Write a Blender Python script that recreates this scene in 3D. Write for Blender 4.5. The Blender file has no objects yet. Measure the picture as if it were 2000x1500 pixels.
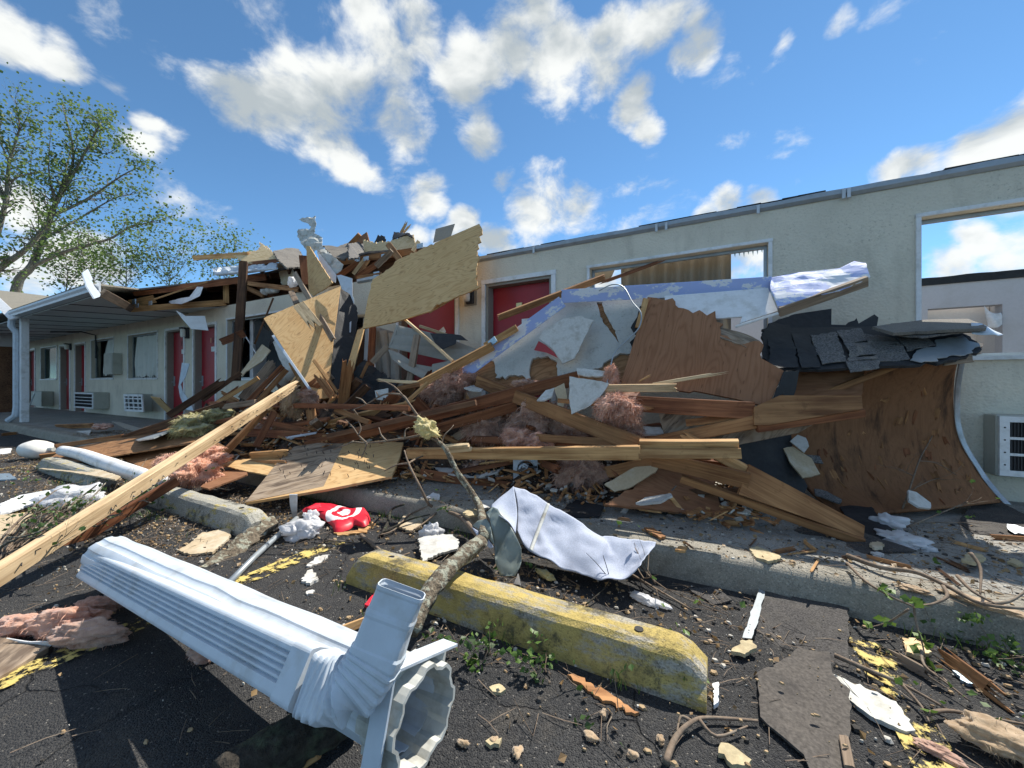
import bpy, bmesh, math, random
from mathutils import Vector, Matrix, noise
from mathutils.geometry import delaunay_2d_cdt
R = math.radians
random.seed(7)
scene = bpy.context.scene
COL = scene.collection

# ---------------------------------------------------------------- camera
# World axes: x runs along the motel wall (to the right), y goes into the building (front wall face is y = 0), z up from the asphalt.
TH = math.atan(1402.0 / 750.0)
SN, CS = math.sin(TH), math.cos(TH)
CAM = Vector((0.0, -4.31, 1.03))
FWD = Vector((-CS, SN, 0)); RGT = Vector((SN, CS, 0)); UP = Vector((0, 0, 1))
cd = bpy.data.cameras.new('camera'); cam = bpy.data.objects.new('camera', cd); COL.objects.link(cam)
cam.matrix_world = Matrix(((RGT.x, UP.x, -FWD.x, CAM.x), (RGT.y, UP.y, -FWD.y, CAM.y), (RGT.z, UP.z, -FWD.z, CAM.z), (0, 0, 0, 1)))
cd.sensor_width = 36.0; cd.lens = 36.0 * 750.0 / 2000.0
cd.clip_start = 0.05; cd.clip_end = 2000
scene.camera = cam

# ---------------------------------------------------------------- light
SUN = Vector((0.33, 1.0, 1.46)).normalized()
SUN_EL = math.asin(SUN.z)
SKY_STRENGTH = 0.15
sun_d = bpy.data.lights.new('sun', 'SUN'); sun_d.energy = 3.5; sun_d.angle = R(0.5); sun_d.color = (1.0, 0.94, 0.84)
sun_o = bpy.data.objects.new('sun', sun_d); COL.objects.link(sun_o); sun_o.location = (0, 0, 30)
sun_o.rotation_euler = SUN.to_track_quat('Z', 'Y').to_euler()
vs = scene.view_settings
vs.view_transform = 'Standard'; vs.look = 'None'; vs.exposure = 1.08; vs.gamma = 1.0; vs.use_curve_mapping = False
scene.render.film_transparent = False
scene.cycles.use_denoising = True
scene.cycles.max_bounces = 6; scene.cycles.diffuse_bounces = 3; scene.cycles.glossy_bounces = 2
scene.cycles.transmission_bounces = 3; scene.cycles.transparent_max_bounces = 6
scene.cycles.caustics_reflective = False; scene.cycles.caustics_refractive = False


def ray(px, py):
    t = (px - 1000.0) / 750.0
    return FWD + RGT * t + UP * ((750.0 - py) / 750.0)


def Yp(px, py, y):
    r = ray(px, py)
    return CAM + r * ((y - CAM.y) / r.y)


def G(px, py, z=0.0):
    r = ray(px, py)
    return CAM + r * ((z - CAM.z) / r.z)


def D(px, py, k):
    return CAM + ray(px, py) * k


def pt(s):
    return s.copy() if isinstance(s, Vector) else Yp(*s)


def m_per_px(p):
    return (p - CAM).dot(FWD) / 750.0


# ---------------------------------------------------------------- sky
world = bpy.data.worlds.new('World'); scene.world = world; world.use_nodes = True
wn = world.node_tree; wn.nodes.clear()


def N(nt, typ, props=None, ins=None):
    n = nt.nodes.new(typ)
    for k, v in (props or {}).items():
        setattr(n, k, v)
    for k, v in (ins or {}).items():
        s = n.inputs[k]
        if hasattr(v, 'is_output'):
            nt.links.new(v, s)
        elif hasattr(v, 'outputs'):
            nt.links.new(v.outputs[0], s)
        else:
            s.default_value = v
    return n


def MATH(nt, op, a, b=None, c=None, clamp=False):
    ins = {0: a}
    if b is not None: ins[1] = b
    if c is not None: ins[2] = c
    return N(nt, 'ShaderNodeMath', {'operation': op, 'use_clamp': clamp}, ins)


def MIXC(nt, f, a, b, blend='MIX'):
    n = N(nt, 'ShaderNodeMix', {'data_type': 'RGBA', 'blend_type': blend})
    for idx, v in ((0, f), (6, a), (7, b)):
        if hasattr(v, 'is_output'): nt.links.new(v, n.inputs[idx])
        elif hasattr(v, 'outputs'): nt.links.new(v.outputs[0], n.inputs[idx])
        else:
            n.inputs[idx].default_value = v if idx == 0 else (tuple(v) + (1,) if len(v) == 3 else v)
    return n.outputs[2]


def MAPR(nt, v, a, b, c=0.0, d=1.0, smooth=False):
    return N(nt, 'ShaderNodeMapRange', {'interpolation_type': 'SMOOTHSTEP' if smooth else 'LINEAR'}, {0: v, 1: a, 2: b, 3: c, 4: d})


def build_sky():
    nt = wn
    sky = N(nt, 'ShaderNodeTexSky', {'sky_type': 'NISHITA', 'sun_disc': False, 'sun_elevation': SUN_EL,
            'sun_rotation': math.atan2(SUN.x, SUN.y), 'altitude': 200.0, 'air_density': 0.55, 'dust_density': 0.0, 'ozone_density': 2.6})
    tc = N(nt, 'ShaderNodeTexCoord')
    d0 = tc.outputs['Generated']
    bw = N(nt, 'ShaderNodeTexNoise', {}, {'Vector': d0, 'Scale': 5.0, 'Detail': 3.0})
    bc = N(nt, 'ShaderNodeVectorMath', {'operation': 'SUBTRACT'}, {0: bw.outputs['Color'], 1: (0.5, 0.5, 0.5)})
    bs = N(nt, 'ShaderNodeVectorMath', {'operation': 'MULTIPLY_ADD'}, {0: bc.outputs[0], 1: (0.11, 0.11, 0.11), 2: d0})
    d = N(nt, 'ShaderNodeVectorMath', {'operation': 'NORMALIZE'}, {0: bs.outputs[0]}).outputs[0]
    blobs = [(470, 200, 85), (560, 215, 120), (650, 255, 100), (700, 180, 100), (760, 110, 90), (820, 60, 80), (640, 150, 80), (725, 20, 60), (690, 320, 60), (780, 215, 80),
             (930, 110, 80), (1000, 60, 85), (1050, 10, 80), (1080, 110, 95), (1180, 105, 95), (1270, 60, 80), (1345, 105, 65), (1250, 195, 65), (1275, 250, 42), (890, 170, 80),
             (940, 250, 60), (1060, 390, 80), (1125, 410, 50), (990, 355, 42), (835, 380, 56), (905, 418, 40), (880, 460, 44), (960, 480, 42), (820, 460, 40),
             (50, 80, 75), (140, 120, 62), (225, 160, 36), (1990, 280, 125), (1890, 305, 70), (1770, 345, 60), (1950, 350, 90), (1440, 398, 55), (1500, 385, 40), (1390, 420, 40),
             (1850, 535, 70), (1960, 505, 80), (1900, 470, 50), (40, 400, 60), (245, 285, 36), (150, 510, 90), (40, 530, 80), (1450, 515, 90), (1180, 550, 60), (1525, 80, 34), (1620, 55, 38), (265, 235, 36)]
    field = None
    for (px, py, r) in blobs:
        c = ray(px, py); ln = c.length; c = c / ln
        ang = r / 750.0 / (ln ** 1.4) * 0.80
        pw_ = 0.72 if r < 40 else 1.0
        dot = N(nt, 'ShaderNodeVectorMath', {'operation': 'DOT_PRODUCT'}, {0: d, 1: tuple(c)})
        m = MAPR(nt, dot.outputs['Value'], math.cos(ang * 1.45), math.cos(ang * 0.1), 0.0, pw_)
        field = m if field is None else MATH(nt, 'SMOOTH_MAX', field, m, 0.15)
    # unseen cloud outside the view, denser than in view to add fill light
    sc = N(nt, 'ShaderNodeVectorMath', {'operation': 'MULTIPLY'}, {0: d0, 1: (1.0, 1.0, 1.6)})
    big = N(nt, 'ShaderNodeTexNoise', {}, {'Vector': sc.outputs[0], 'Scale': 2.2, 'Detail': 3.0, 'Roughness': 0.5})
    infront = N(nt, 'ShaderNodeVectorMath', {'operation': 'DOT_PRODUCT'}, {0: d0, 1: tuple(FWD)})
    outside = MAPR(nt, infront.outputs['Value'], 0.62, 0.35, 0.0, 1.0)
    gen = MATH(nt, 'MULTIPLY', MAPR(nt, big.outputs[0], 0.46, 0.62), outside)
    field = MATH(nt, 'MAXIMUM', field, gen)
    warp = N(nt, 'ShaderNodeTexNoise', {}, {'Vector': d0, 'Scale': 6.0, 'Detail': 2.0})
    wv = N(nt, 'ShaderNodeVectorMath', {'operation': 'MULTIPLY_ADD'}, {0: warp.outputs['Color'], 1: (0.09, 0.09, 0.09), 2: sc.outputs[0]})
    f1 = N(nt, 'ShaderNodeTexNoise', {}, {'Vector': wv.outputs[0], 'Scale': 7.0, 'Detail': 10.0, 'Roughness': 0.6})
    off = N(nt, 'ShaderNodeVectorMath', {'operation': 'ADD'}, {0: wv.outputs[0], 1: tuple(SUN * 0.045)})
    f2 = N(nt, 'ShaderNodeTexNoise', {}, {'Vector': off.outputs[0], 'Scale': 6.0, 'Detail': 4.0, 'Roughness': 0.5})
    dens = MATH(nt, 'ADD', MATH(nt, 'MULTIPLY', field, 0.95), MATH(nt, 'MULTIPLY', MATH(nt, 'SUBTRACT', f1.outputs[0], 0.5), 2.7))
    alpha = MAPR(nt, dens, 0.30, 1.0, 0.0, 1.0, True)
    edge = MATH(nt, 'SUBTRACT', f1.outputs[0], f2.outputs[0])
    shade = MAPR(nt, MATH(nt, 'ADD', MATH(nt, 'MULTIPLY', dens, -0.20), MATH(nt, 'MULTIPLY', edge, 1.3)), -0.36, 0.05, 0.0, 1.0, True)
    ccol = MIXC(nt, shade, (1.6, 1.78, 1.86), (3.2, 3.25, 3.15))
    clear = MIXC(nt, 1.0, sky.outputs[0], (0.57, 0.76, 0.75), 'MULTIPLY')
    final = MIXC(nt, MATH(nt, 'MULTIPLY', alpha, 0.96), clear, ccol)
    bg = N(nt, 'ShaderNodeBackground', {}, {0: final, 1: SKY_STRENGTH})
    N(nt, 'ShaderNodeOutputWorld', {}, {0: bg.outputs[0]})


build_sky()
world.cycles.sampling_method = 'MANUAL'; world.cycles.sample_map_resolution = 512

# ---------------------------------------------------------------- materials
MAT = {}


def new_mat(name):
    m = bpy.data.materials.new(name); m.use_nodes = True
    nt = m.node_tree; nt.nodes.clear()
    b = N(nt, 'ShaderNodeBsdfPrincipled')
    N(nt, 'ShaderNodeOutputMaterial', {}, {0: b.outputs[0]})
    MAT[name] = m
    return nt, b


def objcoord(nt, scale=(1, 1, 1), rnd=6.0):
    tc = N(nt, 'ShaderNodeTexCoord')
    oi = N(nt, 'ShaderNodeObjectInfo')
    r = MATH(nt, 'MULTIPLY', oi.outputs['Random'], rnd)
    add = N(nt, 'ShaderNodeVectorMath', {'operation': 'ADD'}, {0: tc.outputs['Object'], 1: r.outputs[0]})
    mp = N(nt, 'ShaderNodeVectorMath', {'operation': 'MULTIPLY'}, {0: add.outputs[0], 1: scale})
    return mp.outputs[0], oi.outputs['Random'], tc.outputs['Object']


def noise_n(nt, v, scale, detail=4.0, rough=0.55, dist=0.0):
    return N(nt, 'ShaderNodeTexNoise', {}, {'Vector': v, 'Scale': scale, 'Detail': detail, 'Roughness': rough, 'Distortion': dist}).outputs[0]


def bump(nt, b, h, strength=0.3, dist=0.01):
    n = N(nt, 'ShaderNodeBump', {}, {'Height': h, 'Strength': strength, 'Distance': dist})
    nt.links.new(n.outputs[0], b.inputs['Normal'])


def mat_wood(name, dark, light, var=0.35, rough=0.75):
    nt, b = new_mat(name)
    v, rnd, raw = objcoord(nt, (1.6, 34, 34))
    g1 = noise_n(nt, v, 1.0, 5, 0.6, 0.6)
    v2, _, _ = objcoord(nt, (3, 3, 3))
    g2 = noise_n(nt, v2, 1.2, 3, 0.5)
    f = MATH(nt, 'ADD', MATH(nt, 'MULTIPLY', g1, 0.75), MATH(nt, 'MULTIPLY', g2, 0.35))
    col = MIXC(nt, MAPR(nt, f, 0.42, 0.66), tuple(c * .85 for c in dark), light)
    vk = N(nt, 'ShaderNodeTexVoronoi', {}, {'Vector': objcoord(nt, (2.2, 9, 9))[0], 'Scale': 1.0})
    col = MIXC(nt, MAPR(nt, vk.outputs[0], 0.10, 0.03, 0.0, 0.6), col, tuple(c * 0.35 for c in dark))
    st = noise_n(nt, v2, 4.0, 4, 0.65)
    col = MIXC(nt, MAPR(nt, st, 0.60, 0.74, 0.0, 0.55), col, tuple(c * 0.45 for c in dark))
    val = MAPR(nt, rnd, 0.0, 1.0, 1.0 - var, 1.0 + var)
    hs = N(nt, 'ShaderNodeHueSaturation', {}, {'Color': col, 'Value': val.outputs[0]})
    nt.links.new(hs.outputs[0], b.inputs['Base Color'])
    b.inputs['Roughness'].default_value = rough
    b.inputs['Specular IOR Level'].default_value = 0.25
    bump(nt, b, g1, 0.5, 0.004)


def mat_ply(name, dark, light, knot, var=0.15, worn=None, worn_amt=0.0, upright=False, ring=0.5, marks=1.0):
    nt, b = new_mat(name)

    def objcoord(nt, sc=(1, 1, 1)):
        tc = N(nt, 'ShaderNodeTexCoord'); oi = N(nt, 'ShaderNodeObjectInfo')
        src = tc.outputs['Object']
        if upright:
            sp = N(nt, 'ShaderNodeSeparateXYZ', {}, {0: src})
            src = N(nt, 'ShaderNodeCombineXYZ', {}, {0: sp.outputs[2], 1: sp.outputs[0], 2: sp.outputs[1]}).outputs[0]
        r = MATH(nt, 'MULTIPLY', oi.outputs['Random'], 6.0)
        add = N(nt, 'ShaderNodeVectorMath', {'operation': 'ADD'}, {0: src, 1: r.outputs[0]})
        mp = N(nt, 'ShaderNodeVectorMath', {'operation': 'MULTIPLY'}, {0: add.outputs[0], 1: sc})
        return mp.outputs[0], oi.outputs['Random'], src
    v, rnd, raw = objcoord(nt, (1, 1, 1))
    vs_ = objcoord(nt, (0.8, 3.4, 1.0))[0]
    wob = noise_n(nt, vs_, 1.3, 2.5, 0.45)
    ph = MATH(nt, 'MULTIPLY', wob, 120.0)
    bands = MATH(nt, 'MULTIPLY_ADD', MATH(nt, 'SINE', ph), 0.5, 0.5)
    bands = MATH(nt, 'POWER', bands, 2.6)
    fine = noise_n(nt, objcoord(nt, (5, 120, 120))[0], 1.0, 4, 0.6)
    f = MATH(nt, 'ADD', MATH(nt, 'MULTIPLY', bands, ring), MATH(nt, 'MULTIPLY', fine, 0.62))
    col = MIXC(nt, MAPR(nt, f, 0.18, 0.95), light, dark)
    vk = N(nt, 'ShaderNodeTexVoronoi', {}, {'Vector': objcoord(nt, (3.2, 6.5, 3.0))[0], 'Scale': 1.0})
    col = MIXC(nt, MAPR(nt, vk.outputs[0], 0.17, 0.05, 0.0, 0.6 * marks), col, knot)
    # short dark checks along the grain
    vc = N(nt, 'ShaderNodeTexVoronoi', {}, {'Vector': objcoord(nt, (7, 38, 7))[0], 'Scale': 1.0})
    col = MIXC(nt, MAPR(nt, vc.outputs[0], 0.16, 0.07, 0.0, 0.8 * marks), col, tuple(c * 0.4 for c in knot))
    big = noise_n(nt, v, 1.6, 4, 0.6)
    col = MIXC(nt, MAPR(nt, big, 0.45, 0.75, 0.0, 0.45), col, dark)
    if worn:
        wv = noise_n(nt, objcoord(nt, (1.0, 4.5, 1))[0], 2.2, 5, 0.65)
        col = MIXC(nt, MAPR(nt, wv, 0.62 - worn_amt, 0.74 - worn_amt, 0, 0.85), col, worn)
    val = MAPR(nt, rnd, 0.0, 1.0, 1.0 - var, 1.0 + var)
    hs = N(nt, 'ShaderNodeHueSaturation', {}, {'Color': col, 'Value': val.outputs[0]})
    nt.links.new(hs.outputs[0], b.inputs['Base Color'])
    b.inputs['Roughness'].default_value = 0.8
    b.inputs['Specular IOR Level'].default_value = 0.2
    bump(nt, b, MATH(nt, 'ADD', fine, MATH(nt, 'MULTIPLY', vc.outputs[0], 0.6)), 0.45, 0.004)


def mat_plain(name, col, rough=0.6, var=0.12, dirt=None, dirt_amt=0.5, scale=5.0, bumpy=0.2, bscale=40.0, bdist=0.004, metallic=0.0, spec=0.4, lo=0.5, hi=0.72):
    nt, b = new_mat(name)
    v, rnd, raw = objcoord(nt)
    n1 = noise_n(nt, v, scale, 6, 0.62)
    n2 = noise_n(nt, v, bscale, 4, 0.6)
    c = MIXC(nt, MAPR(nt, n2, 0.3, 0.7), tuple(x * (1 - var) for x in col), tuple(min(1, x * (1 + var)) for x in col))
    if dirt:
        c = MIXC(nt, MAPR(nt, n1, lo, hi, 0, dirt_amt), c, dirt)
    nt.links.new(c, b.inputs['Base Color'])
    b.inputs['Roughness'].default_value = rough
    b.inputs['Metallic'].default_value = metallic
    b.inputs['Specular IOR Level'].default_value = spec
    if bumpy:
        bump(nt, b, n2, bumpy, bdist)
    return nt, b


mat_wood('wood_tan', (0.33, 0.165, 0.065), (0.60, 0.365, 0.165), 0.15)
mat_wood('wood_pale', (0.42, 0.28, 0.15), (0.70, 0.53, 0.32), 0.12)
mat_wood('wood_mid', (0.19, 0.08, 0.032), (0.40, 0.205, 0.088), 0.22)
mat_wood('wood_red', (0.125, 0.043, 0.02), (0.27, 0.11, 0.05), 0.25)
mat_wood('wood_dark', (0.065, 0.032, 0.019), (0.15, 0.078, 0.042), 0.3)
mat_wood('wood_grey', (0.17, 0.125, 0.09), (0.33, 0.25, 0.18), 0.2)
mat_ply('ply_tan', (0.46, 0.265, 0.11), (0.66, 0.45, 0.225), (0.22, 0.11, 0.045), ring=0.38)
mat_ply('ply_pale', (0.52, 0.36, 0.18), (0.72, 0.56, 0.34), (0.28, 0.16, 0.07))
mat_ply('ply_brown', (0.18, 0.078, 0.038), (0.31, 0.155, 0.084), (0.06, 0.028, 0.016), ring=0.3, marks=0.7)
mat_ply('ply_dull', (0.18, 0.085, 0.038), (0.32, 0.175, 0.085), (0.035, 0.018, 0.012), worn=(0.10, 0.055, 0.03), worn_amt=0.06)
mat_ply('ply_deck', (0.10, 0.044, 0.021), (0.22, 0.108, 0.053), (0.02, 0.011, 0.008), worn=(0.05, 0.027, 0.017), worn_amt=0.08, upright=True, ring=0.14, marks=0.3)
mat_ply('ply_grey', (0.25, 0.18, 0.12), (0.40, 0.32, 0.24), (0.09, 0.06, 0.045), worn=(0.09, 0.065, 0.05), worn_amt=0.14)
mat_plain('white_paint', (0.72, 0.73, 0.74), 0.5, 0.06, (0.36, 0.35, 0.30), 0.6, 7.0, 0.08, 30)
mat_plain('white_metal', (0.52, 0.58, 0.645), 0.42, 0.05, (0.30, 0.29, 0.25), 0.6, 10.0, 0.10, 14, spec=0.4, lo=0.50, hi=0.80)
mat_plain('dirty_white', (0.50, 0.51, 0.48), 0.6, 0.08, (0.22, 0.20, 0.15), 0.75, 9.0, 0.2, 40, lo=0.48, hi=0.66)
mat_plain('drywall', (0.54, 0.535, 0.51), 0.85, 0.10, (0.26, 0.23, 0.18), 0.7, 11.0, 0.35, 60)
mat_plain('drywall_paper', (0.45, 0.36, 0.24), 0.85, 0.1, (0.62, 0.58, 0.48), 0.7, 7.0, 0.25, 60)
mat_plain('cream_foam', (0.46, 0.38, 0.23), 0.85, 0.2, (0.28, 0.20, 0.11), 0.75, 16.0, 0.5, 50)
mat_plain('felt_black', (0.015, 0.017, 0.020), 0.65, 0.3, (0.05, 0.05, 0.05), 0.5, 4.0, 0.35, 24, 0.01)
mat_plain('shingle', (0.12, 0.115, 0.112), 0.92, 0.75, (0.26, 0.23, 0.19), 0.6, 9.0, 0.8, 100, 0.004, lo=0.52, hi=0.68)
mat_plain('shingle_old', (0.17, 0.155, 0.135), 0.92, 0.55, (0.07, 0.065, 0.06), 0.6, 5.0, 0.6, 230, 0.003)
mat_plain('shingle_dark', (0.058, 0.054, 0.052), 0.92, 0.8, (0.11, 0.10, 0.085), 0.5, 9.0, 0.9, 150, 0.004)
mat_plain('siding', (0.27, 0.255, 0.22), 0.55, 0.06, (0.23, 0.21, 0.17), 0.5, 5.0, 0.1, 30)
mat_plain('metal_grey', (0.36, 0.40, 0.43), 0.38, 0.06, (0.20, 0.21, 0.21), 0.5, 6.0, 0.1, 20, metallic=0.4)
mat_plain('galv', (0.42, 0.46, 0.50), 0.45, 0.12, (0.28, 0.31, 0.33), 0.6, 14.0, 0.1, 20, metallic=0.7)
mat_plain('dark_metal', (0.03, 0.03, 0.035), 0.5, 0.2, None, 0, 5, 0.1, 30)
mat_plain('bark', (0.13, 0.105, 0.075), 0.95, 0.6, (0.34, 0.35, 0.28), 0.85, 26.0, 1.0, 60, 0.015, lo=0.5, hi=0.58)
mat_plain('bark_dark', (0.035, 0.030, 0.024), 0.95, 0.6, (0.07, 0.085, 0.05), 0.8, 16.0, 1.0, 40, 0.02, lo=0.5, hi=0.64)
mat_plain('twig', (0.17, 0.125, 0.09), 0.85, 0.3, (0.33, 0.29, 0.23), 0.6, 9.0, 0.3, 60)
mat_plain('red_door', (0.32, 0.014, 0.024), 0.42, 0.06, (0.18, 0.010, 0.016), 0.5, 2.5, 0.06, 20)
mat_plain('red_cloth', (0.62, 0.012, 0.035), 0.6, 0.08, None, 0, 5, 0.1, 90)
mat_plain('curtain', (0.60, 0.61, 0.57), 0.9, 0.06, (0.42, 0.43, 0.40), 0.5, 3.0, 0.2, 120)
mat_plain('drape_tan', (0.24, 0.21, 0.165), 0.9, 0.08, (0.22, 0.18, 0.13), 0.5, 4.0, 0.2, 120)
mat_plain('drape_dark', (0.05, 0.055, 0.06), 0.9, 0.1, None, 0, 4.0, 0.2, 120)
mat_plain('box_beige', (0.43, 0.43, 0.38), 0.6, 0.05, (0.25, 0.24, 0.20), 0.45, 4.0, 0.1, 30)
mat_plain('plate_blue', (0.33, 0.42, 0.50), 0.4, 0.2, (0.18, 0.2, 0.22), 0.6, 30, 0.3, 80, metallic=0.6)
mat_plain('brass', (0.60, 0.46, 0.22), 0.35, 0.05, None, 0, 3, 0, 10, metallic=0.6)
mat_plain('ghost', (0.10, 0.035, 0.03), 0.6, 0.1, None, 0, 3, 0, 10)
mat_plain('black', (0.012, 0.012, 0.014), 0.5, 0.1, None, 0, 3, 0, 10)
mat_plain('interior_wall', (0.52, 0.51, 0.52), 0.85, 0.04, (0.38, 0.36, 0.33), 0.4, 2.0, 0.08, 30)
mat_plain('niche_wall', (0.62, 0.60, 0.58), 0.85, 0.04, None, 0.4, 2.0, 0.08, 30)
mat_plain('soffit', (0.58, 0.62, 0.62), 0.7, 0.05, (0.28, 0.29, 0.27), 0.4, 2.0, 0.08, 30)
mat_plain('vinyl_face', (0.20, 0.24, 0.225), 0.35, 0.05, (0.12, 0.14, 0.14), 0.4, 4.0, 0.1, 60)
mat_plain('vinyl_felt', (0.39, 0.43, 0.53), 0.95, 0.16, (0.29, 0.32, 0.41), 0.5, 5.0, 0.3, 160)
mat_plain('globe', (0.74, 0.73, 0.68), 0.4, 0.05, (0.55, 0.53, 0.47), 0.4, 6, 0.05, 30)
mat_plain('crumb_white', (0.50, 0.48, 0.43), 0.9, 0.2, (0.45, 0.40, 0.32), 0.6, 6, 0, 30)
mat_plain('crumb_dark', (0.05, 0.046, 0.042), 0.9, 0.4, (0.12, 0.09, 0.06), 0.6, 8, 0, 30)
mat_plain('crumb_tan', (0.36, 0.26, 0.15), 0.9, 0.35, (0.20, 0.12, 0.06), 0.7, 8, 0, 30)
mat_plain('rubble', (0.065, 0.043, 0.032), 0.95, 0.7, (0.18, 0.12, 0.08), 0.6, 9, 1.0, 30, 0.03)
mat_plain('roof_shingle', (0.20, 0.185, 0.15), 0.92, 0.35, (0.13, 0.12, 0.10), 0.6, 3, 0.6, 40, 0.01)


def mat_leaf(name, a, b_, trans=0.25):
    nt, b = new_mat(name)
    v, rnd, raw = objcoord(nt)
    n1 = noise_n(nt, v, 1.3, 3)
    n2 = noise_n(nt, v, 14.0, 2)
    c = MIXC(nt, MAPR(nt, MATH(nt, 'ADD', MATH(nt, 'MULTIPLY', n1, 0.6), MATH(nt, 'MULTIPLY', n2, 0.4)), 0.35, 0.65), a, b_)
    nt.links.new(c, b.inputs['Base Color']); b.inputs['Roughness'].default_value = 0.5
    tr = N(nt, 'ShaderNodeBsdfTranslucent', {}, {0: c})
    mx = N(nt, 'ShaderNodeMixShader', {}, {0: trans, 1: b.outputs[0], 2: tr.outputs[0]})
    out = [n for n in nt.nodes if n.type == 'OUTPUT_MATERIAL'][0]
    nt.links.new(mx.outputs[0], out.inputs[0])


mat_leaf('leaf', (0.028, 0.062, 0.018), (0.075, 0.145, 0.032), 0.35)
mat_leaf('leaf_fresh', (0.05, 0.11, 0.02), (0.13, 0.22, 0.04), 0.3)
mat_leaf('leaf_dry', (0.16, 0.09, 0.04), (0.36, 0.24, 0.11), 0.2)


def mat_plastic(name, col):
    nt, b = new_mat(name)
    b.inputs['Base Color'].default_value = col + (1,)
    b.inputs['Roughness'].default_value = 0.3
    v, rnd, raw = objcoord(nt)
    bump(nt, b, noise_n(nt, v, 24, 4, 0.6), 0.5, 0.01)
    tr = N(nt, 'ShaderNodeBsdfTranslucent', {}, {0: col + (1,)})
    mx = N(nt, 'ShaderNodeMixShader', {}, {0: 0.35, 1: b.outputs[0], 2: tr.outputs[0]})
    tp = N(nt, 'ShaderNodeBsdfTransparent')
    mx2 = N(nt, 'ShaderNodeMixShader', {}, {0: 0.12, 1: mx.outputs[0], 2: tp.outputs[0]})
    out = [n for n in nt.nodes if n.type == 'OUTPUT_MATERIAL'][0]
    nt.links.new(mx2.outputs[0], out.inputs[0])


mat_plastic('bag_white', (0.80, 0.81, 0.84))


def mat_fluff(name, dark, light, tip):
    nt, b = new_mat(name)
    v, rnd, raw = objcoord(nt)
    n1 = noise_n(nt, v, 7.0, 6, 0.65, 0.8)
    n2 = noise_n(nt, v, 38.0, 5, 0.7, 1.5)
    c = MIXC(nt, MAPR(nt, n1, 0.34, 0.66), dark, light)
    c = MIXC(nt, MAPR(nt, n2, 0.46, 0.72, 0, 0.6), c, tip)
    nt.links.new(c, b.inputs['Base Color'])
    b.inputs['Roughness'].default_value = 1.0; b.inputs['Specular IOR Level'].default_value = 0.02
    b.inputs['Sheen Weight'].default_value = 0.5; b.inputs['Sheen Roughness'].default_value = 0.6
    bump(nt, b, n2, 0.45, 0.008)
    tr = N(nt, 'ShaderNodeBsdfTranslucent', {}, {0: c})
    mx = N(nt, 'ShaderNodeMixShader', {}, {0: 0.25, 1: b.outputs[0], 2: tr.outputs[0]})
    out = [x for x in nt.nodes if x.type == 'OUTPUT_MATERIAL'][0]
    nt.links.new(mx.outputs[0], out.inputs[0])


mat_fluff('fluff_pink', (0.50, 0.23, 0.15), (0.76, 0.44, 0.31), (0.86, 0.62, 0.48))
mat_fluff('fluff_dusty', (0.36, 0.185, 0.125), (0.64, 0.40, 0.29), (0.76, 0.55, 0.43))
mat_fluff('fluff_orange', (0.60, 0.26, 0.15), (0.82, 0.46, 0.31), (0.86, 0.62, 0.47))
mat_fluff('fluff_yellow', (0.55, 0.43, 0.16), (0.76, 0.66, 0.30), (0.84, 0.77, 0.45))
mat_fluff('fluff_olive', (0.26, 0.23, 0.09), (0.45, 0.41, 0.18), (0.52, 0.48, 0.25))
mat_fluff('fluff_straw', (0.36, 0.24, 0.13), (0.58, 0.42, 0.26), (0.70, 0.56, 0.38))


def mat_stucco(name, base, dark):
    nt, b = new_mat(name)
    v, rnd, raw = objcoord(nt, (1, 1, 1), 0)
    n1 = noise_n(nt, v, 1.4, 6, 0.65)
    n2 = noise_n(nt, v, 55.0, 4, 0.65)
    n3 = noise_n(nt, v, 9.0, 8, 0.75)
    vor = N(nt, 'ShaderNodeTexVoronoi', {'feature': 'F1'}, {'Vector': v, 'Scale': 48.0})
    c = MIXC(nt, MAPR(nt, n1, 0.35, 0.7), base, tuple(x * 0.86 for x in base))
    c = MIXC(nt, MAPR(nt, MATH(nt, 'MULTIPLY', n2, n3), 0.30, 0.40, 0, 0.55), c, dark)
    c = MIXC(nt, MAPR(nt, vor.outputs[0], 0.25, 0.02, 0, 0.25), c, dark)
    sp = N(nt, 'ShaderNodeVectorMath', {'operation': 'MULTIPLY'}, {0: v, 1: (1.0, 1.0, 0.35)})
    pk = MATH(nt, 'MULTIPLY', MAPR(nt, noise_n(nt, v, 38.0, 5, 0.75), 0.56, 0.66), MAPR(nt, noise_n(nt, v, 1.1, 4, 0.6), 0.50, 0.66))
    st = MATH(nt, 'MULTIPLY', MAPR(nt, noise_n(nt, sp.outputs[0], 5.0, 6, 0.65), 0.52, 0.75), 0.35)
    c = MIXC(nt, MATH(nt, 'MAXIMUM', MATH(nt, 'MULTIPLY', pk, 0.75), st), c, tuple(x * .55 for x in dark))
    nt.links.new(c, b.inputs['Base Color'])
    b.inputs['Roughness'].default_value = 0.95; b.inputs['Specular IOR Level'].default_value = 0.15
    bump(nt, b, MATH(nt, 'ADD', n2, MATH(nt, 'MULTIPLY', vor.outputs[0], 0.8)), 0.6, 0.008)


mat_stucco('stucco', (0.71, 0.655, 0.54), (0.40, 0.365, 0.30))
mat_stucco('stucco_broken', (0.47, 0.47, 0.44), (0.15, 0.145, 0.125))


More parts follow.
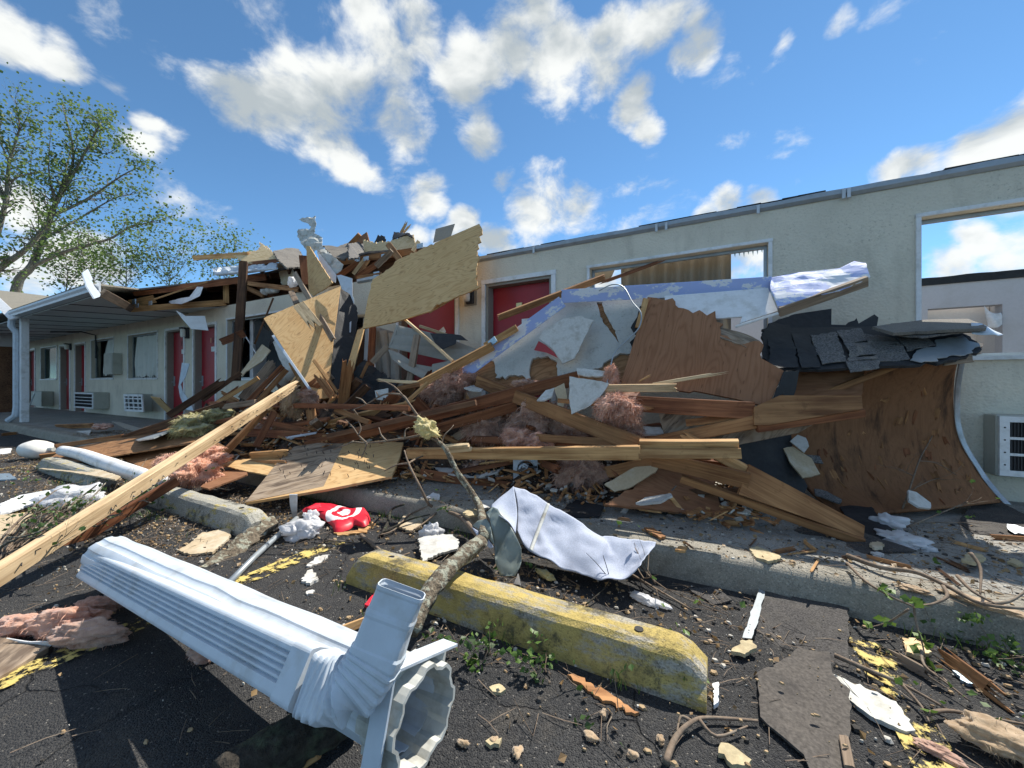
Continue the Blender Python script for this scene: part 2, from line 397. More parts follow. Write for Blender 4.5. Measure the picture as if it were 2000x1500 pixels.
def mat_ground():
    nt, b = new_mat('asphalt')
    tc = N(nt, 'ShaderNodeTexCoord'); v = tc.outputs['Object']
    big = noise_n(nt, v, 0.9, 5, 0.6)
    agg = noise_n(nt, v, 190.0, 3, 0.7)
    fine = noise_n(nt, v, 60.0, 4, 0.7)
    c = MIXC(nt, MAPR(nt, big, 0.35, 0.65), (0.030, 0.031, 0.034), (0.052, 0.052, 0.053))
    cell = N(nt, 'ShaderNodeTexVoronoi', {'feature': 'F1'}, {'Vector': v, 'Scale': 210.0})
    cr_ = N(nt, 'ShaderNodeSeparateColor', {}, {0: cell.outputs['Color']})
    c = MIXC(nt, MAPR(nt, cr_.outputs[0], 0.55, 0.95, 0, 0.6), c, (0.085, 0.083, 0.08))
    c = MIXC(nt, MAPR(nt, cr_.outputs[1], 0.985, 0.99, 0, 0.7), c, (0.28, 0.26, 0.23))
    c = MIXC(nt, MAPR(nt, cr_.outputs[2], 0.25, 0.0, 0, 0.8), c, (0.012, 0.012, 0.014))
    c = MIXC(nt, MAPR(nt, agg, 0.60, 0.75, 0, 0.6), c, (0.13, 0.125, 0.12))
    c = MIXC(nt, MAPR(nt, agg, 0.40, 0.30, 0, 0.7), c, (0.012, 0.012, 0.013))
    dust = noise_n(nt, v, 3.2, 7, 0.72)
    c = MIXC(nt, MAPR(nt, dust, 0.54, 0.72, 0, 0.5), c, (0.12, 0.105, 0.085))
    wob = N(nt, 'ShaderNodeTexNoise', {}, {'Vector': v, 'Scale': 3.5, 'Detail': 5.0})
    wv = N(nt, 'ShaderNodeVectorMath', {'operation': 'MULTIPLY_ADD'}, {0: wob.outputs['Color'], 1: (0.28, 0.28, 0.0), 2: v})
    vor = N(nt, 'ShaderNodeTexVoronoi', {'feature': 'DISTANCE_TO_EDGE'}, {'Vector': wv.outputs[0], 'Scale': 1.25})
    gate = noise_n(nt, v, 1.1, 2)
    crack = MATH(nt, 'MULTIPLY', MAPR(nt, vor.outputs[0], 0.007, 0.001, 0.0, 0.8), MAPR(nt, gate, 0.46, 0.60))
    c = MIXC(nt, crack, c, (0.006, 0.006, 0.007))
    nt.links.new(c, b.inputs['Base Color'])
    b.inputs['Roughness'].default_value = 0.86; b.inputs['Specular IOR Level'].default_value = 0.3
    h = MATH(nt, 'SUBTRACT', MATH(nt, 'ADD', MATH(nt, 'MULTIPLY', agg, 0.7), MATH(nt, 'MULTIPLY', fine, 0.5)), MATH(nt, 'MULTIPLY', crack, 2.0))
    h = MATH(nt, 'ADD', h, MATH(nt, 'MULTIPLY', cell.outputs['Distance'], -0.9))
    bump(nt, b, h, 0.9, 0.008)


mat_ground()


def mat_concrete(name, a, b_, stain, yellow=None):
    nt, b = new_mat(name)
    tc = N(nt, 'ShaderNodeTexCoord'); v = tc.outputs['Object']
    n1 = noise_n(nt, v, 2.2, 7, 0.65); n2 = noise_n(nt, v, 130.0, 3, 0.7); n3 = noise_n(nt, v, 11.0, 7, 0.7)
    c = MIXC(nt, MAPR(nt, n1, 0.35, 0.68), a, b_)
    cell = N(nt, 'ShaderNodeTexVoronoi', {'feature': 'F1'}, {'Vector': v, 'Scale': 190.0})
    cr_ = N(nt, 'ShaderNodeSeparateColor', {}, {0: cell.outputs['Color']})
    c = MIXC(nt, MAPR(nt, cr_.outputs[0], 0.6, 1.0, 0, 0.55), c, tuple(x * 0.5 for x in a))
    c = MIXC(nt, MAPR(nt, cr_.outputs[1], 0.8, 1.0, 0, 0.5), c, tuple(min(1, x * 1.5) for x in b_))
    c = MIXC(nt, MAPR(nt, n2, 0.58, 0.75, 0, 0.5), c, tuple(x * 0.55 for x in a))
    c = MIXC(nt, MAPR(nt, n3, 0.52, 0.72, 0, 0.65), c, stain)
    if yellow:
        s = N(nt, 'ShaderNodeVectorMath', {'operation': 'MULTIPLY'}, {0: v, 1: (0.6, 1.6, 1.6)})
        ny = noise_n(nt, s.outputs[0], 8.0, 9, 0.72)
        yc = MIXC(nt, MAPR(nt, n3, 0.40, 0.62), yellow[0], yellow[1])
        c = MIXC(nt, MAPR(nt, ny, yellow[2], yellow[2] + 0.10), c, yc)
        n4 = noise_n(nt, v, 5.0, 8, 0.75)
        c = MIXC(nt, MAPR(nt, n4, 0.56, 0.64, 0, 0.8), c, (0.055, 0.055, 0.048))
        c = MIXC(nt, MATH(nt, 'MULTIPLY', MAPR(nt, cr_.outputs[2], 0.75, 0.95, 0, 0.55), MAPR(nt, n1, 0.40, 0.66)), c, (0.09, 0.075, 0.04))
    nt.links.new(c, b.inputs['Base Color'])
    b.inputs['Roughness'].default_value = 0.93; b.inputs['Specular IOR Level'].default_value = 0.2
    bump(nt, b, MATH(nt, 'ADD', n2, n3), 0.8, 0.008)


mat_concrete('concrete', (0.26, 0.255, 0.235), (0.37, 0.355, 0.32), (0.15, 0.145, 0.13))
mat_concrete('kerb_concrete', (0.25, 0.235, 0.20), (0.36, 0.335, 0.28), (0.12, 0.11, 0.09))
mat_concrete('stop_yellow', (0.33, 0.31, 0.26), (0.42, 0.39, 0.33), (0.18, 0.17, 0.14), ((0.52, 0.40, 0.14), (0.36, 0.28, 0.10), 0.41))
mat_concrete('stop_grey', (0.33, 0.32, 0.28), (0.43, 0.42, 0.37), (0.18, 0.18, 0.15), ((0.50, 0.38, 0.07), (0.38, 0.32, 0.12), 0.53))


def mat_stripe():
    nt, b = new_mat('stripe_paint')
    tc = N(nt, 'ShaderNodeTexCoord'); v = tc.outputs['Object']
    n = noise_n(nt, v, 16.0, 9, 0.75); n2 = noise_n(nt, v, 3.0, 4)
    c = MIXC(nt, n2, (0.48, 0.36, 0.09), (0.60, 0.48, 0.16))
    nt.links.new(c, b.inputs['Base Color']); b.inputs['Roughness'].default_value = 0.8
    tp = N(nt, 'ShaderNodeBsdfTransparent')
    f = MAPR(nt, MATH(nt, 'ADD', n, MATH(nt, 'MULTIPLY', n2, 0.35)), 0.68, 0.735)
    mx = N(nt, 'ShaderNodeMixShader', {}, {0: f.outputs[0], 1: tp.outputs[0], 2: b.outputs[0]})
    out = [x for x in nt.nodes if x.type == 'OUTPUT_MATERIAL'][0]
    nt.links.new(mx.outputs[0], out.inputs[0])


mat_stripe()


def mat_fascia():
    nt, b = new_mat('fascia_film')
    v, rnd, raw = objcoord(nt, (1.3, 2.2, 2.2), 3.0)
    n = noise_n(nt, v, 3.4, 9, 0.68)
    n2 = noise_n(nt, v, 30.0, 3)
    c = MIXC(nt, MAPR(nt, n, 0.470, 0.480), (0.70, 0.73, 0.78), (0.36, 0.45, 0.76))
    c = MIXC(nt, MAPR(nt, n2, 0.62, 0.75, 0, 0.35), c, (0.40, 0.40, 0.40))
    nt.links.new(c, b.inputs['Base Color']); b.inputs['Roughness'].default_value = 0.6; b.inputs['Specular IOR Level'].default_value = 0.3
    bump(nt, b, noise_n(nt, v, 6.0, 3), 0.08, 0.01)


mat_fascia()


def mat_target():
    nt, b = new_mat('red_bag')
    tc = N(nt, 'ShaderNodeTexCoord')
    ln = N(nt, 'ShaderNodeVectorMath', {'operation': 'MULTIPLY'}, {0: tc.outputs['Object'], 1: (1, 1, 0)})
    dd = N(nt, 'ShaderNodeVectorMath', {'operation': 'LENGTH'}, {0: ln.outputs[0]}).outputs['Value']
    ring = MATH(nt, 'MULTIPLY', MATH(nt, 'GREATER_THAN', dd, 0.085), MATH(nt, 'LESS_THAN', dd, 0.125))
    dot = MATH(nt, 'LESS_THAN', dd, 0.045)
    f = MATH(nt, 'MAXIMUM', ring, dot)
    c = MIXC(nt, f, (0.62, 0.010, 0.030), (0.80, 0.76, 0.76))
    nt.links.new(c, b.inputs['Base Color']); b.inputs['Roughness'].default_value = 0.45


mat_target()


def mat_glass():
    nt, b = new_mat('glass')
    b.inputs['Base Color'].default_value = (0.02, 0.03, 0.032, 1); b.inputs['Roughness'].default_value = 0.06
    b.inputs['Specular IOR Level'].default_value = 0.6
    tp = N(nt, 'ShaderNodeBsdfTransparent', {}, {0: (0.72, 0.80, 0.80, 1)})
    mx = N(nt, 'ShaderNodeMixShader', {}, {0: 0.35, 1: tp.outputs[0], 2: b.outputs[0]})
    out = [x for x in nt.nodes if x.type == 'OUTPUT_MATERIAL'][0]
    nt.links.new(mx.outputs[0], out.inputs[0])


mat_glass()

# ---------------------------------------------------------------- mesh helpers


def tag(o, label=None, cat=None, group=None, kind=None):
    if label: o['label'] = label
    if cat: o['category'] = cat
    if group: o['group'] = group
    if kind: o['kind'] = kind
    return o


def thing(name, label, cat, loc, group=None):
    o = bpy.data.objects.new(name, None); COL.objects.link(o)
    o.location = loc; o.empty_display_size = 0.1
    return tag(o, label, cat, group)


PINV = {}


def mkobj(name, verts, faces, mat, parent=None, mw=None, smooth=False):
    me = bpy.data.meshes.new(name)
    me.from_pydata([tuple(v) for v in verts], [], faces)
    if smooth:
        me.polygons.foreach_set('use_smooth', [True] * len(me.polygons))
    me.materials.append(MAT[mat] if isinstance(mat, str) else mat)
    me.update()
    o = bpy.data.objects.new(name, me); COL.objects.link(o)
    if mw is not None:
        o.matrix_world = mw
    if parent is not None:
        o.parent = parent
        pm = abs_mat(parent)
        o.matrix_parent_inverse = pm.inverted()
    ABS[o.name] = mw.copy() if mw is not None else Matrix.Identity(4)
    return o


ABS = {}


def abs_mat(o):
    if o.name in ABS:
        return ABS[o.name]
    return Matrix.Translation(o.location)


def frame(o, x, z):
    z = z.normalized(); x = (x - z * x.dot(z)).normalized(); y = z.cross(x)
    return Matrix(((x.x, y.x, z.x, o.x), (x.y, y.y, z.y, o.y), (x.z, y.z, z.z, o.z), (0, 0, 0, 1)))


def box_vf(x0, x1, y0, y1, z0, z1, V=None, F=None):
    V = [] if V is None else V; F = [] if F is None else F
    n = len(V)
    V += [(x0, y0, z0), (x1, y0, z0), (x1, y1, z0), (x0, y1, z0), (x0, y0, z1), (x1, y0, z1), (x1, y1, z1), (x0, y1, z1)]
    F += [(n, n + 3, n + 2, n + 1), (n + 4, n + 5, n + 6, n + 7), (n, n + 1, n + 5, n + 4), (n + 1, n + 2, n + 6, n + 5), (n + 2, n + 3, n + 7, n + 6), (n + 3, n, n + 4, n + 7)]
    return V, F


def boxo(name, mat, x0, x1, y0, y1, z0, z1, parent=None, bevel=0.004):
    """a bevelled box, its own origin at its centre"""
    c = Vector(((x0 + x1) / 2, (y0 + y1) / 2, (z0 + z1) / 2))
    hx, hy, hz = abs(x1 - x0) / 2, abs(y1 - y0) / 2, abs(z1 - z0) / 2
    if bevel and min(hx, hy, hz) > bevel * 1.5:
        bm = bmesh.new()
        bmesh.ops.create_cube(bm, size=2.0)
        for v in bm.verts:
            v.co = Vector((v.co.x * hx, v.co.y * hy, v.co.z * hz))
        bmesh.ops.bevel(bm, geom=bm.edges[:], offset=bevel, segments=1, affect='EDGES')
        V = [v.co.copy() for v in bm.verts]; F = [[v.index for v in f.verts] for f in bm.faces]
        bm.free()
    else:
        V, F = box_vf(-hx, hx, -hy, hy, -hz, hz)
    return mkobj(name, V, F, mat, parent, Matrix.Translation(c))


def loft(loops, closed=True, cap=True):
    n = len(loops[0]); V = [p for l in loops for p in l]; F = []
    for i in range(len(loops) - 1):
        for j in range(n if closed else n - 1):
            a = i * n + j; b = i * n + (j + 1) % n
            F.append((a, b, b + n, a + n))
    if cap and closed:
        F.append(tuple(range(n - 1, -1, -1)))
        F.append(tuple(range((len(loops) - 1) * n, len(loops) * n)))
    return V, F


def tube_vf(pts, rad, sides=6, V=None, F=None, wob=0.0):
    V = [] if V is None else V; F = [] if F is None else F
    up = Vector((0.13, 0.27, 0.95)).normalized(); base = len(V)
    prev = None
    for i, p in enumerate(pts):
        a = pts[max(0, i - 1)]; b = pts[min(len(pts) - 1, i + 1)]
        d = (b - a)
        d = d.normalized() if d.length > 1e-9 else Vector((0, 0, 1))
        if prev is None:
            s = d.cross(up)
            if s.length < 1e-3: s = d.cross(Vector((1, 0, 0)))
            s.normalize()
        else:
            s = (prev - d * prev.dot(d)).normalized()
        prev = s; t = d.cross(s)
        r = rad[i] if isinstance(rad, (list, tuple)) else rad
        for k in range(sides):
            an = 2 * math.pi * k / sides
            rr = r * (1 + (wob * (random.random() - 0.5) if wob else 0))
            V.append(p + s * (math.cos(an) * rr) + t * (math.sin(an) * rr))
    for i in range(len(pts) - 1):
        for k in range(sides):
            a = base + i * sides + k; b = base + i * sides + (k + 1) % sides
            F.append((a, b, b + sides, a + sides))
    F.append(tuple(base + k for k in range(sides - 1, -1, -1)))
    e = base + (len(pts) - 1) * sides
    F.append(tuple(e + k for k in range(sides)))
    return V, F


def catmull(P, n):
    out = []
    for i in range(len(P) - 1):
        p0 = P[max(0, i - 1)]; p1 = P[i]; p2 = P[i + 1]; p3 = P[min(len(P) - 1, i + 2)]
        for k in range(n):
            t = k / n
            out.append(0.5 * ((2 * p1) + (p2 - p0) * t + (2 * p0 - 5 * p1 + 4 * p2 - p3) * t * t + (3 * p1 - p0 - 3 * p2 + p3) * t ** 3))
    out.append(P[-1].copy())
    return out


def lerp_list(L, n):
    out = []
    for i in range(len(L) - 1):
        for k in range(n):
            out.append(L[i] + (L[i + 1] - L[i]) * k / n)
    out.append(L[-1])
    return out


BSEED = [100]


def board(name, label, A, B, w, t, mat='wood_mid', roll=0.0, rag=(0.0, 0.0), cat='board', group=None, parent=None, warp=0.012, face=None):
    """a sawn board from A to B; its wide face looks at the camera unless rolled; ends may be splintered"""
    BSEED[0] += 1; rng = random.Random(BSEED[0])
    A = pt(A); B = pt(B)
    X = B - A; L = X.length; Xn = X / L; mid = (A + B) / 2
    nrm = (face if face is not None else (CAM - mid))
    nrm = (nrm - Xn * nrm.dot(Xn)).normalized()
    nrm = Matrix.Rotation(R(roll), 3, Xn) @ nrm
    mw = frame(mid, Xn, nrm)
    nw = 7 if max(rag) > 0 else 2
    nx = max(3, min(9, int(L / 0.25)))
    bv = min(0.004, t * 0.2)
    us = [-w / 2] + [-w / 2 + bv + (w - 2 * bv) * j / (nw) for j in range(nw + 1)] + [w / 2]

    def ragf(amp):
        v = [amp * rng.random() ** 1.5 for _ in us]
        for _ in range(2):
            k = rng.randrange(len(us)); v[k] = amp * 1.3
        return v
    r0 = ragf(rag[0]) if rag[0] else [rng.uniform(-0.002, 0.002)] * len(us)
    r1 = ragf(rag[1]) if rag[1] else [rng.uniform(-0.002, 0.002)] * len(us)
    ph = rng.uniform(0, 6); wa = warp * rng.uniform(-1, 1) * min(1, L)
    tw = rng.uniform(-0.02, 0.02)
    nU = len(us)
    V = []; F = []
    for i in range(nx + 1):
        f = i / nx
        for side in (1, -1):
            for j, u in enumerate(us):
                x = -L / 2 + L * f
                if i == 0: x += r0[j]
                if i == nx: x -= r1[j]
                zz = t / 2 if 0 < j < nU - 1 else t / 2 - bv
                cz = math.sin(f * math.pi) * wa + tw * (f - 0.5) * u
                if (i == 0 and rag[0]) or (i == nx and rag[1]):
                    zz *= 0.75
                V.append((x, u + math.sin(f * 3 + ph) * wa * 0.4, side * zz + cz))
    S = 2 * nU
    for i in range(nx):
        for j in range(nU - 1):
            a = i * S + j
            F.append((a, a + S, a + S + 1, a + 1))
            b = i * S + nU + j
            F.append((b, b + 1, b + S + 1, b + S))
        a, b = i * S, i * S + nU
        F.append((a, b, b + S, a + S))
        a, b = i * S + nU - 1, i * S + S - 1
        F.append((a, a + S, b + S, b))
    for j in range(nU - 1):
        F.append((j, j + 1, nU + j + 1, nU + j))
        a = nx * S + j
        F.append((a, a + nU, a + nU + 1, a + 1))
    o = mkobj(name, V, F, mat, parent, mw)
    if parent is None: tag(o, label, cat, group)
    return o


def plane_of(anc):
    a, b, c = [pt(p) for p in anc]
    n = (b - a).cross(c - a).normalized()
    if n.dot(CAM - a) < 0: n = -n
    return a, b, c, n


def on_plane(px, py, a, n):
    r = ray(px, py)
    return CAM + r * ((a - CAM).dot(n) / r.dot(n))


def roughen(P2, rng, step=0.03):
    """P2: list of (Vector2-ish, rag) -> dense outline"""
    out = []
    m = len(P2)
    for i in range(m):
        (p, r) = P2[i]; q = P2[(i + 1) % m][0]
        L = (q - p).length
        out.append(p)
        if r > 0:
            k = max(1, int(L / step))
            d = (q - p) / max(L, 1e-6); nn = Vector((-d.y, d.x))
            for s in range(1, k):
                f = s / k + rng.uniform(-0.25, 0.25) / k
                spike = rng.gauss(0, r * 0.45) if rng.random() < 0.75 else rng.uniform(-1, 1) * r * 1.5
                out.append(p + (q - p) * f + nn * spike)
    return out


SSEED = [500]


def sheet(name, label, anc, out, th, mat, rag=0.0, grain=0.0, bend=0.0, bfreq=2.0, cat='sheet', group=None, parent=None, step=0.03, inner=None, curl=None, holes=None, off=0.0, smooth=False):
    """a broken flat panel: outline (photo directions) cut from the plane through the three anchors, with real thickness"""
    SSEED[0] += 1; rng = random.Random(SSEED[0])
    a, b, c, n = plane_of(anc)
    if off:
        a = a + n * off; b = b + n * off; c = c + n * off
    P3 = [on_plane(p[0], p[1], a, n) for p in out]
    org = sum(P3, Vector()) / len(P3)
    gx = Matrix.Rotation(R(grain), 3, n) @ ((b - a) - n * (b - a).dot(n)).normalized()
    mw = frame(org, gx, n); inv = mw.inverted()
    P2 = [((inv @ p).to_2d(), (o[2] if len(o) > 2 else rag)) for p, o in zip(P3, out)]
    O = roughen(P2, rng, step)
    verts = [Vector((p.x, p.y)) for p in O]
    edges = [(i, (i + 1) % len(O)) for i in range(len(O))]
    if holes:
        for h in holes:
            h3 = [((inv @ on_plane(p[0], p[1], a, n)).to_2d(), rag if rag else 0.01) for p in h]
            ho = roughen(h3, rng, step)
            s = len(verts); verts += [Vector((p.x, p.y)) for p in ho]
            edges += [(s + i, s + (i + 1) % len(ho)) for i in range(len(ho))]
    xs = [p.x for p in O]; ys = [p.y for p in O]
    size = max(max(xs) - min(xs), max(ys) - min(ys))
    if bend or curl:
        ns = inner or 12
        for i in range(1, ns):
            for j in range(1, ns):
                q = Vector((min(xs) + (max(xs) - min(xs)) * (i + rng.uniform(-.2, .2)) / ns, min(ys) + (max(ys) - min(ys)) * (j + rng.uniform(-.2, .2)) / ns))
                ins = False; m = len(O)
                for s in range(m):
                    p, r = O[s], O[(s + 1) % m]
                    if (p.y > q.y) != (r.y > q.y) and q.x < (r.x - p.x) * (q.y - p.y) / (r.y - p.y) + p.x: ins = not ins
                if ins and min((q - p).length for p in O) > size / ns * 0.3: verts.append(q)
    vo, eo, fo, ov, oe, of = delaunay_2d_cdt(verts, edges, [], 2 if holes else 1, 1e-6)
    if holes:
        # keep triangles whose centre is inside outline and outside the holes (even-odd)
        loops = []; s = 0
        loops.append(O)
        k = len(O)
        for h in holes:
            pass
        hl = []; s = len(O)
        es = edges[len(O):]; cur = []
        for (i, j) in es:
            cur.append(verts[i])
            if j < i: hl.append(cur); cur = []
        loops += hl

        def inside(q):
            r_ = False
            for Lp in loops:
                m = len(Lp)
                for s_ in range(m):
                    p, r = Lp[s_], Lp[(s_ + 1) % m]
                    if (p.y > q.y) != (r.y > q.y) and q.x < (r.x - p.x) * (q.y - p.y) / (r.y - p.y) + p.x: r_ = not r_
            return r_
        tris = []
        for f in fo:
            if len(f) < 3: continue
            q = sum((vo[i] for i in f), Vector((0, 0))) / len(f)
            if inside(q): tris.append(list(f))
        fo = tris
    sd = rng.uniform(0, 50)

    def hz(p):
        z = 0.0
        if bend:
            z += bend * (noise.noise(Vector((p.x * bfreq + sd, p.y * bfreq, sd))) + 0.35 * noise.noise(Vector((p.x * bfreq * 3 + sd, p.y * bfreq * 3, sd))))
        if curl: z += curl(p)
        return z
    nv = len(vo)
    V = [(p.x, p.y, hz(p)) for p in vo] + [(p.x, p.y, hz(p) - th) for p in vo]
    F = []; cnt = {}
    for f in fo:
        f = list(f)
        ar = sum(vo[f[i]].x * vo[f[(i + 1) % len(f)]].y - vo[f[(i + 1) % len(f)]].x * vo[f[i]].y for i in range(len(f)))
        if ar < 0: f.reverse()
        F.append(tuple(f)); F.append(tuple(i + nv for i in reversed(f)))
        for i in range(len(f)):
            e = (f[i], f[(i + 1) % len(f)]); cnt[e] = cnt.get(e, 0) + 1
    for (i, j) in list(cnt):
        if (j, i) not in cnt:
            F.append((j, i, i + nv, j + nv))
    o = mkobj(name, V, F, mat, parent, mw, smooth)
    if parent is None: tag(o, label, cat, group)
    return o


def patch(name, cols, nu, nv, th, mat, wr=0.0, wfreq=6.0, parent=None, seed=1, label=None, cat=None, group=None, smooth=True):
    """a draped sheet lofted through columns of points"""
    C = [[pt(p) for p in c] for c in cols]
    rows = [catmull(c, nv) for c in C]
    m = len(rows[0])
    grid = [catmull([r[j] for r in rows], nu) for j in range(m)]   # grid[j][i]
    nI = len(grid[0])
    org = sum((p for g in grid for p in g), Vector()) / (m * nI)
    nrm = []
    for j in range(m):
        for i in range(nI):
            du = grid[j][min(nI - 1, i + 1)] - grid[j][max(0, i - 1)]
            dv = grid[min(m - 1, j + 1)][i] - grid[max(0, j - 1)][i]
            n = du.cross(dv)
            nrm.append(n.normalized() if n.length > 1e-9 else Vector((0, 0, 1)))
    V = []
    for j in range(m):
        for i in range(nI):
            p = grid[j][i]; n = nrm[j * nI + i]
            d = wr * (noise.noise(p * wfreq + Vector((seed, 0, 0))) + 0.5 * noise.noise(p * wfreq * 2.7 + Vector((0, seed, 0)))) if wr else 0
            V.append(p + n * d - org)
    k = len(V)
    V += [V[q] - nrm[q] * th for q in range(k)]
    F = []
    for j in range(m - 1):
        for i in range(nI - 1):
            a = j * nI + i
            F.append((a, a + 1, a + nI + 1, a + nI)); F.append((a + k, a + nI + k, a + nI + 1 + k, a + 1 + k))
    for i in range(nI - 1):
        F.append((i, i + k, i + 1 + k, i + 1)); a = (m - 1) * nI + i; F.append((a, a + 1, a + 1 + k, a + k))
    for j in range(m - 1):
        a = j * nI; F.append((a, a + nI, a + nI + k, a + k)); a = j * nI + nI - 1; F.append((a, a + k, a + nI + k, a + nI))
    o = mkobj(name, V, F, mat, parent, Matrix.Translation(org), smooth)
    if parent is None and label: tag(o, label, cat, group)
    return o


_ico = {}


def ico(sub):
    if sub not in _ico:
        bm = bmesh.new(); bmesh.ops.create_icosphere(bm, subdivisions=sub, radius=1.0)
        _ico[sub] = ([v.co.copy() for v in bm.verts], [tuple(v.index for v in f.verts) for f in bm.faces]); bm.free()
    return _ico[sub]


def fluff(name, label, c, rx, ry, rz, mat, seed=0, sub=5, rot=0.0, amp=1.0, fib=160, cat='insulation', group=None, tilt=0.0):
    """a torn wad of glass wool: billowed lump with loose fibres"""
    c = pt(c); V0, F = ico(sub); rng = random.Random(seed + 900)
    sv = Vector((seed * 3.7, seed * 1.3, -seed * 2.1))
    V = []
    for v in V0:
        n1 = noise.noise(v * 1.2 + sv); n2 = noise.noise(v * 2.6 + sv); n3 = noise.noise(v * 6.0 + sv); n4 = noise.noise(v * 15 + sv)
        f = 1 + amp * (0.55 * n1 + 0.34 * n2 - 0.30 * abs(noise.noise(v * 1.9 - sv)) + 0.12 * n3 + 0.05 * n4)
        V.append(Vector((v.x * rx * f, v.y * ry * f, v.z * rz * f)))
    F = list(F)
    base = min(rx, ry, rz)
    nV = len(V)
    for k in range(fib):
        p = V[rng.randrange(nV)]
        d = (p.normalized() * .7 + Vector((rng.uniform(-1, 1), rng.uniform(-1, 1), rng.uniform(-1.2, .5)))).normalized()
        L = rng.uniform(0.3, 1.0) * min(.095, base * .65); s = d.cross(Vector((rng.random(), rng.random(), rng.random()))).normalized() * L * rng.uniform(.02, .06)
        p = p * .97
        q = p + d * L * 0.6; e = p + d * L + Vector((0, 0, -L * 0.3))
        i = len(V); V += [p - s, p + s, q + s * 0.7, q - s * 0.7, e]
        F += [(i, i + 1, i + 2, i + 3), (i + 3, i + 2, i + 4)]
    mw = Matrix.Translation(c) @ Matrix.Rotation(R(rot), 4, 'Z') @ Matrix.Rotation(R(tilt), 4, 'Y')
    o = mkobj(name, V, F, mat, None, mw, True)
    return tag(o, label, cat, group)


def crumple(name, label, c, rx, ry, rz, mat, seed=0, sub=4, rot=0.0, cat='bag', group=None, amp=1.0, tilt=0.0):
    """crumpled film or cloth: sharp folded lump"""
    c = pt(c); V0, F = ico(sub); sv = Vector((seed * 2.7, -seed * 1.9, seed * 0.7)); V = []
    for v in V0:
        n = abs(noise.noise(v * 1.2 + sv)) * 1.0 + abs(noise.noise(v * 2.8 + sv)) * 0.45 + 0.16 * abs(noise.noise(v * 6 + sv))
        f = 0.62 + amp * n
        V.append(Vector((v.x * rx * f, v.y * ry * f, max(-rz * 0.9, v.z * rz * f))))
    mw = Matrix.Translation(c) @ Matrix.Rotation(R(rot), 4, 'Z') @ Matrix.Rotation(R(tilt), 4, 'Y')
    o = mkobj(name, V, list(F), mat, None, mw, True)
    return tag(o, label, cat, group)


def twigs(rng, p, d, L, r, depth, V, F, sides=5, kink=0.35, down=0.0, kids=(2, 4), tips=None):
    n = 5 if depth > 0 else 4
    pts = [p.copy()]; q = p.copy(); dd = d.normalized()
    for i in range(n):
        dd = (dd + Vector((rng.uniform(-1, 1), rng.uniform(-1, 1), rng.uniform(-1, 1) - down)) * kink * 0.5).normalized()
        q = q + dd * (L / n); pts.append(q.copy())
    rad = [r * (1 - 0.65 * i / n) for i in range(n + 1)]
    tube_vf(pts, rad, sides, V, F)
    if depth > 0:
        for k in range(rng.randint(*kids)):
            i = rng.randint(1, n)
            s = (pts[i] - pts[i - 1]).normalized()
            nd = (s + Vector((rng.uniform(-1, 1), rng.uniform(-1, 1), rng.uniform(-0.8, 1))) * 0.9).normalized()
            twigs(rng, pts[i], nd, L * rng.uniform(0.4, 0.65), rad[i] * 0.6, depth - 1, V, F, max(3, sides - 1), kink, down, kids, tips)
    elif tips is not None:
        tips.append((pts[-1].copy(), dd.copy()))
        tips.append((pts[-2].copy(), dd.copy()))


def leaf_vf(p, d, size, rng, V, F):
    s = d.cross(Vector((rng.uniform(-1, 1), rng.uniform(-1, 1), rng.uniform(-1, 1))))
    if s.length < 1e-4: return
    s.normalize(); w = size * 0.42; i = len(V)
    n = d.cross(s)
    V += [p, p + d * size * 0.45 + s * w + n * size * 0.08, p + d * size, p + d * size * 0.45 - s * w + n * size * 0.08]
    F += [(i, i + 1, i + 2), (i, i + 2, i + 3)]
# ================================================================ the setting


def poly3(name, pts, th, mat, parent=None, up=None):
    pts = [Vector(p) for p in pts]
    n = Vector()
    for i in range(1, len(pts) - 1):
        n += (pts[i] - pts[0]).cross(pts[i + 1] - pts[0])
    n.normalize()
    if up is not None and n.dot(up) < 0:
        pts.reverse(); n = -n
    org = sum(pts, Vector()) / len(pts)
    m = len(pts)
    V = [p - org for p in pts] + [p - org - n * th for p in pts]
    F = [tuple(range(m)), tuple(range(2 * m - 1, m - 1, -1))] + [((i + 1) % m, i, i + m, (i + 1) % m + m) for i in range(m)]
    return mkobj(name, V, F, mat, parent, Matrix.Translation(org))


# asphalt, gently uneven near the camera
def ground():
    xs = [-300, -120, -60, -30] + [-20 + i * 0.5 for i in range(0, 61)] + [20, 60, 150, 300]
    ys = [-300, -100, -30, -12] + [-7 + i * 0.35 for i in range(0, 20)] + [2, 12, 40, 120, 400]
    V = []; F = []
    for y in ys:
        for x in xs:
            z = 0.0
            if -7 < y < -2.3 and -20 < x < 10:
                z = 0.008 * noise.noise(Vector((x * 0.9, y * 0.9, 3)))
            if y > 0: z = -0.05
            V.append((x, y, z))
    n = len(xs)
    for j in range(len(ys) - 1):
        for i in range(n - 1):
            a = j * n + i
            F.append((a, a + 1, a + n + 1, a + n))
    tag(mkobj('ground', V, F, 'asphalt', None, None, True), 'cracked black asphalt of the car park', kind='structure')


ground()
# walkway slab and its kerb, a real step with a rounded nose
V, F = box_vf(-24, 5, -1.905, 0.0, -0.04, 0.15); tag(mkobj('pavement', V, F, 'concrete'), 'grey concrete walkway along the motel rooms', kind='structure')


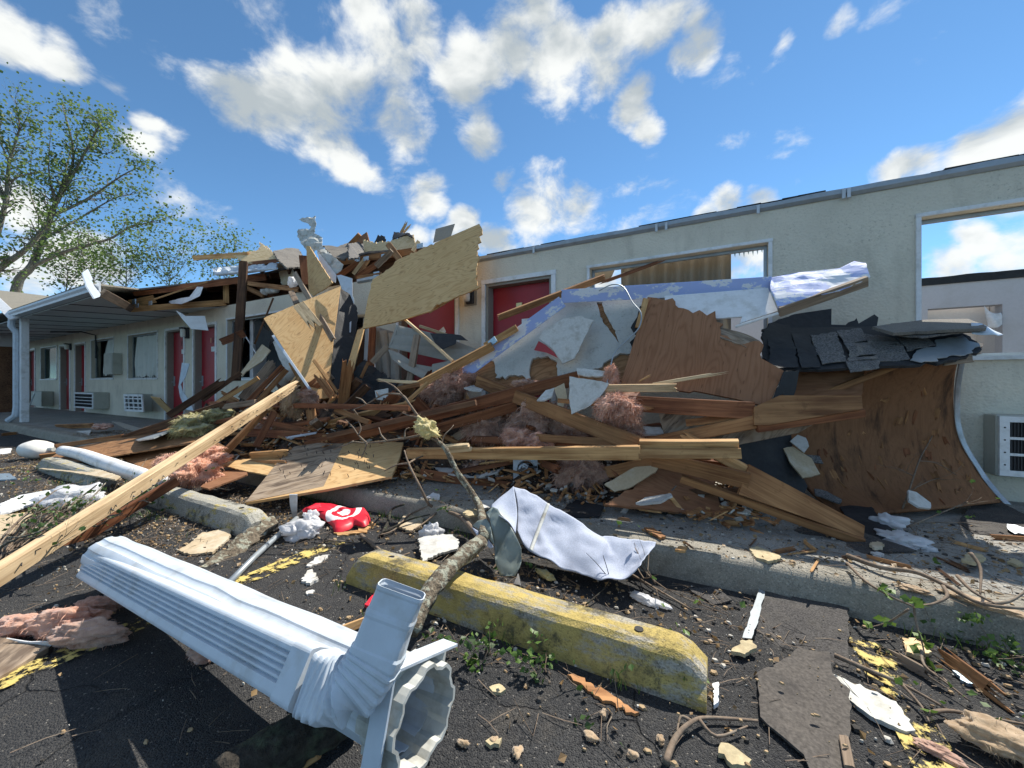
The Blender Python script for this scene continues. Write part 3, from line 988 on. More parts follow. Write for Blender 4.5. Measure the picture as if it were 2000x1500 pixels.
def kerb():
    prof = [(-1.913, -0.04), (-1.913, 0.150), (-2.03, 0.149)]
    for k in range(7):
        a = R(90 + k * 14)
        prof.append((-2.035 + 0.055 * math.cos(a), 0.092 + 0.055 * math.sin(a)))
    prof.append((-2.115, -0.04))
    xs = [-24 + i * 0.35 for i in range(0, 84)]
    loops = []
    for x in xs:
        d = 0.006 * noise.noise(Vector((x * 1.7, 0, 0)))
        loops.append([(x, p[0] + (d if i > 2 else 0), p[1] + (0.006 * noise.noise(Vector((x * 2.3, 5, 0))) if 2 < i < 8 else 0)) for i, p in enumerate(prof)])
    V, F = loft(loops)
    tag(mkobj('kerb', V, F, 'kerb_concrete', None, None, False), 'worn concrete kerb with a rounded nose', kind='structure')


kerb()
V, F = box_vf(-48, 5, 0.205, 5.1, -0.04, 0.15); tag(mkobj('floor', V, F, 'concrete'), 'bare room floor behind the motel wall', kind='structure')
for x, y0, y1 in ((-2.17, -7.5, -2.62), (0.52, -7.5, -2.3), (-4.9, -7.5, -2.7), (-7.6, -7.5, -2.7)):
    n = 14; V = []; F = []
    for i in range(n + 1):
        y = y0 + (y1 - y0) * i / n
        for s in (-0.06, 0.06):
            V.append((x + s + 0.006 * noise.noise(Vector((y * 5, s * 40, x))), y, 0.010))
        if i: a = 2 * i - 2; F.append((a, a + 1, a + 3, a + 2))
    tag(mkobj('parking_line', V, F, 'stripe_paint'), 'worn yellow parking line painted on the asphalt', kind='structure')

# ================================================================ the motel
HW = 2.69                                    # top of the wall
motel = thing('motel_building', 'long single-storey cream stucco motel with red doors, its roof torn off at one end', 'building', (0, 0, 0.15))


def WX(px, y=0.0):
    return Yp(px, 700, y).x


def WZ(px, py, y=0.0):
    return Yp(px, py, y).z


openings = []


def number_text(parent, s, x, z, y, size, mat):
    cu = bpy.data.curves.new('number', 'FONT'); cu.body = s; cu.size = size; cu.extrude = 0.002; cu.align_x = 'LEFT'
    tmp = bpy.data.objects.new('tmp_number', cu); COL.objects.link(tmp)
    dg = bpy.context.evaluated_depsgraph_get()
    me = bpy.data.meshes.new_from_object(tmp.evaluated_get(dg))
    bpy.data.objects.remove(tmp)
    me.name = 'number'; me.materials.clear(); me.materials.append(MAT[mat])
    o = bpy.data.objects.new('number', me); COL.objects.link(o)
    o.matrix_world = Matrix.Translation((x, y, z)) @ Matrix.Rotation(R(90), 4, 'X')
    o.parent = parent; o.matrix_parent_inverse = abs_mat(parent).inverted()
    return o


def door(pl, pr, ptop, num=None, note=True, handle=True, rec=0.13, trim='white_paint'):
    x0, x1 = WX(pl), WX(pr)
    zt = WZ(pr, ptop)
    tw = 0.055
    openings.append((x0 + tw, x1 - tw, 0.15, zt - tw))
    dz = zt - tw
    d = boxo('door', 'red_door', x0 + tw + 0.035, x1 - tw - 0.035, rec, rec + 0.045, 0.165, dz - 0.035, motel)
    # frame: jambs and head lining the opening, trim proud of the wall
    V, F = box_vf(x0 + tw + 0.002, x0 + tw + 0.033, 0.004, 0.196, 0.152, dz - 0.002)
    box_vf(x1 - tw - 0.033, x1 - tw - 0.002, 0.004, 0.196, 0.152, dz - 0.002, V, F)
    box_vf(x0 + tw + 0.035, x1 - tw - 0.035, 0.006, 0.194, dz - 0.033, dz - 0.004, V, F)
    mkobj('door_frame', V, F, 'siding', d, None)
    V, F = box_vf(x0, x0 + tw, -0.022, 0.001, 0.152, zt - tw)
    box_vf(x1 - tw, x1, -0.022, 0.001, 0.152, zt - tw, V, F)
    box_vf(x0 - 0.004, x1 + 0.004, -0.024, 0.001, zt - tw + 0.001, zt, V, F)
    mkobj('door_trim', V, F, trim, d, None)
    if handle:
        hx = x0 + tw + 0.09
        V, F = box_vf(hx - 0.03, hx + 0.03, rec - 0.012, rec - 0.001, 0.98, 1.22)
        tube_vf([Vector((hx, rec - 0.012, 1.08)), Vector((hx, rec - 0.055, 1.08)), Vector((hx + 0.11, rec - 0.06, 1.075))], 0.011, 8, V, F)
        mkobj('door_handle', V, F, 'metal_grey', d)
    w = x1 - x0 - 2 * tw
    if num:
        number_text(d, num[0], x0 + tw + w * 0.44, 1.96, rec - 0.003, 0.16, num[1])
        if len(num) > 2:
            number_text(d, num[2], x0 + tw + w * 0.44 + 0.095, 1.96, rec - 0.003, 0.16, 'ghost')
    if note:
        boxo('notice_card', 'white_paint', x0 + tw + w * 0.5, x0 + tw + w * 0.5 + 0.22, rec - 0.006, rec - 0.001, 1.76, 1.87, d, 0)
    return d


def curtain_mesh(parent, x0, x1, y, z0, z1, mat, amp=0.03, freq=26, skew=0.0, ragged=0.0, seed=0, name='curtain'):
    nx, nz = 110, 12; V = []; F = []; rng = random.Random(seed)
    for j in range(nz + 1):
        f = j / nz
        for i in range(nx + 1):
            u = i / nx
            x = x0 + (x1 - x0) * u + skew * (1 - f) * (0.5 + 0.5 * math.sin(u * 5 + seed))
            yy = y + amp * math.sin(u * (x1 - x0) * freq + 0.6 * math.sin(f * 4 + seed)) * (0.5 + 0.7 * (1 - f)) + 0.02 * noise.noise(Vector((u * 6, f * 3, seed)))
            z = z1 - (z1 - z0) * (1 - f)
            if j == 0: z += ragged * rng.random()
            V.append((x, yy, z))
    for j in range(nz):
        for i in range(nx):
            a = j * (nx + 1) + i
            F.append((a, a + 1, a + nx + 2, a + nx + 1))
    return mkobj(name, V, F, mat, parent, None, True)


def window(pl, pr, ptop, pbot, at='r', glass=True, tw=0.035, x1=None):
    x0 = WX(pl); x1 = WX(pr) if x1 is None else x1
    zt = WZ(pr if at == 'r' else pl, ptop); zb = WZ(pr if at == 'r' else pl, pbot)
    openings.append((x0 + tw, x1 - tw, zb + tw, zt - tw))
    V, F = box_vf(x0, x0 + tw, -0.018, 0.06, zb + tw, zt - tw)
    box_vf(x1 - tw, x1, -0.018, 0.06, zb + tw, zt - tw, V, F)
    V2, F2 = box_vf(x0 - 0.004, x1 + 0.004, -0.020, 0.062, zt - tw + 0.001, zt)
    V = [(x, y if y < 0.03 else 0.001, z) for x, y, z in V]
    V2 = [(x, y if y < 0.03 else 0.001, z) for x, y, z in V2]
    n = len(V); V += V2; F += [tuple(i + n for i in f) for f in F2]
    w = mkobj('window', V, F, 'white_paint', motel)
    V, F = box_vf(x0 - 0.006, x1 + 0.006, -0.035, 0.003, zb, zb + tw - 0.001)
    mkobj('window_sill', V, F, 'white_paint', w)
    # sash frame inside the opening
    a, b, c, d = x0 + tw + 0.003, x1 - tw - 0.003, zb + tw + 0.003, zt - tw - 0.003
    V, F = box_vf(a, a + 0.025, 0.08, 0.12, c, d); box_vf(b - 0.025, b, 0.08, 0.12, c, d, V, F)
    box_vf(a + 0.026, b - 0.026, 0.081, 0.119, d - 0.025, d, V, F); box_vf(a + 0.026, b - 0.026, 0.081, 0.119, c, c + 0.025, V, F)
    mkobj('sash', V, F, 'metal_grey', w)
    if glass:
        boxo('pane', 'glass', a + 0.026, b - 0.026, 0.095, 0.101, c + 0.026, d - 0.026, w, 0)
    return w, (a, b, c, d)


door(50, 70, 680, None, False)
door(117, 138, 671, None, False)
door(146, 168, 667, None, False)
door(323, 362, 637, ('15', 'ghost'))
door(377, 424, 628, ('1', 'brass', '57'))
door(775, 897, 556, None, False, False)
dG = door(942, 1086, 527, None, True, False)
boxo('door_latch', 'brass', WX(1010, .12), WX(1021, .12), .09, .128, WZ(1015, 604, .12), WZ(1015, 592, .12), dG, 0.002)
w1, q = window(80, 112, 674, 742); curtain_mesh(w1, q[0], q[1], 0.16, q[2], q[3], 'curtain', 0.03, 22, 0, 0, 1)
w2, q = window(178, 223, 657, 741, glass=False); curtain_mesh(w2, q[0] + 0.55 * (q[1] - q[0]), q[1] - 0.02, 0.10, q[2] + 0.05, q[3] - 0.03, 'curtain', 0.04, 22, -0.5, 0.1, 2)
V, F = [], []
shard = [(q[0] + 0.03, q[2] + 0.03), (q[0] + 0.25, q[2] + 0.03), (q[0] + 0.12, q[2] + 0.4), (q[0] + 0.2, q[2] + 0.9), (q[0] + 0.03, q[3] - 0.1)]
poly3('broken_pane', [(x, 0.1, z) for x, z in shard], 0.005, 'glass', w2)
w3, q = window(250, 309, 645, 741, glass=False); curtain_mesh(w3, q[0] + 0.18 * (q[1] - q[0]), q[1] - 0.03, 0.06, q[2] - 0.02, q[3] - 0.05, 'curtain', 0.045, 20, -0.12, 0.12, 3)
shard = [(q[0] + 0.03, q[2] + 0.03), (q[0] + 0.10, q[2] + 0.35), (q[0] + 0.16, q[2] + 0.8), (q[0] + 0.22, q[3] - 0.03), (q[0] + 0.03, q[3] - 0.03)]
poly3('broken_pane', [(x, 0.1, z) for x, z in shard], 0.005, 'glass', w3)
w4, q4 = window(443, 588, 600, 742, glass=False)
shard = [(q4[0] + 0.03, q4[2] + 0.03), (q4[0] + 0.42, q4[2] + 0.03), (q4[0] + 0.30, q4[2] + 0.5), (q4[0] + 0.5, q4[3] - 0.25), (q4[0] + 0.03, q4[3] - 0.03)]
poly3('broken_pane', [(x, 0.1, z) for x, z in shard], 0.005, 'glass', w4)
w5, q5 = window(1147, 1508, 466, 706, glass=False, tw=0.03)
w6, q6 = window(1788, 2150, 419, 706, at='l', glass=False, tw=0.03, x1=3.6)
openings.append((WX(606), WX(735), 0.15, 2.15))          # the wall is smashed in here
# drape hanging askew in the roofless room, seen through the wide window
dr = curtain_mesh(w5, WX(1212, .35), WX(1428, .35), 0.36, 1.15, 2.17, 'drape_tan', 0.05, 46, 0, 0.02, 5, 'drape')
bp = Yp(1214, 522, .36); bq = Yp(1422, 487, .36)
for o_ in (dr,):
    me = o_.data
    for v in me.vertices:
        u = (v.co.x - WX(1212, .35)) / max(0.01, WX(1428, .35) - WX(1212, .35))
        v.co.z = v.co.z - 2.17 + (bp.z + (bq.z - bp.z) * u)
V = []; F = []
for i in range(25):
    u = i / 24; p = bp + (bq - bp) * u
    for zz in (0.0, 0.095):
        V.append((p.x, 0.335 + 0.012 * math.sin(u * 60), p.z + zz - 0.005))
    if i: a = 2 * i - 2; F.append((a, a + 2, a + 3, a + 1))
mkobj('drape_heading', V, F, 'drape_dark', w5)
patch('torn_drape', [[(1150, 533, .3), (1153, 545, .3)], [(1180, 528, .34), (1178, 552, .3)], [(1203, 520, .36), (1196, 540, .3)]], 5, 4, .004, 'drape_tan', 0.012, 9, w5, 4)
for i in range(8):
    x = WX(1436 + i * 9); z = q5[3]
    L = random.uniform(0.03, 0.07)
    mkobj('shard', [(x - .008, .09, z - .03), (x + .008, .09, z - .03), (x + .002, .092, z - .03 - L), (x, .098, z - .03)], [(0, 2, 1), (0, 1, 3), (1, 2, 3), (2, 0, 3)], 'glass', w5)

XR = 4.2


def wall_with_openings(name, x0, x1, y0, y1, z0, z1, ops, mat, ztop=None):
    xs = sorted(set([x0, x1] + [v for o in ops for v in o[:2] if x0 < v < x1])); zs = sorted(set([z0, z1] + [v for o in ops for v in o[2:] if z0 < v < z1]))
    # keep cells square enough for shading detail
    def solid(i, j):
        if i < 0 or j < 0 or i >= len(xs) - 1 or j >= len(zs) - 1: return False
        cx, cz = (xs[i] + xs[i + 1]) / 2, (zs[j] + zs[j + 1]) / 2
        return not any(o[0] < cx < o[1] and o[2] < cz < o[3] for o in ops)
    V = []; F = []; idx = {}

    def v(x, y, z):
        k = (round(x, 5), round(y, 5), round(z, 5))
        if k not in idx: idx[k] = len(V); V.append((x, y, z))
        return idx[k]
    for i in range(len(xs) - 1):
        for j in range(len(zs) - 1):
            if not solid(i, j): continue
            a, b, c, d = xs[i], xs[i + 1], zs[j], zs[j + 1]
            F.append((v(a, y0, c), v(b, y0, c), v(b, y0, d), v(a, y0, d))); F.append((v(b, y1, c), v(a, y1, c), v(a, y1, d), v(b, y1, d)))
            if not solid(i - 1, j): F.append((v(a, y1, c), v(a, y0, c), v(a, y0, d), v(a, y1, d)))
            if not solid(i + 1, j): F.append((v(b, y0, c), v(b, y1, c), v(b, y1, d), v(b, y0, d)))
            if not solid(i, j - 1): F.append((v(a, y1, c), v(b, y1, c), v(b, y0, c), v(a, y0, c)))
            if not solid(i, j + 1): F.append((v(a, y0, d), v(b, y0, d), v(b, y1, d), v(a, y1, d)))
    return mkobj(name, V, F, mat, motel)


wall_with_openings('front_wall', -48, XR, 0.0, 0.2, 0.0, HW, openings, 'stucco')
wall_with_openings('back_wall', -48, 7.5, 5.2, 5.4, 0.0, HW + 0.1, [(WX(1812, 5.2), WX(1958, 5.2), 0.9, WZ(1958, 594, 5.2))], 'interior_wall')
nx0, nx1 = WX(1812, 5.2), WX(1958, 5.2); nz1 = WZ(1958, 594, 5.2)
V, F = box_vf(nx0 - .05, nx1 + .05, 5.95, 6.0, 0.8, nz1 + .2); box_vf(nx0 - .06, nx0 - .01, 5.405, 5.945, 0.8, nz1 + .2, V, F); box_vf(nx1 + .01, nx1 + .06, 5.405, 5.945, .8, nz1 + .2, V, F); box_vf(nx0 - .06, nx1 + .06, 5.405, 5.945, .7, .79, V, F)
mkobj('alcove', V, F, 'niche_wall', motel)
boxo('alcove_header', 'niche_wall', nx0 - .0, nx1, 5.55, 5.62, nz1 - 0.32, nz1 + 0.15, motel)
patch('torn_wallpaper', [[(1922, 597, 5.15), (1926, 620, 5.12), (1930, 640, 5.12)], [(1938, 612, 5.1), (1940, 630, 5.08), (1945, 640, 5.1)], [(1957, 610, 5.15), (1957, 628, 5.12), (1957, 634, 5.13)]], 6, 5, .004, 'white_paint', .03, 6, motel, 8)
# dark roofing left along the top of the back wall
V = []; F = []
for i in range(60):
    x = -2 + i * 0.16
    h = 0.13 + 0.025 * noise.noise(Vector((x * 3, 0, 0)))
    V += [(x, 5.17, HW + 0.09), (x, 5.16 + 0.02 * noise.noise(Vector((x * 8, 2, 0))), HW + 0.09 + h), (x, 5.45, HW + 0.12 + h), (x, 5.45, HW + 0.101)]
    if i:
        a = 4 * (i - 1)
        for k in range(4): F.append((a + k, a + (k + 1) % 4, a + 4 + (k + 1) % 4, a + 4 + k))
mkobj('roofing_edge', V, F, 'felt_black', motel)
# partitions between rooms
for i, x in enumerate((-25.5, -22.0, -18.6, -15.2, -11.9, -8.6, -5.2)):
    boxo('partition_wall', 'interior_wall', x - 0.06, x + 0.06, 0.205, 5.195, 0.15, HW - 0.02, motel, 0)
# ceiling over the rooms that still have one
boxo('ceiling', 'interior_wall', -48, -4.6, 0.203, 5.19, HW - 0.018, HW + 0.02, motel, 0)
# metal drip edge and gutter strap along the bare wall top
V = []; F = []
n = 120
for i in range(n + 1):
    x = WX(700) + (XR - WX(700)) * i / n
    w_ = 0.006 * noise.noise(Vector((x * 2, 0, 0)))
    V += [(x, -0.012 + w_, HW - 0.035), (x, -0.035 + w_, HW - 0.01), (x, -0.03 + w_, HW + 0.03 + 0.012 * noise.noise(Vector((x * 3, 4, 0)))), (x, 0.21, HW + 0.032), (x, 0.21, HW + 0.004)]
    if i:
        a = 5 * (i - 1)
        for k in range(5): F.append((a + k, a + (k + 1) % 5, a + 5 + (k + 1) % 5, a + 5 + k))
mkobj('drip_edge', V, F, 'metal_grey', motel)
for px in (1045, 1283, 1302, 1645, 1655, 1480):
    x = WX(px); boxo('gutter_clip', 'white_metal', x - .012, x + .012, -0.05, -0.036, HW - .06, HW + .02, motel, 0)
# nailer strips with torn felt lying on the wall top
V = []; F = []
rng = random.Random(4)
for i in range(70):
    x = WX(940) + rng.random() * (XR - WX(940)); L = rng.uniform(.1, .5); h = rng.uniform(.005, .03)
    box_vf(x, x + L, 0.02, 0.18, HW + .033, HW + .036 + h, V, F)
o = mkobj('torn_roof_felt', V, F, 'felt_black', motel); tag(o, kind='stuff')

# ---- canopy over the walkway (still standing at the far end)


def soff_z(y): return HW - 0.012 + (y * 0.13 / 1.85)


xs = [-24 + 1.21 * i for i in range(12)]
xs = [x for x in xs if x < -10.75] + [-10.75]
for a, b in zip(xs[:-1], xs[1:]):
    poly3('soffit_panel', [(a + .018, -1.88, soff_z(-1.88)), (b - .018, -1.88, soff_z(-1.88)), (b - .018, -0.015, soff_z(0)), (a + .018, -0.015, soff_z(0))], -0.012, 'soffit', motel, Vector((0, 0, -1)))
    board('soffit_batten', None, Vector((b, -1.87, soff_z(-1.87) - .016)), Vector((b, -.03, soff_z(-.03) - .016)), .035, .012, 'dark_metal', parent=motel, warp=0, face=Vector((0, 0, -1)))
poly3('soffit_panel', [(-10.73, -1.88, soff_z(-1.88)), (-9.1, -1.88, soff_z(-1.88)), (-10.73, -1.02, soff_z(-1.0))], -0.012, 'soffit', motel, Vector((0, 0, -1)))
poly3('soffit_panel', [(-10.73, -0.98, soff_z(-1.0)), (-9.4, -0.015, soff_z(0)), (-10.73, -0.015, soff_z(0))], -0.012, 'soffit', motel, Vector((0, 0, -1)))
V = []; F = []
prof = [(-1.90, 2.545), (-2.0, 2.56), (-2.005, 2.60), (-2.03, 2.635), (-2.03, 2.672), (-2.015, 2.672), (-1.985, 2.61), (-1.90, 2.60)]
loops = [[(x, p[0], p[1]) for p in prof] for x in (-14.2, -13, -11.5, -10, -9.15)]
V, F = loft(loops); mkobj('gutter', V, F, 'white_metal', motel)
boxo('fascia', 'white_paint', -14.2, -9.15, -1.897, -1.875, 2.58, 2.73, motel, 0)


def roof_z(y): return 2.74 + (y + 1.95) * 0.25


poly3('roof', [(-26, -1.97, roof_z(-1.97)), (-9.3, -1.97, roof_z(-1.97)), (-10.4, -1.0, roof_z(-1.0)), (-10.4, 2.6, roof_z(2.6)), (-26, 2.6, roof_z(2.6))], 0.03, 'roof_shingle', motel, UP)
front = [(-10.39, -1.0), (-10.2, -0.86), (-9.9, -0.7), (-9.7, -0.62), (-9.4, -0.36), (-9.0, -0.25), (-8.6, -0.05), (-8.2, 0.0), (-7.8, 0.12), (-7.3, 0.1), (-6.8, 0.25), (-6.3, 0.2), (-5.8, 0.4), (-5.3, 0.35), (-4.9, 0.8), (-4.6, 0.9)]
poly3('roof', [(x, y, roof_z(y)) for x, y in front] + [(-4.6, 2.6, roof_z(2.6)), (-10.39, 2.6, roof_z(2.6))], 0.03, 'shingle', motel, UP)
poly3('roof', [(-26, 2.605, roof_z(2.6)), (-4.6, 2.605, roof_z(2.6)), (-4.6, 5.6, roof_z(2.6) - .75), (-26, 5.6, roof_z(2.6) - .75)], 0.03, 'shingle', motel, UP)
boxo('attic_shade_backing', 'wood_dark', -24, -4.6, 0.95, 1.0, HW + .021, roof_z(1.0) - .04, motel, 0)  # added dark backing so the open attic reads as deep shade
# roof of the wing that comes forward at the far end
sheet('wing_roof', None, [(27, 617, -1.96), (118, 583, 0.5), (0, 569, -0.6)], [(24, 616), (112, 592), (118, 581), (60, 574), (-60, 560), (-60, 540), (-60, 545)], 0.04, 'roof_shingle', parent=motel)
board('wing_rake', None, (29, 622, -1.98), (-50, 545, -1.98), 0.17, 0.03, 'white_paint', parent=motel)
boxo('wing_wall', 'interior_wall', -19.9, -19.7, -7, -0.9, 0.0, 2.6, motel, 0)
boxo('wing_door', 'wood_dark', -19.69, -19.65, -1.55, -0.95, 0.1, 2.2, motel, 0)
# the post at the corner with its white downspout
boxo('canopy_post', 'white_paint', -14.16, -14.03, -1.87, -1.74, 0.15, 2.56, motel, 0.01)
V, F = tube_vf([Vector((-14.25, -1.95, 2.6)), Vector((-14.25, -1.97, 2.35)), Vector((-14.2, -1.9, 2.2)), Vector((-14.2, -1.9, 0.5)), Vector((-14.2, -1.92, 0.3)), Vector((-14.32, -2.0, 0.19))], 0.06, 8)
mkobj('downspout', V, F, 'white_metal', motel)

# ---- fittings on the wall


def wall_lamp(px, py0, py1, w=0.10):
    x = WX(px); z0, z1 = WZ(px, py1), WZ(px, py0); h = z1 - z0
    l = boxo('wall_lamp', 'dark_metal', x - w / 2, x + w / 2, -0.05, -0.002, z0, z1, motel)
    V, F = tube_vf([Vector((x, -0.10, z0 + .02)), Vector((x, -0.105, z0 + .05)), Vector((x, -0.105, z1 - h * .25)), Vector((x, -0.10, z1 - h * .18))], [w * .35, w * .42, w * .42, w * .35], 10)
    mkobj('lamp_glass', V, F, 'globe', l, None, True)
    boxo('lamp_cap', 'dark_metal', x - w / 2, x + w / 2, -0.16, -0.052, z1 - h * .17, z1 - .005, l)


wall_lamp(139, 671, 684, .12); wall_lamp(368, 640, 661, .12); wall_lamp(920, 567, 594, .11)
boxo('lamp_plate', 'siding', WX(908), WX(931), -0.012, -0.001, WZ(920, 597), WZ(920, 565), motel, 0)
mb = boxo('meter_box', 'box_beige', WX(222), WX(239), -0.2, -0.002, WZ(230, 731), WZ(230, 691), motel)
boxo('box_lid', 'box_beige', WX(222) + .03, WX(239) - .03, -0.208, -0.201, WZ(230, 727), WZ(230, 695), mb, 0)
V, F = tube_vf([Vector((WX(190), -0.03, WZ(190, 700))), Vector((WX(190), -0.035, WZ(190, 655))), Vector((WX(187), -0.3, 2.58)), Vector((WX(187), -0.9, 2.5))], 0.022, 6)
mkobj('conduit', V, F, 'dark_metal', motel)


def air_con(xa, xb, d, z0, z1, rows=3, off=False, tilt=0.0, mat='box_beige'):
    ac = boxo('air_conditioner', mat, xa, xb, -d, -0.003, z0, z1, motel, 0.008)
    w, h = xb - xa, z1 - z0
    if not off:
        V, F = box_vf(xa + .01, xb - .01, -d - .02, -d - .001, z0 + .01, z0 + .05); box_vf(xa + .01, xb - .01, -d - .02, -d - .001, z1 - .05, z1 - .01, V, F)
        box_vf(xa + .01, xa + .06, -d - .02, -d - .001, z0 + .051, z1 - .051, V, F); box_vf(xb - .06, xb - .01, -d - .02, -d - .001, z0 + .051, z1 - .051, V, F)
        for k in range(1, rows):
            z = z0 + .05 + (h - .1) * k / rows
            box_vf(xa + .061, xb - .061, -d - .019, -d - .001, z - .009, z + .009, V, F)
        p = mkobj('front_panel', V, F, 'white_paint', ac)
        boxo('recess_shade', 'black', xa + .061, xb - .061, -d - .003, -d - .0012, z0 + .051, z1 - .051, ac, 0)  # black plate whose colour stands for the shaded recess behind the fins
        V, F = [], []
        nf = int((w - .12) / .016)
        for k in range(nf):
            x = xa + .063 + (w - .126) * (k + .5) / nf
            box_vf(x - .0022, x + .0022, -d - .011, -d - .0032, z0 + .052, z1 - .052, V, F)
        mkobj('grille', V, F, 'dark_metal', p)
        V, F = [], []
        for k in range(4):
            z = z0 + h * (.2 + .2 * k); V, F = [], []
            tube_vf([Vector((xa + .035, -d - .0195, z)), Vector((xa + .035, -d - .022, z))], .006, 6, V, F)
            mkobj('screw', V, F, 'dark_metal', p)
    return ac


air_con(1.80, 2.62, 0.155, 0.355, 0.805)
air_con(WX(84), WX(105), 0.28, WZ(95, 792), WZ(95, 764), off=True)
a2 = air_con(WX(176), WX(214), 0.32, WZ(200, 797), WZ(200, 766), rows=4)
air_con(WX(270), WX(298), 0.25, WZ(290, 803), WZ(290, 769), off=True)


def loose_grille(label, c, w, h, rot, lean, mat, rows=4):
    c = pt(c); t = thing('air_conditioner_grille', label, 'grille', c - Vector((0, 0, h / 2)))
    mw = Matrix.Translation(c) @ Matrix.Rotation(R(rot), 4, 'Z') @ Matrix.Rotation(R(lean), 4, 'X')
    V, F = box_vf(-w / 2, w / 2, -.012, .012, -h / 2, -h / 2 + .05); box_vf(-w / 2, w / 2, -.012, .012, h / 2 - .05, h / 2, V, F)
    box_vf(-w / 2, -w / 2 + .05, -.0121, .0121, -h / 2 + .051, h / 2 - .051, V, F); box_vf(w / 2 - .05, w / 2, -.0121, .0121, -h / 2 + .051, h / 2 - .051, V, F)
    for k in range(1, rows):
        z = -h / 2 + h * k / rows; box_vf(-w / 2 + .051, w / 2 - .051, -.009, .009, z - .014, z + .014, V, F)
        x = -w / 2 + w * k / rows; box_vf(x - .012, x + .012, -.013, .0075, -h / 2 + .051, h / 2 - .051, V, F)
    mkobj('grille_frame', V, F, mat, t, mw)
    V, F = box_vf(-w / 2 + .04, w / 2 - .04, .014, .017, -h / 2 + .04, h / 2 - .04)
    mkobj('filter', V, F, 'drape_dark', t, mw)


loose_grille('white lattice grille hanging crooked off its air conditioner below torn curtain', (261, 787, -.42), .82, .42, 6, 3, 'white_paint')
loose_grille('dark grille panel fallen beside the far air conditioner', (63, 779, -.55), .8, .42, -10, -14, 'metal_grey')
# the exposed roof frame at the torn edge
board('truss_chord', None, (256, 604, -1.0), (441, 591, -0.05), .12, .04, 'wood_tan', parent=motel, rag=(0, .03))
board('rafter_end', None, (199, 572, -1.9), (258, 603, -1.0), .15, .04, 'wood_grey', parent=motel)
board('truss_gusset', None, (254, 593, -0.98), (302, 584, -0.75), .16, .03, 'wood_tan', parent=motel)
boxo('nail_plate', 'plate_blue', -10.56, -10.42, -1.05, -1.03, 2.66, 2.76, motel, 0)
board('truss_post', None, (441, 545, -.05), (442, 592, -.05), .10, .04, 'wood_tan', parent=motel)
board('truss_web', None, (450, 547, 0.05), (515, 578, 0.05), .09, .04, 'wood_mid', parent=motel)
board('truss_web', None, (496, 552, 0.3), (545, 590, .3), .09, .04, 'wood_red', parent=motel)
board('rafter', None, (262, 573, -.95), (520, 541, .1), .12, .04, 'wood_red', parent=motel)
board('lath', None, (300, 585, -1.05), (405, 550, -.4), .03, .015, 'wood_tan', parent=motel)
for i, x in enumerate((-10.2, -9.6, -9.0, -8.4, -7.8, -7.2, -6.6, -6.0)):
    A = Vector((x, 0.12, roof_z(0.12) - .09)); B = Vector((x, 0.94, roof_z(.94) - .09))
    board('rafter', None, A, B, .1, .04, 'wood_dark', parent=motel, face=Vector((1, 0, 0)))
for px, py in ((268, 597), (294, 592), (446, 546)):
    p = Yp(px, py, -1.06 if px < 300 else -.09)
    boxo('nail_plate', 'plate_blue', p.x - .07, p.x + .07, p.y - .006, p.y, p.z - .04, p.z + .04, motel, 0)

mat_leaf('leaf_tree', (0.075, 0.125, 0.032), (0.18, 0.26, 0.07), 0.6)
# ================================================================ trees behind


def tree(name, label, limbs, depth, leafmat, nleaf, lsize, rng_seed, spread, group=None, twr=0.05):
    rng = random.Random(rng_seed)
    base = limbs[0][0][0]
    V, F = [], []; LV, LF = [], []
    root = D(base[0], 750, depth); root.z = -0.05
    t = thing(name, label, 'tree', root, group)
    tips = []
    for li, (pts, r0, r1) in enumerate(limbs):
        P = []
        for j, p in enumerate(pts):
            k = depth + (p[2] if len(p) > 2 else 0) + (0.35 * noise.noise(Vector((li, j, rng_seed))) if li else 0)
            P.append(D(p[0], p[1], k))
        if li == 0: P[0].z = -0.05
        S = catmull(P, 4); m = len(S)
        rad = [.5 * (r0 + (r1 - r0) * (i / (m - 1)) ** .8) for i in range(m)]
        tube_vf(S, rad, 7, V, F)
        # side twigs along the limb
        start = 0.30 if li == 0 else 0.12
        nt_ = int(spread * m)
        for q in range(nt_):
            i = rng.randint(int(m * start), m - 1)
            dirn = (S[i] - S[i - 1]).normalized()
            nd = (dirn * 0.8 + Vector((rng.uniform(-1, 1), rng.uniform(-1, 1), rng.uniform(-.5, 1.0)))).normalized()
            L = rng.uniform(0.5, 1.45) * depth / 25
            twigs(rng, S[i], nd, L, min(rad[i] * .5, twr), 1, V, F, 4, 0.5, 0.0, (2, 4), tips)
        tips.append((S[-1], (S[-1] - S[-2]).normalized()))
    mkobj('trunk', V, F, 'bark', t, None, True)
    for q in range(nleaf):
        p, d = tips[rng.randrange(len(tips))]
        pp = p + Vector((rng.gauss(0, 1), rng.gauss(0, 1), rng.gauss(0, 1))) * 0.28 * depth / 25
        dd = Vector((rng.uniform(-1, 1), rng.uniform(-1, 1), rng.uniform(-1, .4))).normalized()
        leaf_vf(pp, dd, lsize * rng.uniform(.6, 1.25), rng, LV, LF)
    mkobj('crown', LV, LF, leafmat, t)


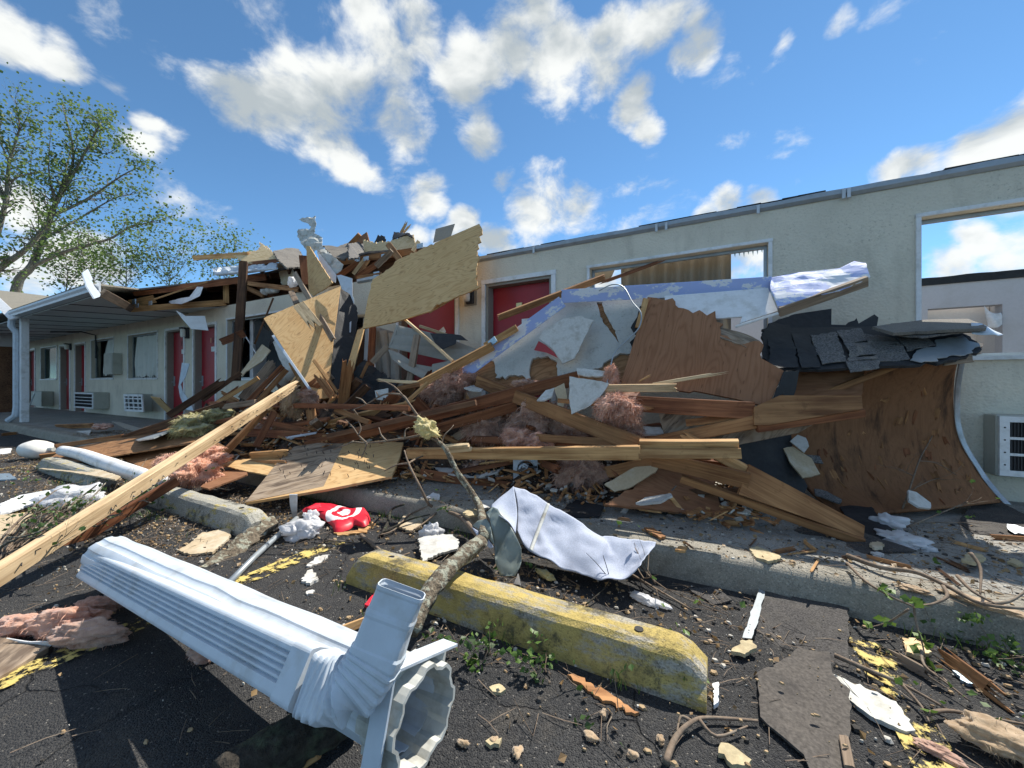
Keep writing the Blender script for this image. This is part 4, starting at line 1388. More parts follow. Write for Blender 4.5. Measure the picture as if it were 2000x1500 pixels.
tree('cottonwood_tree', 'tall leaning tree with pale trunk and sparse young leaves above the canopy roof', [
    ([(22, 750), (31, 570), (63, 519), (90, 450), (108, 399), (126, 360), (144, 300), (122, 205)], .62, .05),
    ([(69, 517), (135, 489, -1), (210, 468, -2), (255, 444, -2), (325, 427, -2)], .26, .03),
    ([(104, 420), (168, 390, 1), (240, 342, 1.5), (276, 325, 1)], .22, .03),
    ([(93, 462), (156, 426, 2), (222, 388, 3), (260, 380, 3)], .18, .03),
    ([(126, 372), (168, 294), (192, 249, -1), (200, 236)], .18, .03),
    ([(120, 370), (140, 290, 1), (172, 225, 1)], .13, .02),
    ([(108, 400), (95, 330, -1), (100, 250, -1)], .13, .02),
    ([(90, 450), (60, 380, 1), (62, 300, 1)], .12, .02),
    ([(150, 290), (205, 300, 1), (228, 288, 1)], .09, .02)], 25, 'leaf_tree', 4300, .19, 11, 2.1, 'trees behind the motel')
tree('cottonwood_tree', 'dark forked tree with crooked limbs standing at the edge of the far roof', [
    ([(-60, 750), (-30, 560), (0, 524), (48, 489), (78, 455), (95, 440)], .5, .12),
    ([(-30, 540), (0, 440), (12, 384), (18, 318), (30, 279), (38, 245), (30, 195)], .3, .03),
    ([(21, 354), (45, 342, -1), (90, 332, -1)], .1, .02),
    ([(10, 390), (-8, 350), (-12, 310)], .14, .03), ([(18, 318), (0, 270), (5, 225)], .1, .02), ([(34, 262), (50, 235), (58, 215)], .07, .02)], 22, 'leaf_tree', 1600, .18, 12, 1.9, 'trees behind the motel')
for i, (x, top, w, dep, lab) in enumerate([(245, 482, 46, 36, 'slim leafy tree rising behind the torn roof edge'), (330, 492, 40, 38, 'low bushy tree showing just over the broken shingles'), (130, 520, 44, 34, 'thin tree with few leaves behind the grey shingled roof'), (440, 488, 30, 40, 'small distant tree beside the jutting tan roof board'), (182, 500, 40, 37, 'spindly tree between the tall trunk and the torn roof edge')]):
    L = [([(x, 750), (x - 2, 600), (x + 2, 540), (x, top)], .16, .03)]
    for k in range(7):
        s = -1 if k % 2 else 1; yy = 570 - k * 9
        L.append(([(x, yy), (x + s * w * .5, yy - 22, s), (x + s * w * (1 - .06 * k), yy - 44 - 2 * k, s)], .07, .02))
    tree('roadside_tree', lab, L, dep, 'leaf_tree', 1000, .24, 30 + i, 1.5, 'trees behind the motel', .03)
# ================================================================ the collapsed roof heap
GB = 'splintered roof boards tangled in the heap'


def B(label, A, Bp, w, t=0.038, mat='wood_mid', roll=0, rag=(0.0, 0.0), name='broken_plank', group=None):
    return board(name, label, A, Bp, w, t, mat, roll, rag, 'board', group)


def yfront(x):
    return -2.0 + .45 * max(0, min(1, (x + 3.6) / 1.4))


# ---- low mound of crushed debris that everything lies on
def mound():
    xs = [-8.4 + i * 0.11 for i in range(0, 88)]; ys = [-2.05 + i * 0.1 for i in range(0, 21)]
    V = []; F = []
    for y in ys:
        for x in xs:
            f = max(0, min(1, (x + 8.4) / 2.2)) * max(0, min(1, (0.3 - x) / 1.2))
            g = max(0, min(1, (y - yfront(x)) / 0.6)); g = g * g * (3 - 2 * g)
            h = 0.50 * f * g
            if x > -2: h *= 0.75
            if x < -5.3: h *= 1.15
            h *= 1 + .55 * max(0, 1 - abs(x + 4.4) / 1.6) * max(0, min(1, (y + 1.5) / .6))
            v = Vector((x * 3.1, y * 3.1, 0))
            h = h * (1 + 0.5 * noise.noise(v) + 0.35 * noise.noise(v * 3.0) + .25 * noise.noise(v * 7)) + 0.02 * noise.noise(v * 9)
            V.append((x, y, 0.13 + max(0.0, h)))
    n = len(xs)
    for j in range(len(ys) - 1):
        for i in range(n - 1):
            a = j * n + i
            F.append((a, a + 1, a + n + 1, a + n))
    tag(mkobj('rubble', V, F, 'rubble'), 'dark crushed rubble under the fallen roof timbers', kind='stuff')


mound()
rng = random.Random(21)


def mound_h(x, y):
    f = max(0, min(1, (x + 8.4) / 2.2)) * max(0, min(1, (0.3 - x) / 1.2)); g = max(0, min(1, (y - yfront(x)) / 0.6)); g = g * g * (3 - 2 * g)
    return 0.15 + (0.45 if x < -2 else .36) * f * g


def fragments():
    rf = random.Random(61)
    for nm, lab, mt, n in (('wood_fragments', 'brown wood fragments strewn over the debris heap', 'wood_mid', 1700), ('pale_fragments', 'pale plaster and wood fragments strewn over the debris heap', 'crumb_white', 900), ('dark_fragments', 'dark shingle and felt fragments strewn over the debris heap', 'shingle', 900), ('tan_fragments', 'tan splinter fragments strewn over the debris heap', 'wood_tan', 1000)):
        V, F = [], []
        for i in range(n):
            x = rf.uniform(-8.2, .3); y = rf.uniform(yfront(x) - .1, -.3)
            z = mound_h(x, y) + rf.uniform(0, .09)
            L = rf.uniform(.02, .16); w = rf.uniform(.004, .02) if 'plaster' not in lab else rf.uniform(.01, .03)
            if 'plaster' in lab or 'shingle' in lab: L *= .45
            a = rf.uniform(0, 6.28); d = Vector((math.cos(a), math.sin(a), rf.gauss(0, .35))).normalized()
            s = d.cross(Vector((rf.uniform(-.4, .4), rf.uniform(-1, 0), 1))).normalized() * w; t = d.cross(s).normalized() * min(w * .4, .005)
            c = Vector((x, y, z)); i0 = len(V)
            V += [c - d * L / 2 - s + t, c - d * L / 2 + s * .6 + t, c + d * L / 2 + s * .5 + t, c + d * L / 2 * .8 - s + t, c - d * L / 2 - s - t, c - d * L / 2 + s * .6 - t, c + d * L / 2 + s * .5 - t, c + d * L / 2 * .8 - s - t]
            F += [(i0, i0 + 1, i0 + 2, i0 + 3), (i0 + 7, i0 + 6, i0 + 5, i0 + 4)] + [(i0 + q, i0 + q + 4, i0 + (q + 1) % 4 + 4, i0 + (q + 1) % 4) for q in range(4)]
        tag(mkobj(nm, V, F, mt), lab, kind='stuff')


fragments()
# a dense tangle under the hanging plywood
for i in range(96):
    x = rng.uniform(-6.2, -2.2); y = rng.uniform(-1.35, -.35); L = rng.uniform(.35, 1.25)
    a = rng.choice([-1, 1, 1]) * rng.uniform(.15, 1.1); z = mound_h(x, y) + rng.uniform(.05, .38) * max(.2, 1 - abs(x + 4.4) / 2.2)
    d = Vector((math.cos(a), rng.uniform(-.35, .35), math.sin(a))).normalized() * L / 2
    m = rng.choice(['wood_dark', 'wood_red', 'wood_red', 'wood_mid', 'wood_grey', 'wood_dark', 'wood_tan'])
    board('broken_plank', {'wood_dark': 'blackish board jutting from the tangle below the hanging plywood', 'wood_red': 'reddish board jutting from the tangle below the hanging plywood', 'wood_mid': 'orange brown board jutting from the tangle below the hanging plywood', 'wood_grey': 'grey board jutting from the tangle below the hanging plywood', 'wood_tan': 'tan board jutting from the tangle below the hanging plywood'}[m], Vector((x, y, z)) - d, Vector((x, y, z)) + d, rng.choice([.04, .089, .089, .12]), .036, m, rng.uniform(-50, 50), (rng.choice([0, .05, .12]), rng.choice([0, .08, .14])), 'board', 'boards in the tangle below the hanging plywood')
for lab, anc, out in (('narrow grey siding strip standing behind the tilted panel', [(700, 650, -.35), (760, 650, -.35), (720, 780, -.6)], [(742, 640), (775, 650), (768, 720), (752, 790), (735, 780), (744, 710)]),
                      ('grey siding offcut lying low at the door foot', [(830, 700, -.8), (930, 705, -.7), (840, 740, -.95)], [(845, 712), (900, 700), (940, 700), (915, 722), (870, 738), (838, 735)])):
    sheet('siding_piece', lab, anc, out, .006, 'siding', 0, 14, cat='siding', curl=lambda p: .012 * abs(math.sin(p.y * 26)), inner=24)
sheet('felt_or_shade_sheet', 'black felt crumpled at the foot of the dark studs', [(690, 760, -.9), (770, 770, -.95), (720, 700, -.6)], [(668, 775, .01), (690, 735, .02), (712, 700, .02), (735, 720, .02), (770, 745, .02), (780, 775, .02), (720, 790, .01)], .008, 'felt_black', 0, cat='felt', bend=.08, bfreq=4)
# half-buried boards
for i in range(90):
    x = rng.uniform(-7.6, -0.3); y = rng.uniform(yfront(x) + .2, -0.35); L = rng.uniform(0.5, 1.7)
    a = rng.gauss(0.15, 0.7); sl = rng.gauss(0, 0.16)
    c = Vector((x, y, mound_h(x, y) + rng.uniform(-.02, .10)))
    d = Vector((math.cos(a), math.sin(a) * .6, sl)).normalized() * L / 2
    m = rng.choice(['wood_dark', 'wood_red', 'wood_red', 'wood_mid', 'wood_dark', 'wood_grey'])
    board('broken_plank', {'wood_dark': 'blackish brown board half buried in the debris heap', 'wood_red': 'reddish brown board half buried in the debris heap', 'wood_mid': 'orange brown board half buried in the debris heap', 'wood_grey': 'weathered grey board half buried in the debris heap'}[m], c - d, c + d, rng.choice([.089, .089, .14, .06]), .036, m, rng.uniform(-70, 70), (rng.choice([0, .05, .1]), rng.choice([0, .06])), 'board', GB, face=Vector((rng.uniform(-.4, .4), -1, 1)))
for i in range(46):
    x = rng.uniform(-7.6, 0.0); y = rng.uniform(yfront(x) + .05, -0.8); L = rng.uniform(0.18, 0.6)
    a = rng.uniform(0, 6.28)
    c = Vector((x, y, mound_h(x, y) + rng.uniform(.02, .12)))
    d = Vector((math.cos(a), math.sin(a) * .6, rng.gauss(0, .3))).normalized() * L / 2
    m = rng.choice(['wood_mid', 'wood_tan', 'wood_pale', 'wood_red'])
    board('wood_splinter', {'wood_mid': 'thin brown lath scattered on the debris heap', 'wood_tan': 'thin tan lath scattered on the debris heap', 'wood_pale': 'thin pale lath scattered on the debris heap', 'wood_red': 'thin reddish lath scattered on the debris heap'}[m], c - d, c + d, rng.choice([.02, .03, .045]), .014, m, rng.uniform(-80, 80), (.05, .08), 'splinter', 'thin broken laths on the heap')
for i in range(34):
    x = rng.uniform(-7.2, 0.1); y = rng.uniform(yfront(x) + .05, -0.7)
    c = Vector((x, y, mound_h(x, y) + rng.uniform(.03, .1)))
    s = rng.uniform(.06, .17); n = Vector((rng.uniform(-.6, .6), rng.uniform(-.9, .1), 1)).normalized()
    mw = frame(c, Vector((rng.uniform(-1, 1), rng.uniform(-1, 1), 0)), n)
    k = rng.randint(5, 7); P = [(s * rng.uniform(.6, 1.1) * math.cos(6.283 * q / k), s * .65 * rng.uniform(.6, 1.1) * math.sin(6.283 * q / k)) for q in range(k)]
    V = [(p[0], p[1], .006) for p in P] + [(p[0], p[1], -.006) for p in P]
    F = [tuple(range(k)), tuple(range(2 * k - 1, k - 1, -1))] + [((q + 1) % k, q, q + k, (q + 1) % k + k) for q in range(k)]
    mm = rng.choice(['drywall', 'drywall', 'drywall_paper', 'felt_black', 'shingle'])
    lab = {'drywall': 'small white drywall scrap lying in the heap', 'drywall_paper': 'small tan paper-faced drywall scrap lying in the heap', 'felt_black': 'small black felt scrap lying in the heap', 'shingle': 'small dark shingle scrap lying in the heap'}[mm]
    tag(mkobj({'drywall': 'drywall_scrap', 'drywall_paper': 'drywall_scrap', 'felt_black': 'felt_scrap', 'shingle': 'shingle_scrap'}[mm], V, F, mm, None, mw), lab, 'scrap', 'small scraps in the heap')

# ---- smashed room behind the left plywood: studs, hanging panels
B('tall dark brown post standing upright before the broken window', (476, 512, -.35), (461, 742, -.75), .13, .09, 'wood_dark', 14, (.0, .0), 'wooden_post')
B('short brown offcut nailed across the upright post', (432, 668, -.62), (476, 651, -.62), .13, .04, 'wood_red', 0, (.02, 0))
B('tan board jutting out over the roof edge against the sky', (378, 504, -.15), (486, 497, .1), .105, .04, 'wood_tan', 0)
sheet('plywood_scrap', 'torn tan plywood scrap with ragged top on the roof edge', [(455, 500, 0), (540, 512, .1), (505, 480, .3)], [(456, 497, .01), (490, 490, .03), (508, 487, .03), (507, 472, .03), (528, 488, .02), (542, 505, .02), (545, 511, 0), (478, 514, .02)], .018, 'ply_pale', 0, 0, cat='plywood')
B('reddish beam under the torn plywood scrap on the roof edge', (470, 517, .0), (546, 509, .05), .07, .05, 'wood_red', 0)
sheet('gutter_piece', 'bent white gutter length lying along the torn roof edge', [(417, 530, -.1), (541, 516, 0), (430, 522, .1)], [(416, 527), (440, 521), (540, 513), (540, 523), (421, 538)], .02, 'white_metal', 0, 0, cat='gutter', curl=lambda p: .03 * math.sin(p.y * 60))
B('short dark brown block hanging under the gutter piece', (508, 532, -.05), (530, 512, .1), .09, .05, 'wood_dark', 0)
B('splintered plank poking out of the open attic', (481, 553, -.1), (583, 566, -.1), .085, .03, 'wood_mid', 0, (.15, .02))
sheet('drywall_piece', 'grey drywall panel hanging inside the torn attic', [(540, 515, .25), (575, 520, .2), (556, 555, .1)], [(540, 514), (562, 512), (584, 545), (575, 557), (550, 556)], .012, 'drywall_paper', .01, cat='drywall')
crumple('paper_wad', 'white crumpled paper wad on the attic plank', (571, 552, -.15), .09, .07, .09, 'bag_white', 4, 3, cat='paper')
for i, (px, py) in enumerate(((517, 570), (527, 567), (536, 566))):
    crumple('drywall_lump', 'pale plaster lump resting on the wall top under the attic plank', (px, py, -.02), .09, .07, .07, 'drywall', 7 + i, 2, cat='plaster', group='plaster lumps on the wall top')
# shingled slabs heaped on the roof
sheet('shingle_slab', 'dark shingle slab behind the crumpled metal sheet', [(534, 487, .2), (592, 520, .1), (560, 485, .6)], [(533, 490, .01), (560, 484, .01), (583, 486, .02), (593, 505, .02), (585, 522, .02), (560, 525, .02), (545, 510, .02)], .03, 'shingle_old', .01, bend=.03, cat='shingles')
sheet('shingle_slab', 'weathered shingle slab folded over the roof heap', [(636, 482, .6), (712, 505, .5), (650, 474, .9)], [(631, 480, .01), (660, 482, .02), (682, 474, .02), (683, 502, .01), (672, 508, .02), (650, 500, .02), (640, 490, .02)], .03, 'shingle_old', .012, bend=.03, cat='shingles')
sheet('shingle_slab', 'grey shingle slab beside the pale torn decking', [(682, 474, .6), (711, 500, .5), (690, 470, .9)], [(681, 476, .01), (711, 472, .01), (711, 502, .01), (682, 505, .02)], .03, 'shingle', .01, bend=.015, cat='shingles')
sheet('plywood_deck_piece', 'pale torn decking slab on top of the heap against the sky', [(710, 500, .7), (812, 488, .5), (710, 468, 1.0)], [(709, 468, .03), (730, 474, .035), (760, 471, .04), (790, 459, .03), (808, 462, .015), (812, 488, .012), (770, 496, .02), (711, 502, .01)], .022, 'ply_pale', .02, 12, cat='plywood')
sheet('felt_scrap', 'black felt strip curling over the pale decking slab', [(768, 470, .68), (806, 465, .6), (790, 452, .9)], [(765, 466, .01), (770, 453, .01), (800, 456, .012), (807, 465, .01), (795, 459, .02), (780, 462, .02)], .012, 'felt_black', .012, bend=.03, cat='felt')
sheet('felt_scrap', 'ragged black felt tuft behind the pale decking slab', [(730, 475, 1.1), (755, 475, 1.1), (740, 460, 1.1)], [(731, 473, .02), (738, 458, .03), (752, 462, .03), (755, 474, .02)], .012, 'felt_black', .03, bend=.03, cat='felt')
B('brown board end sticking up behind the roof heap', (684, 478, 1.1), (703, 458, 1.1), .10, .04, 'wood_mid', 0)
sheet('plywood_scrap', 'brown plywood corner sticking up behind the roof heap', [(696, 476, 1.05), (722, 474, 1.0), (716, 454, 1.1)], [(694, 476), (702, 463), (716, 453), (722, 474)], .018, 'ply_brown', .005, cat='plywood')
for a, b, w in (((783, 455, 1.1), (796, 431, 1.1), .05), ((788, 455, 1.15), (803, 437, 1.15), .04)):
    B('pale splintered slat pointing up behind the pale decking slab', a, b, w, .02, 'wood_pale', 0, (.0, .06), 'wood_splinter', 'pale slats on the roof heap')
B('leaning brown board in front of the pale decking slab', (757, 475, .3), (783, 510, .1), .10, .035, 'wood_mid', 0, (.05, 0))
B('pale board end behind the large tan plywood', (806, 490, .25), (818, 471, .3), .06, .03, 'wood_pale', 0)
B('slanted brown truss board below the weathered shingles', (664, 513, .3), (812, 489, .3), .10, .04, 'wood_mid', 0)
B('brown truss web rising to the slanted truss board', (660, 540, .2), (700, 512, .25), .09, .04, 'wood_red', 0)
B('thin pale truss web beside a nail plate', (690, 535, .18), (712, 506, .25), .06, .035, 'wood_pale', 0)
B('pale brown truss web between two nail plates', (700, 538, .16), (720, 507, .25), .06, .035, 'wood_mid', 0)
B('long brown truss web running under the large tan plywood', (696, 543, .12), (752, 505, .2), .09, .04, 'wood_red', 0)
B('short tan truss board resting on the wall top', (700, 545, .05), (745, 538, .05), .10, .04, 'wood_mid', 0)
B('grey brown board crossing behind the large tan plywood', (735, 520, .1), (766, 490, .15), .09, .04, 'wood_grey', 0)
for px, py, y in ((698, 507, .22), (715, 505, .22), (750, 500, .26), (735, 535, .03), (820, 480, .2)):
    p = Yp(px, py, y)
    tag(mkobj('nail_plate', *box_vf(-.06, .06, -.004, .004, -.035, .035), 'plate_blue', None, Matrix.Translation(p)), 'bluish toothed metal nail plate on a broken truss joint', 'plate', 'nail plates on broken trusses')
sheet('siding_scrap', 'grey flat sheet standing up behind the large tan plywood', [(848, 470, .9), (888, 455, .9), (850, 445, .9)], [(846, 474), (851, 447), (888, 437), (880, 462)], .01, 'siding', .0, cat='siding')
# crumpled metal
sheet('metal_sheet', 'crumpled whitish metal sheet twisted upright on top of the heap', [(590, 470, -.05), (670, 520, -.05), (610, 430, .15)],
      [(583, 429, .008), (599, 422, .01), (615, 420, .006), (617, 438, .01), (611, 452, .008), (629, 464, .006), (630, 482, .008), (650, 500, .005), (671, 517, .004), (657, 537, .005), (646, 531, .01), (632, 510, .01), (616, 486, .012), (602, 492, .012), (590, 478, .012), (580, 460, .01), (583, 447, .008), (602, 445, .01), (606, 441, .01), (597, 434, .01)],
      .006, 'dirty_white', .0, bend=.07, bfreq=5, cat='metal sheet', inner=20, step=.02)
sheet('metal_sheet', 'bluish white metal strip trailing down from the crumpled sheet', [(616, 490, -.12), (657, 537, -.2), (640, 550, -.3)], [(618, 488), (640, 515), (657, 537), (655, 552), (646, 548), (628, 520)], .005, 'white_metal', .004, bend=.02, cat='metal sheet')
sheet('plywood_triangle', 'narrow tan plywood triangle standing on its broad end under the metal sheet', [(598, 480, -.25), (650, 555, -.4), (605, 580, -.4)], [(598, 480, .006), (604, 481, .006), (649, 552, .008), (640, 560, .01), (611, 578, .006), (603, 570, .006)], .018, 'ply_tan', 0, 70, cat='plywood')
B('reddish board beside the narrow plywood triangle', (592, 500, -.15), (598, 556, -.2), .13, .03, 'wood_red', 0)
# lit plywood and its companions
S1 = [(515, 622, -1.35), (665, 559, -.45), (632, 778, -1.30)]
sheet('plywood_sheet', 'sunlit tan plywood sheet standing on one corner with a cut left edge', S1, [(515, 622), (521, 618, .004), (560, 602), (665, 559), (651, 665), (641, 777, .006), (620, 779)], .018, 'ply_tan', 0, 25, cat='plywood')
sheet('felt_or_shade_sheet', 'black felt sheet hanging behind the sunlit tan plywood', [(665, 570, -.48), (700, 640, -.5), (645, 778, -1.25)], [(664, 566), (684, 578, .01), (697, 602, .01), (699, 625, .01), (692, 660, .01), (690, 690, .01), (676, 735, .01), (660, 770, .01), (640, 779), (650, 665)], .006, 'felt_black', 0, 0, bend=.03, cat='felt', off=-.03)
sheet('metal_flashing', 'white bent flashing strip at the top corner of the black felt', [(660, 537, -.5), (690, 545, -.45), (690, 595, -.55)], [(658, 538), (666, 537), (688, 544), (689, 575, .005), (692, 595), (684, 575, .005), (668, 565)], .004, 'white_metal', 0, bend=.012, cat='flashing')
sheet('metal_flashing', 'white punched flashing plate stuck to the black felt', [(670, 655, -.62), (687, 652, -.6), (672, 712, -.8)], [(668, 651), (687, 651), (684, 690), (681, 715, .006), (671, 711, .006), (663, 702, .004), (662, 694), (670, 690), (671, 670)], .004, 'white_metal', 0, bend=.006, cat='flashing')
sheet('metal_flashing', 'small white flashing curl above the punched plate', [(670, 640, -.6), (686, 640, -.6), (684, 626, -.55)], [(670, 650), (680, 632), (686, 627), (685, 649)], .004, 'white_metal', 0, cat='flashing')
B('white edge trim strip along the cut side of the sunlit plywood', (533, 655, -1.42), (620, 782, -1.42), .03, .012, 'white_metal', 0, name='trim_strip')
B('long grey brown slat lying across the sunlit plywood', (575, 533, -.45), (652, 666, -1.02), .075, .035, 'wood_grey', 20, (.02, .04))
B('splintered pale wood chunk stuck on the sunlit plywood', (583, 594, -1.08), (622, 643, -1.22), .15, .05, 'wood_pale', 0, (.04, .22), 'wood_chunk')
B('short grey board end above the sunlit plywood', (569, 570, -.2), (580, 594, -.6), .09, .04, 'wood_grey', 0)
B('narrow tan plywood offcut standing edge on beside the black felt', (706, 640, -.7), (672, 762, -1.15), .16, .02, 'ply_tan', 62, (.02, .05), 'plywood_strip')
# big shaded plywood
sheet('plywood_sheet', 'large tan plywood sheet hanging aslant from the roof edge beside the red door', [(710, 641, -.85), (931, 570, -.42), (936, 437, -.12)],
      [(727, 546, .02), (745, 535, .03), (762, 523, .03), (776, 508, .015), (850, 474), (936, 437, .004), (942, 448, .02), (934, 480, .02), (931, 530, .02), (932, 558, .006), (939, 561, .02), (890, 581, .02), (850, 596, .015), (842, 607), (771, 629), (708, 642), (717, 590, .008)], .02, 'ply_tan', 0, 4, cat='plywood')
sheet('plywood_strip', 'loose veneer strip peeling under the large tan plywood', [(838, 605, -.5), (880, 585, -.45), (880, 575, -.42)], [(838, 612), (845, 598), (879, 579), (878, 588), (862, 598)], .008, 'ply_grey', .004, cat='plywood')
# fallen siding and bits in front of the dark doorway
for nm, lab, anc, out in (('siding_piece', 'grey ribbed siding panel tilted before the dark red doorway', [(774, 636, -.75), (945, 690, -.5), (760, 682, -.9)], [(774, 635), (860, 655), (945, 688), (940, 698), (884, 708), (820, 693), (759, 680)]),
                          ('siding_piece', 'bent grey siding panel lying low under the tilted one', [(760, 686, -1.0), (860, 745, -.9), (765, 700, -1.05)], [(758, 684), (778, 690), (812, 712), (860, 722), (870, 738), (830, 742), (790, 722), (766, 703)])):
    o = sheet(nm, lab, anc, out, .006, 'siding', 0, 14, cat='siding', curl=lambda p: .016 * abs(math.sin(p.y * 22)), inner=30)
B('thin pale stick leaning from the large plywood to the siding', (789, 622, -.62), (885, 706, -1.0), .032, .03, 'wood_pale', 20)
B('short pale batten above the tilted siding panel', (820, 637, -.6), (875, 655, -.6), .035, .03, 'wood_pale', 10)
sheet('felt_scrap', 'black felt flap folded over the tilted siding', [(840, 651, -.72), (915, 665, -.66), (856, 685, -.86)], [(840, 651), (876, 652), (900, 655, .004), (914, 665), (892, 664), (890, 672), (858, 685)], .004, 'felt_black', 0, bend=.012, cat='felt')
B('grey brown stud standing against the tilted siding', (815, 655, -.86), (800, 746, -1.02), .075, .05, 'wood_grey', 25)
B('grey cut board angled between the dark studs', (757, 676, -.85), (727, 708, -.95), .07, .05, 'wood_grey', 0)
B('reddish stud standing in the dark gap', (728, 640, -.5), (720, 790, -.8), .09, .045, 'wood_red', 10)
B('dark stud deep in the smashed opening', (707, 640, -.3), (702, 780, -.5), .09, .045, 'wood_dark', 10)
B('second dark stud deep in the smashed opening', (690, 690, -.4), (690, 790, -.6), .06, .045, 'wood_red', 10)
B('thin brown brace beside the reddish stud', (719, 708, -.8), (705, 738, -.9), .04, .03, 'wood_mid', 0)
for k, (a, b, c) in enumerate((((736, 640, -.4), (742, 720, -.5), (736, 790, -.7)), ((748, 645, -.45), (756, 710, -.5), (760, 780, -.75)), ((765, 650, -.4), (772, 715, -.5), (770, 770, -.7)))):
    A_, B_, C_ = pt(a), pt(b), pt(c); w_ = RGT * .05
    patch('fabric_strip', [[A_ - w_, B_ - w_ * 1.2, C_ - w_], [A_, B_ + FWD * -.03, C_], [A_ + w_, B_ + w_ * 1.1, C_ + w_ * .7]], 4, 6, .004, 'siding', .015, 9, None, k, 'grey bent vinyl strip hanging in the dark gap beside the siding', 'strip', 'grey vinyl strips in the gap')
sheet('notice_card', 'small white notice card tilted on the dark red door', [(861, 652, -.02), (871, 647, -.02), (865, 638, -.02)], [(858, 645), (866, 638), (871, 647), (867, 653), (862, 653)], .003, 'white_paint', 0, cat='card')
sheet('drywall_piece', 'small white drywall corner standing under the dark studs', [(732, 764, -1.2), (758, 780, -1.2), (758, 760, -1.15)], [(732, 763), (758, 758), (757, 779), (748, 776), (747, 781), (735, 780)], .012, 'drywall', 0, cat='drywall')

# ---- fallen gable: white fascia, stucco, soffit panel
GP = [(905, 735, -1.05), (1500, 560, -.62), (1235, 700, -.95)]
sheet('stucco_panel', 'fallen cracked stucco gable panel with ragged lower edge', GP, [(950, 700), (1095, 592), (1262, 573), (1262, 600), (1235, 690, .015), (1210, 690, .02), (1190, 702, .02), (1150, 728, .02), (1110, 735, .02), (1090, 738, .012), (1086, 705, .01), (1070, 695, .01), (1040, 700, .01), (1033, 725, .01), (1036, 738, .02), (1000, 733, .02), (968, 738, .02), (964, 705, .012)], .025, 'stucco_broken', 0, 0, cat='wall panel',
      holes=[[(1165, 590), (1176, 590), (1180, 608), (1190, 628), (1204, 655), (1210, 671), (1198, 655), (1184, 636), (1172, 618), (1170, 606)]])
sheet('plywood_backing', 'brown plywood backing behind the cracked stucco panel', GP, [(905, 745), (960, 690), (1100, 598), (1255, 580), (1250, 690), (1230, 740, .01), (1150, 752, .01), (1000, 757, .012), (930, 760, .012)], .015, 'ply_dull', 0, 10, cat='plywood', off=-.03)
board('fascia_board', 'white fascia with peeling blue film running up the broken gable', (905, 731, -1.12), (1098, 589, -.80), .115, .03, 'fascia_film', 0, (.0, .0), 'fascia')
board('fascia_board', 'long white fascia with peeling blue film lying level across the wide window', (1097, 579, -.80), (1505, 556, -.68), .125, .03, 'fascia_film', 0, (0, 0), 'fascia')
sheet('metal_fascia', 'broad bent fascia sheet with blue film, its right tip folded up', [(1504, 545, -.70), (1690, 535, -.80), (1520, 598, -.95)], [(1503, 541), (1560, 532), (1640, 524), (1668, 512, .004), (1690, 516, .004), (1700, 541, .006), (1690, 546, .006), (1640, 567, .004), (1600, 577), (1520, 600), (1505, 565)], .006, 'fascia_film', 0, 0, bend=.025, bfreq=4, cat='fascia', inner=16)
sheet('soffit_scrap', 'white soffit panel under the level fascia, scuffed with dirt', [(1300, 580, -.78), (1500, 565, -.72), (1450, 630, -.95)], [(1298, 578), (1400, 570), (1500, 562), (1519, 607), (1445, 631), (1450, 618, .006), (1402, 622, .006), (1330, 612), (1300, 600)], .012, 'white_paint', 0, 0, cat='soffit panel')
B('grey brown sub fascia board under the bent blue fascia', (1522, 609, -.93), (1692, 549, -.82), .075, .035, 'wood_grey', 30, name='sub_fascia')
B('thin white trim under the soffit panel', (1437, 638, -.98), (1520, 612, -.96), .02, .02, 'white_paint', 0, name='trim_strip')
sheet('drywall_piece', 'curved white plaster flap hanging off the stucco panel', [(1052, 660, -1.05), (1159, 625, -.95), (1097, 710, -1.08)], [(1052, 660), (1065, 642), (1100, 622), (1137, 616), (1141, 621), (1159, 625), (1147, 650, .004), (1122, 700, .004), (1099, 710), (1090, 697), (1079, 681)], .016, 'drywall', 0, cat='drywall', bend=.012)
sheet('paint_flap', 'dark red painted sliver beside the curved plaster flap', [(1050, 667, -1.06), (1085, 697, -1.08), (1043, 684, -1.06)], [(1052, 666), (1066, 674), (1082, 688), (1089, 699), (1068, 689), (1043, 684)], .006, 'red_door', 0, cat='paint flap')
sheet('felt_scrap', 'black felt tongue between the stucco and the brown plywood', [(1250, 598, -.95), (1235, 680, -1.0), (1260, 640, -.95)], [(1250, 597, .005), (1258, 602), (1252, 640), (1236, 690, .005), (1230, 668), (1242, 655), (1232, 640), (1245, 618)], .006, 'felt_black', .006, cat='felt')
B('long reddish splintered pole reaching past the red door to the window', (972, 621, -1.15), (1182, 541, -.55), .06, .04, 'wood_mid', 20, (.03, .02))
B('thin reddish splinter lying across the window frame', (1165, 556, -.62), (1300, 506, -.1), .035, .025, 'wood_red', 0, (.1, .12))
B('brown truss end with nail plate in front of the red door', (948, 676, -1.1), (1010, 640, -1.0), .07, .04, 'wood_tan', 0)
tag(mkobj('nail_plate', *box_vf(-.045, .045, -.004, .004, -.03, .03), 'plate_blue', None, Matrix.Translation(Yp(962, 667, -1.125)) @ Matrix.Rotation(R(-35), 4, 'Y')), 'tilted bluish nail plate at the foot of the red door', 'plate')
# cable
V, F = tube_vf(catmull([Yp(1170, 568, -.86), Yp(1195, 556, -.85), Yp(1218, 561, -.85), Yp(1235, 590, -.95), Yp(1252, 612, -1.0), Yp(1248, 640, -1.05), Yp(1225, 664, -1.1), Yp(1200, 690, -1.15), Yp(1190, 730, -1.3), Yp(1183, 760, -1.4)], 5), .006, 5)
tag(mkobj('cable', V, F, 'metal_grey', None, None, True), 'loose grey cable looping down the stucco panel', 'cable')

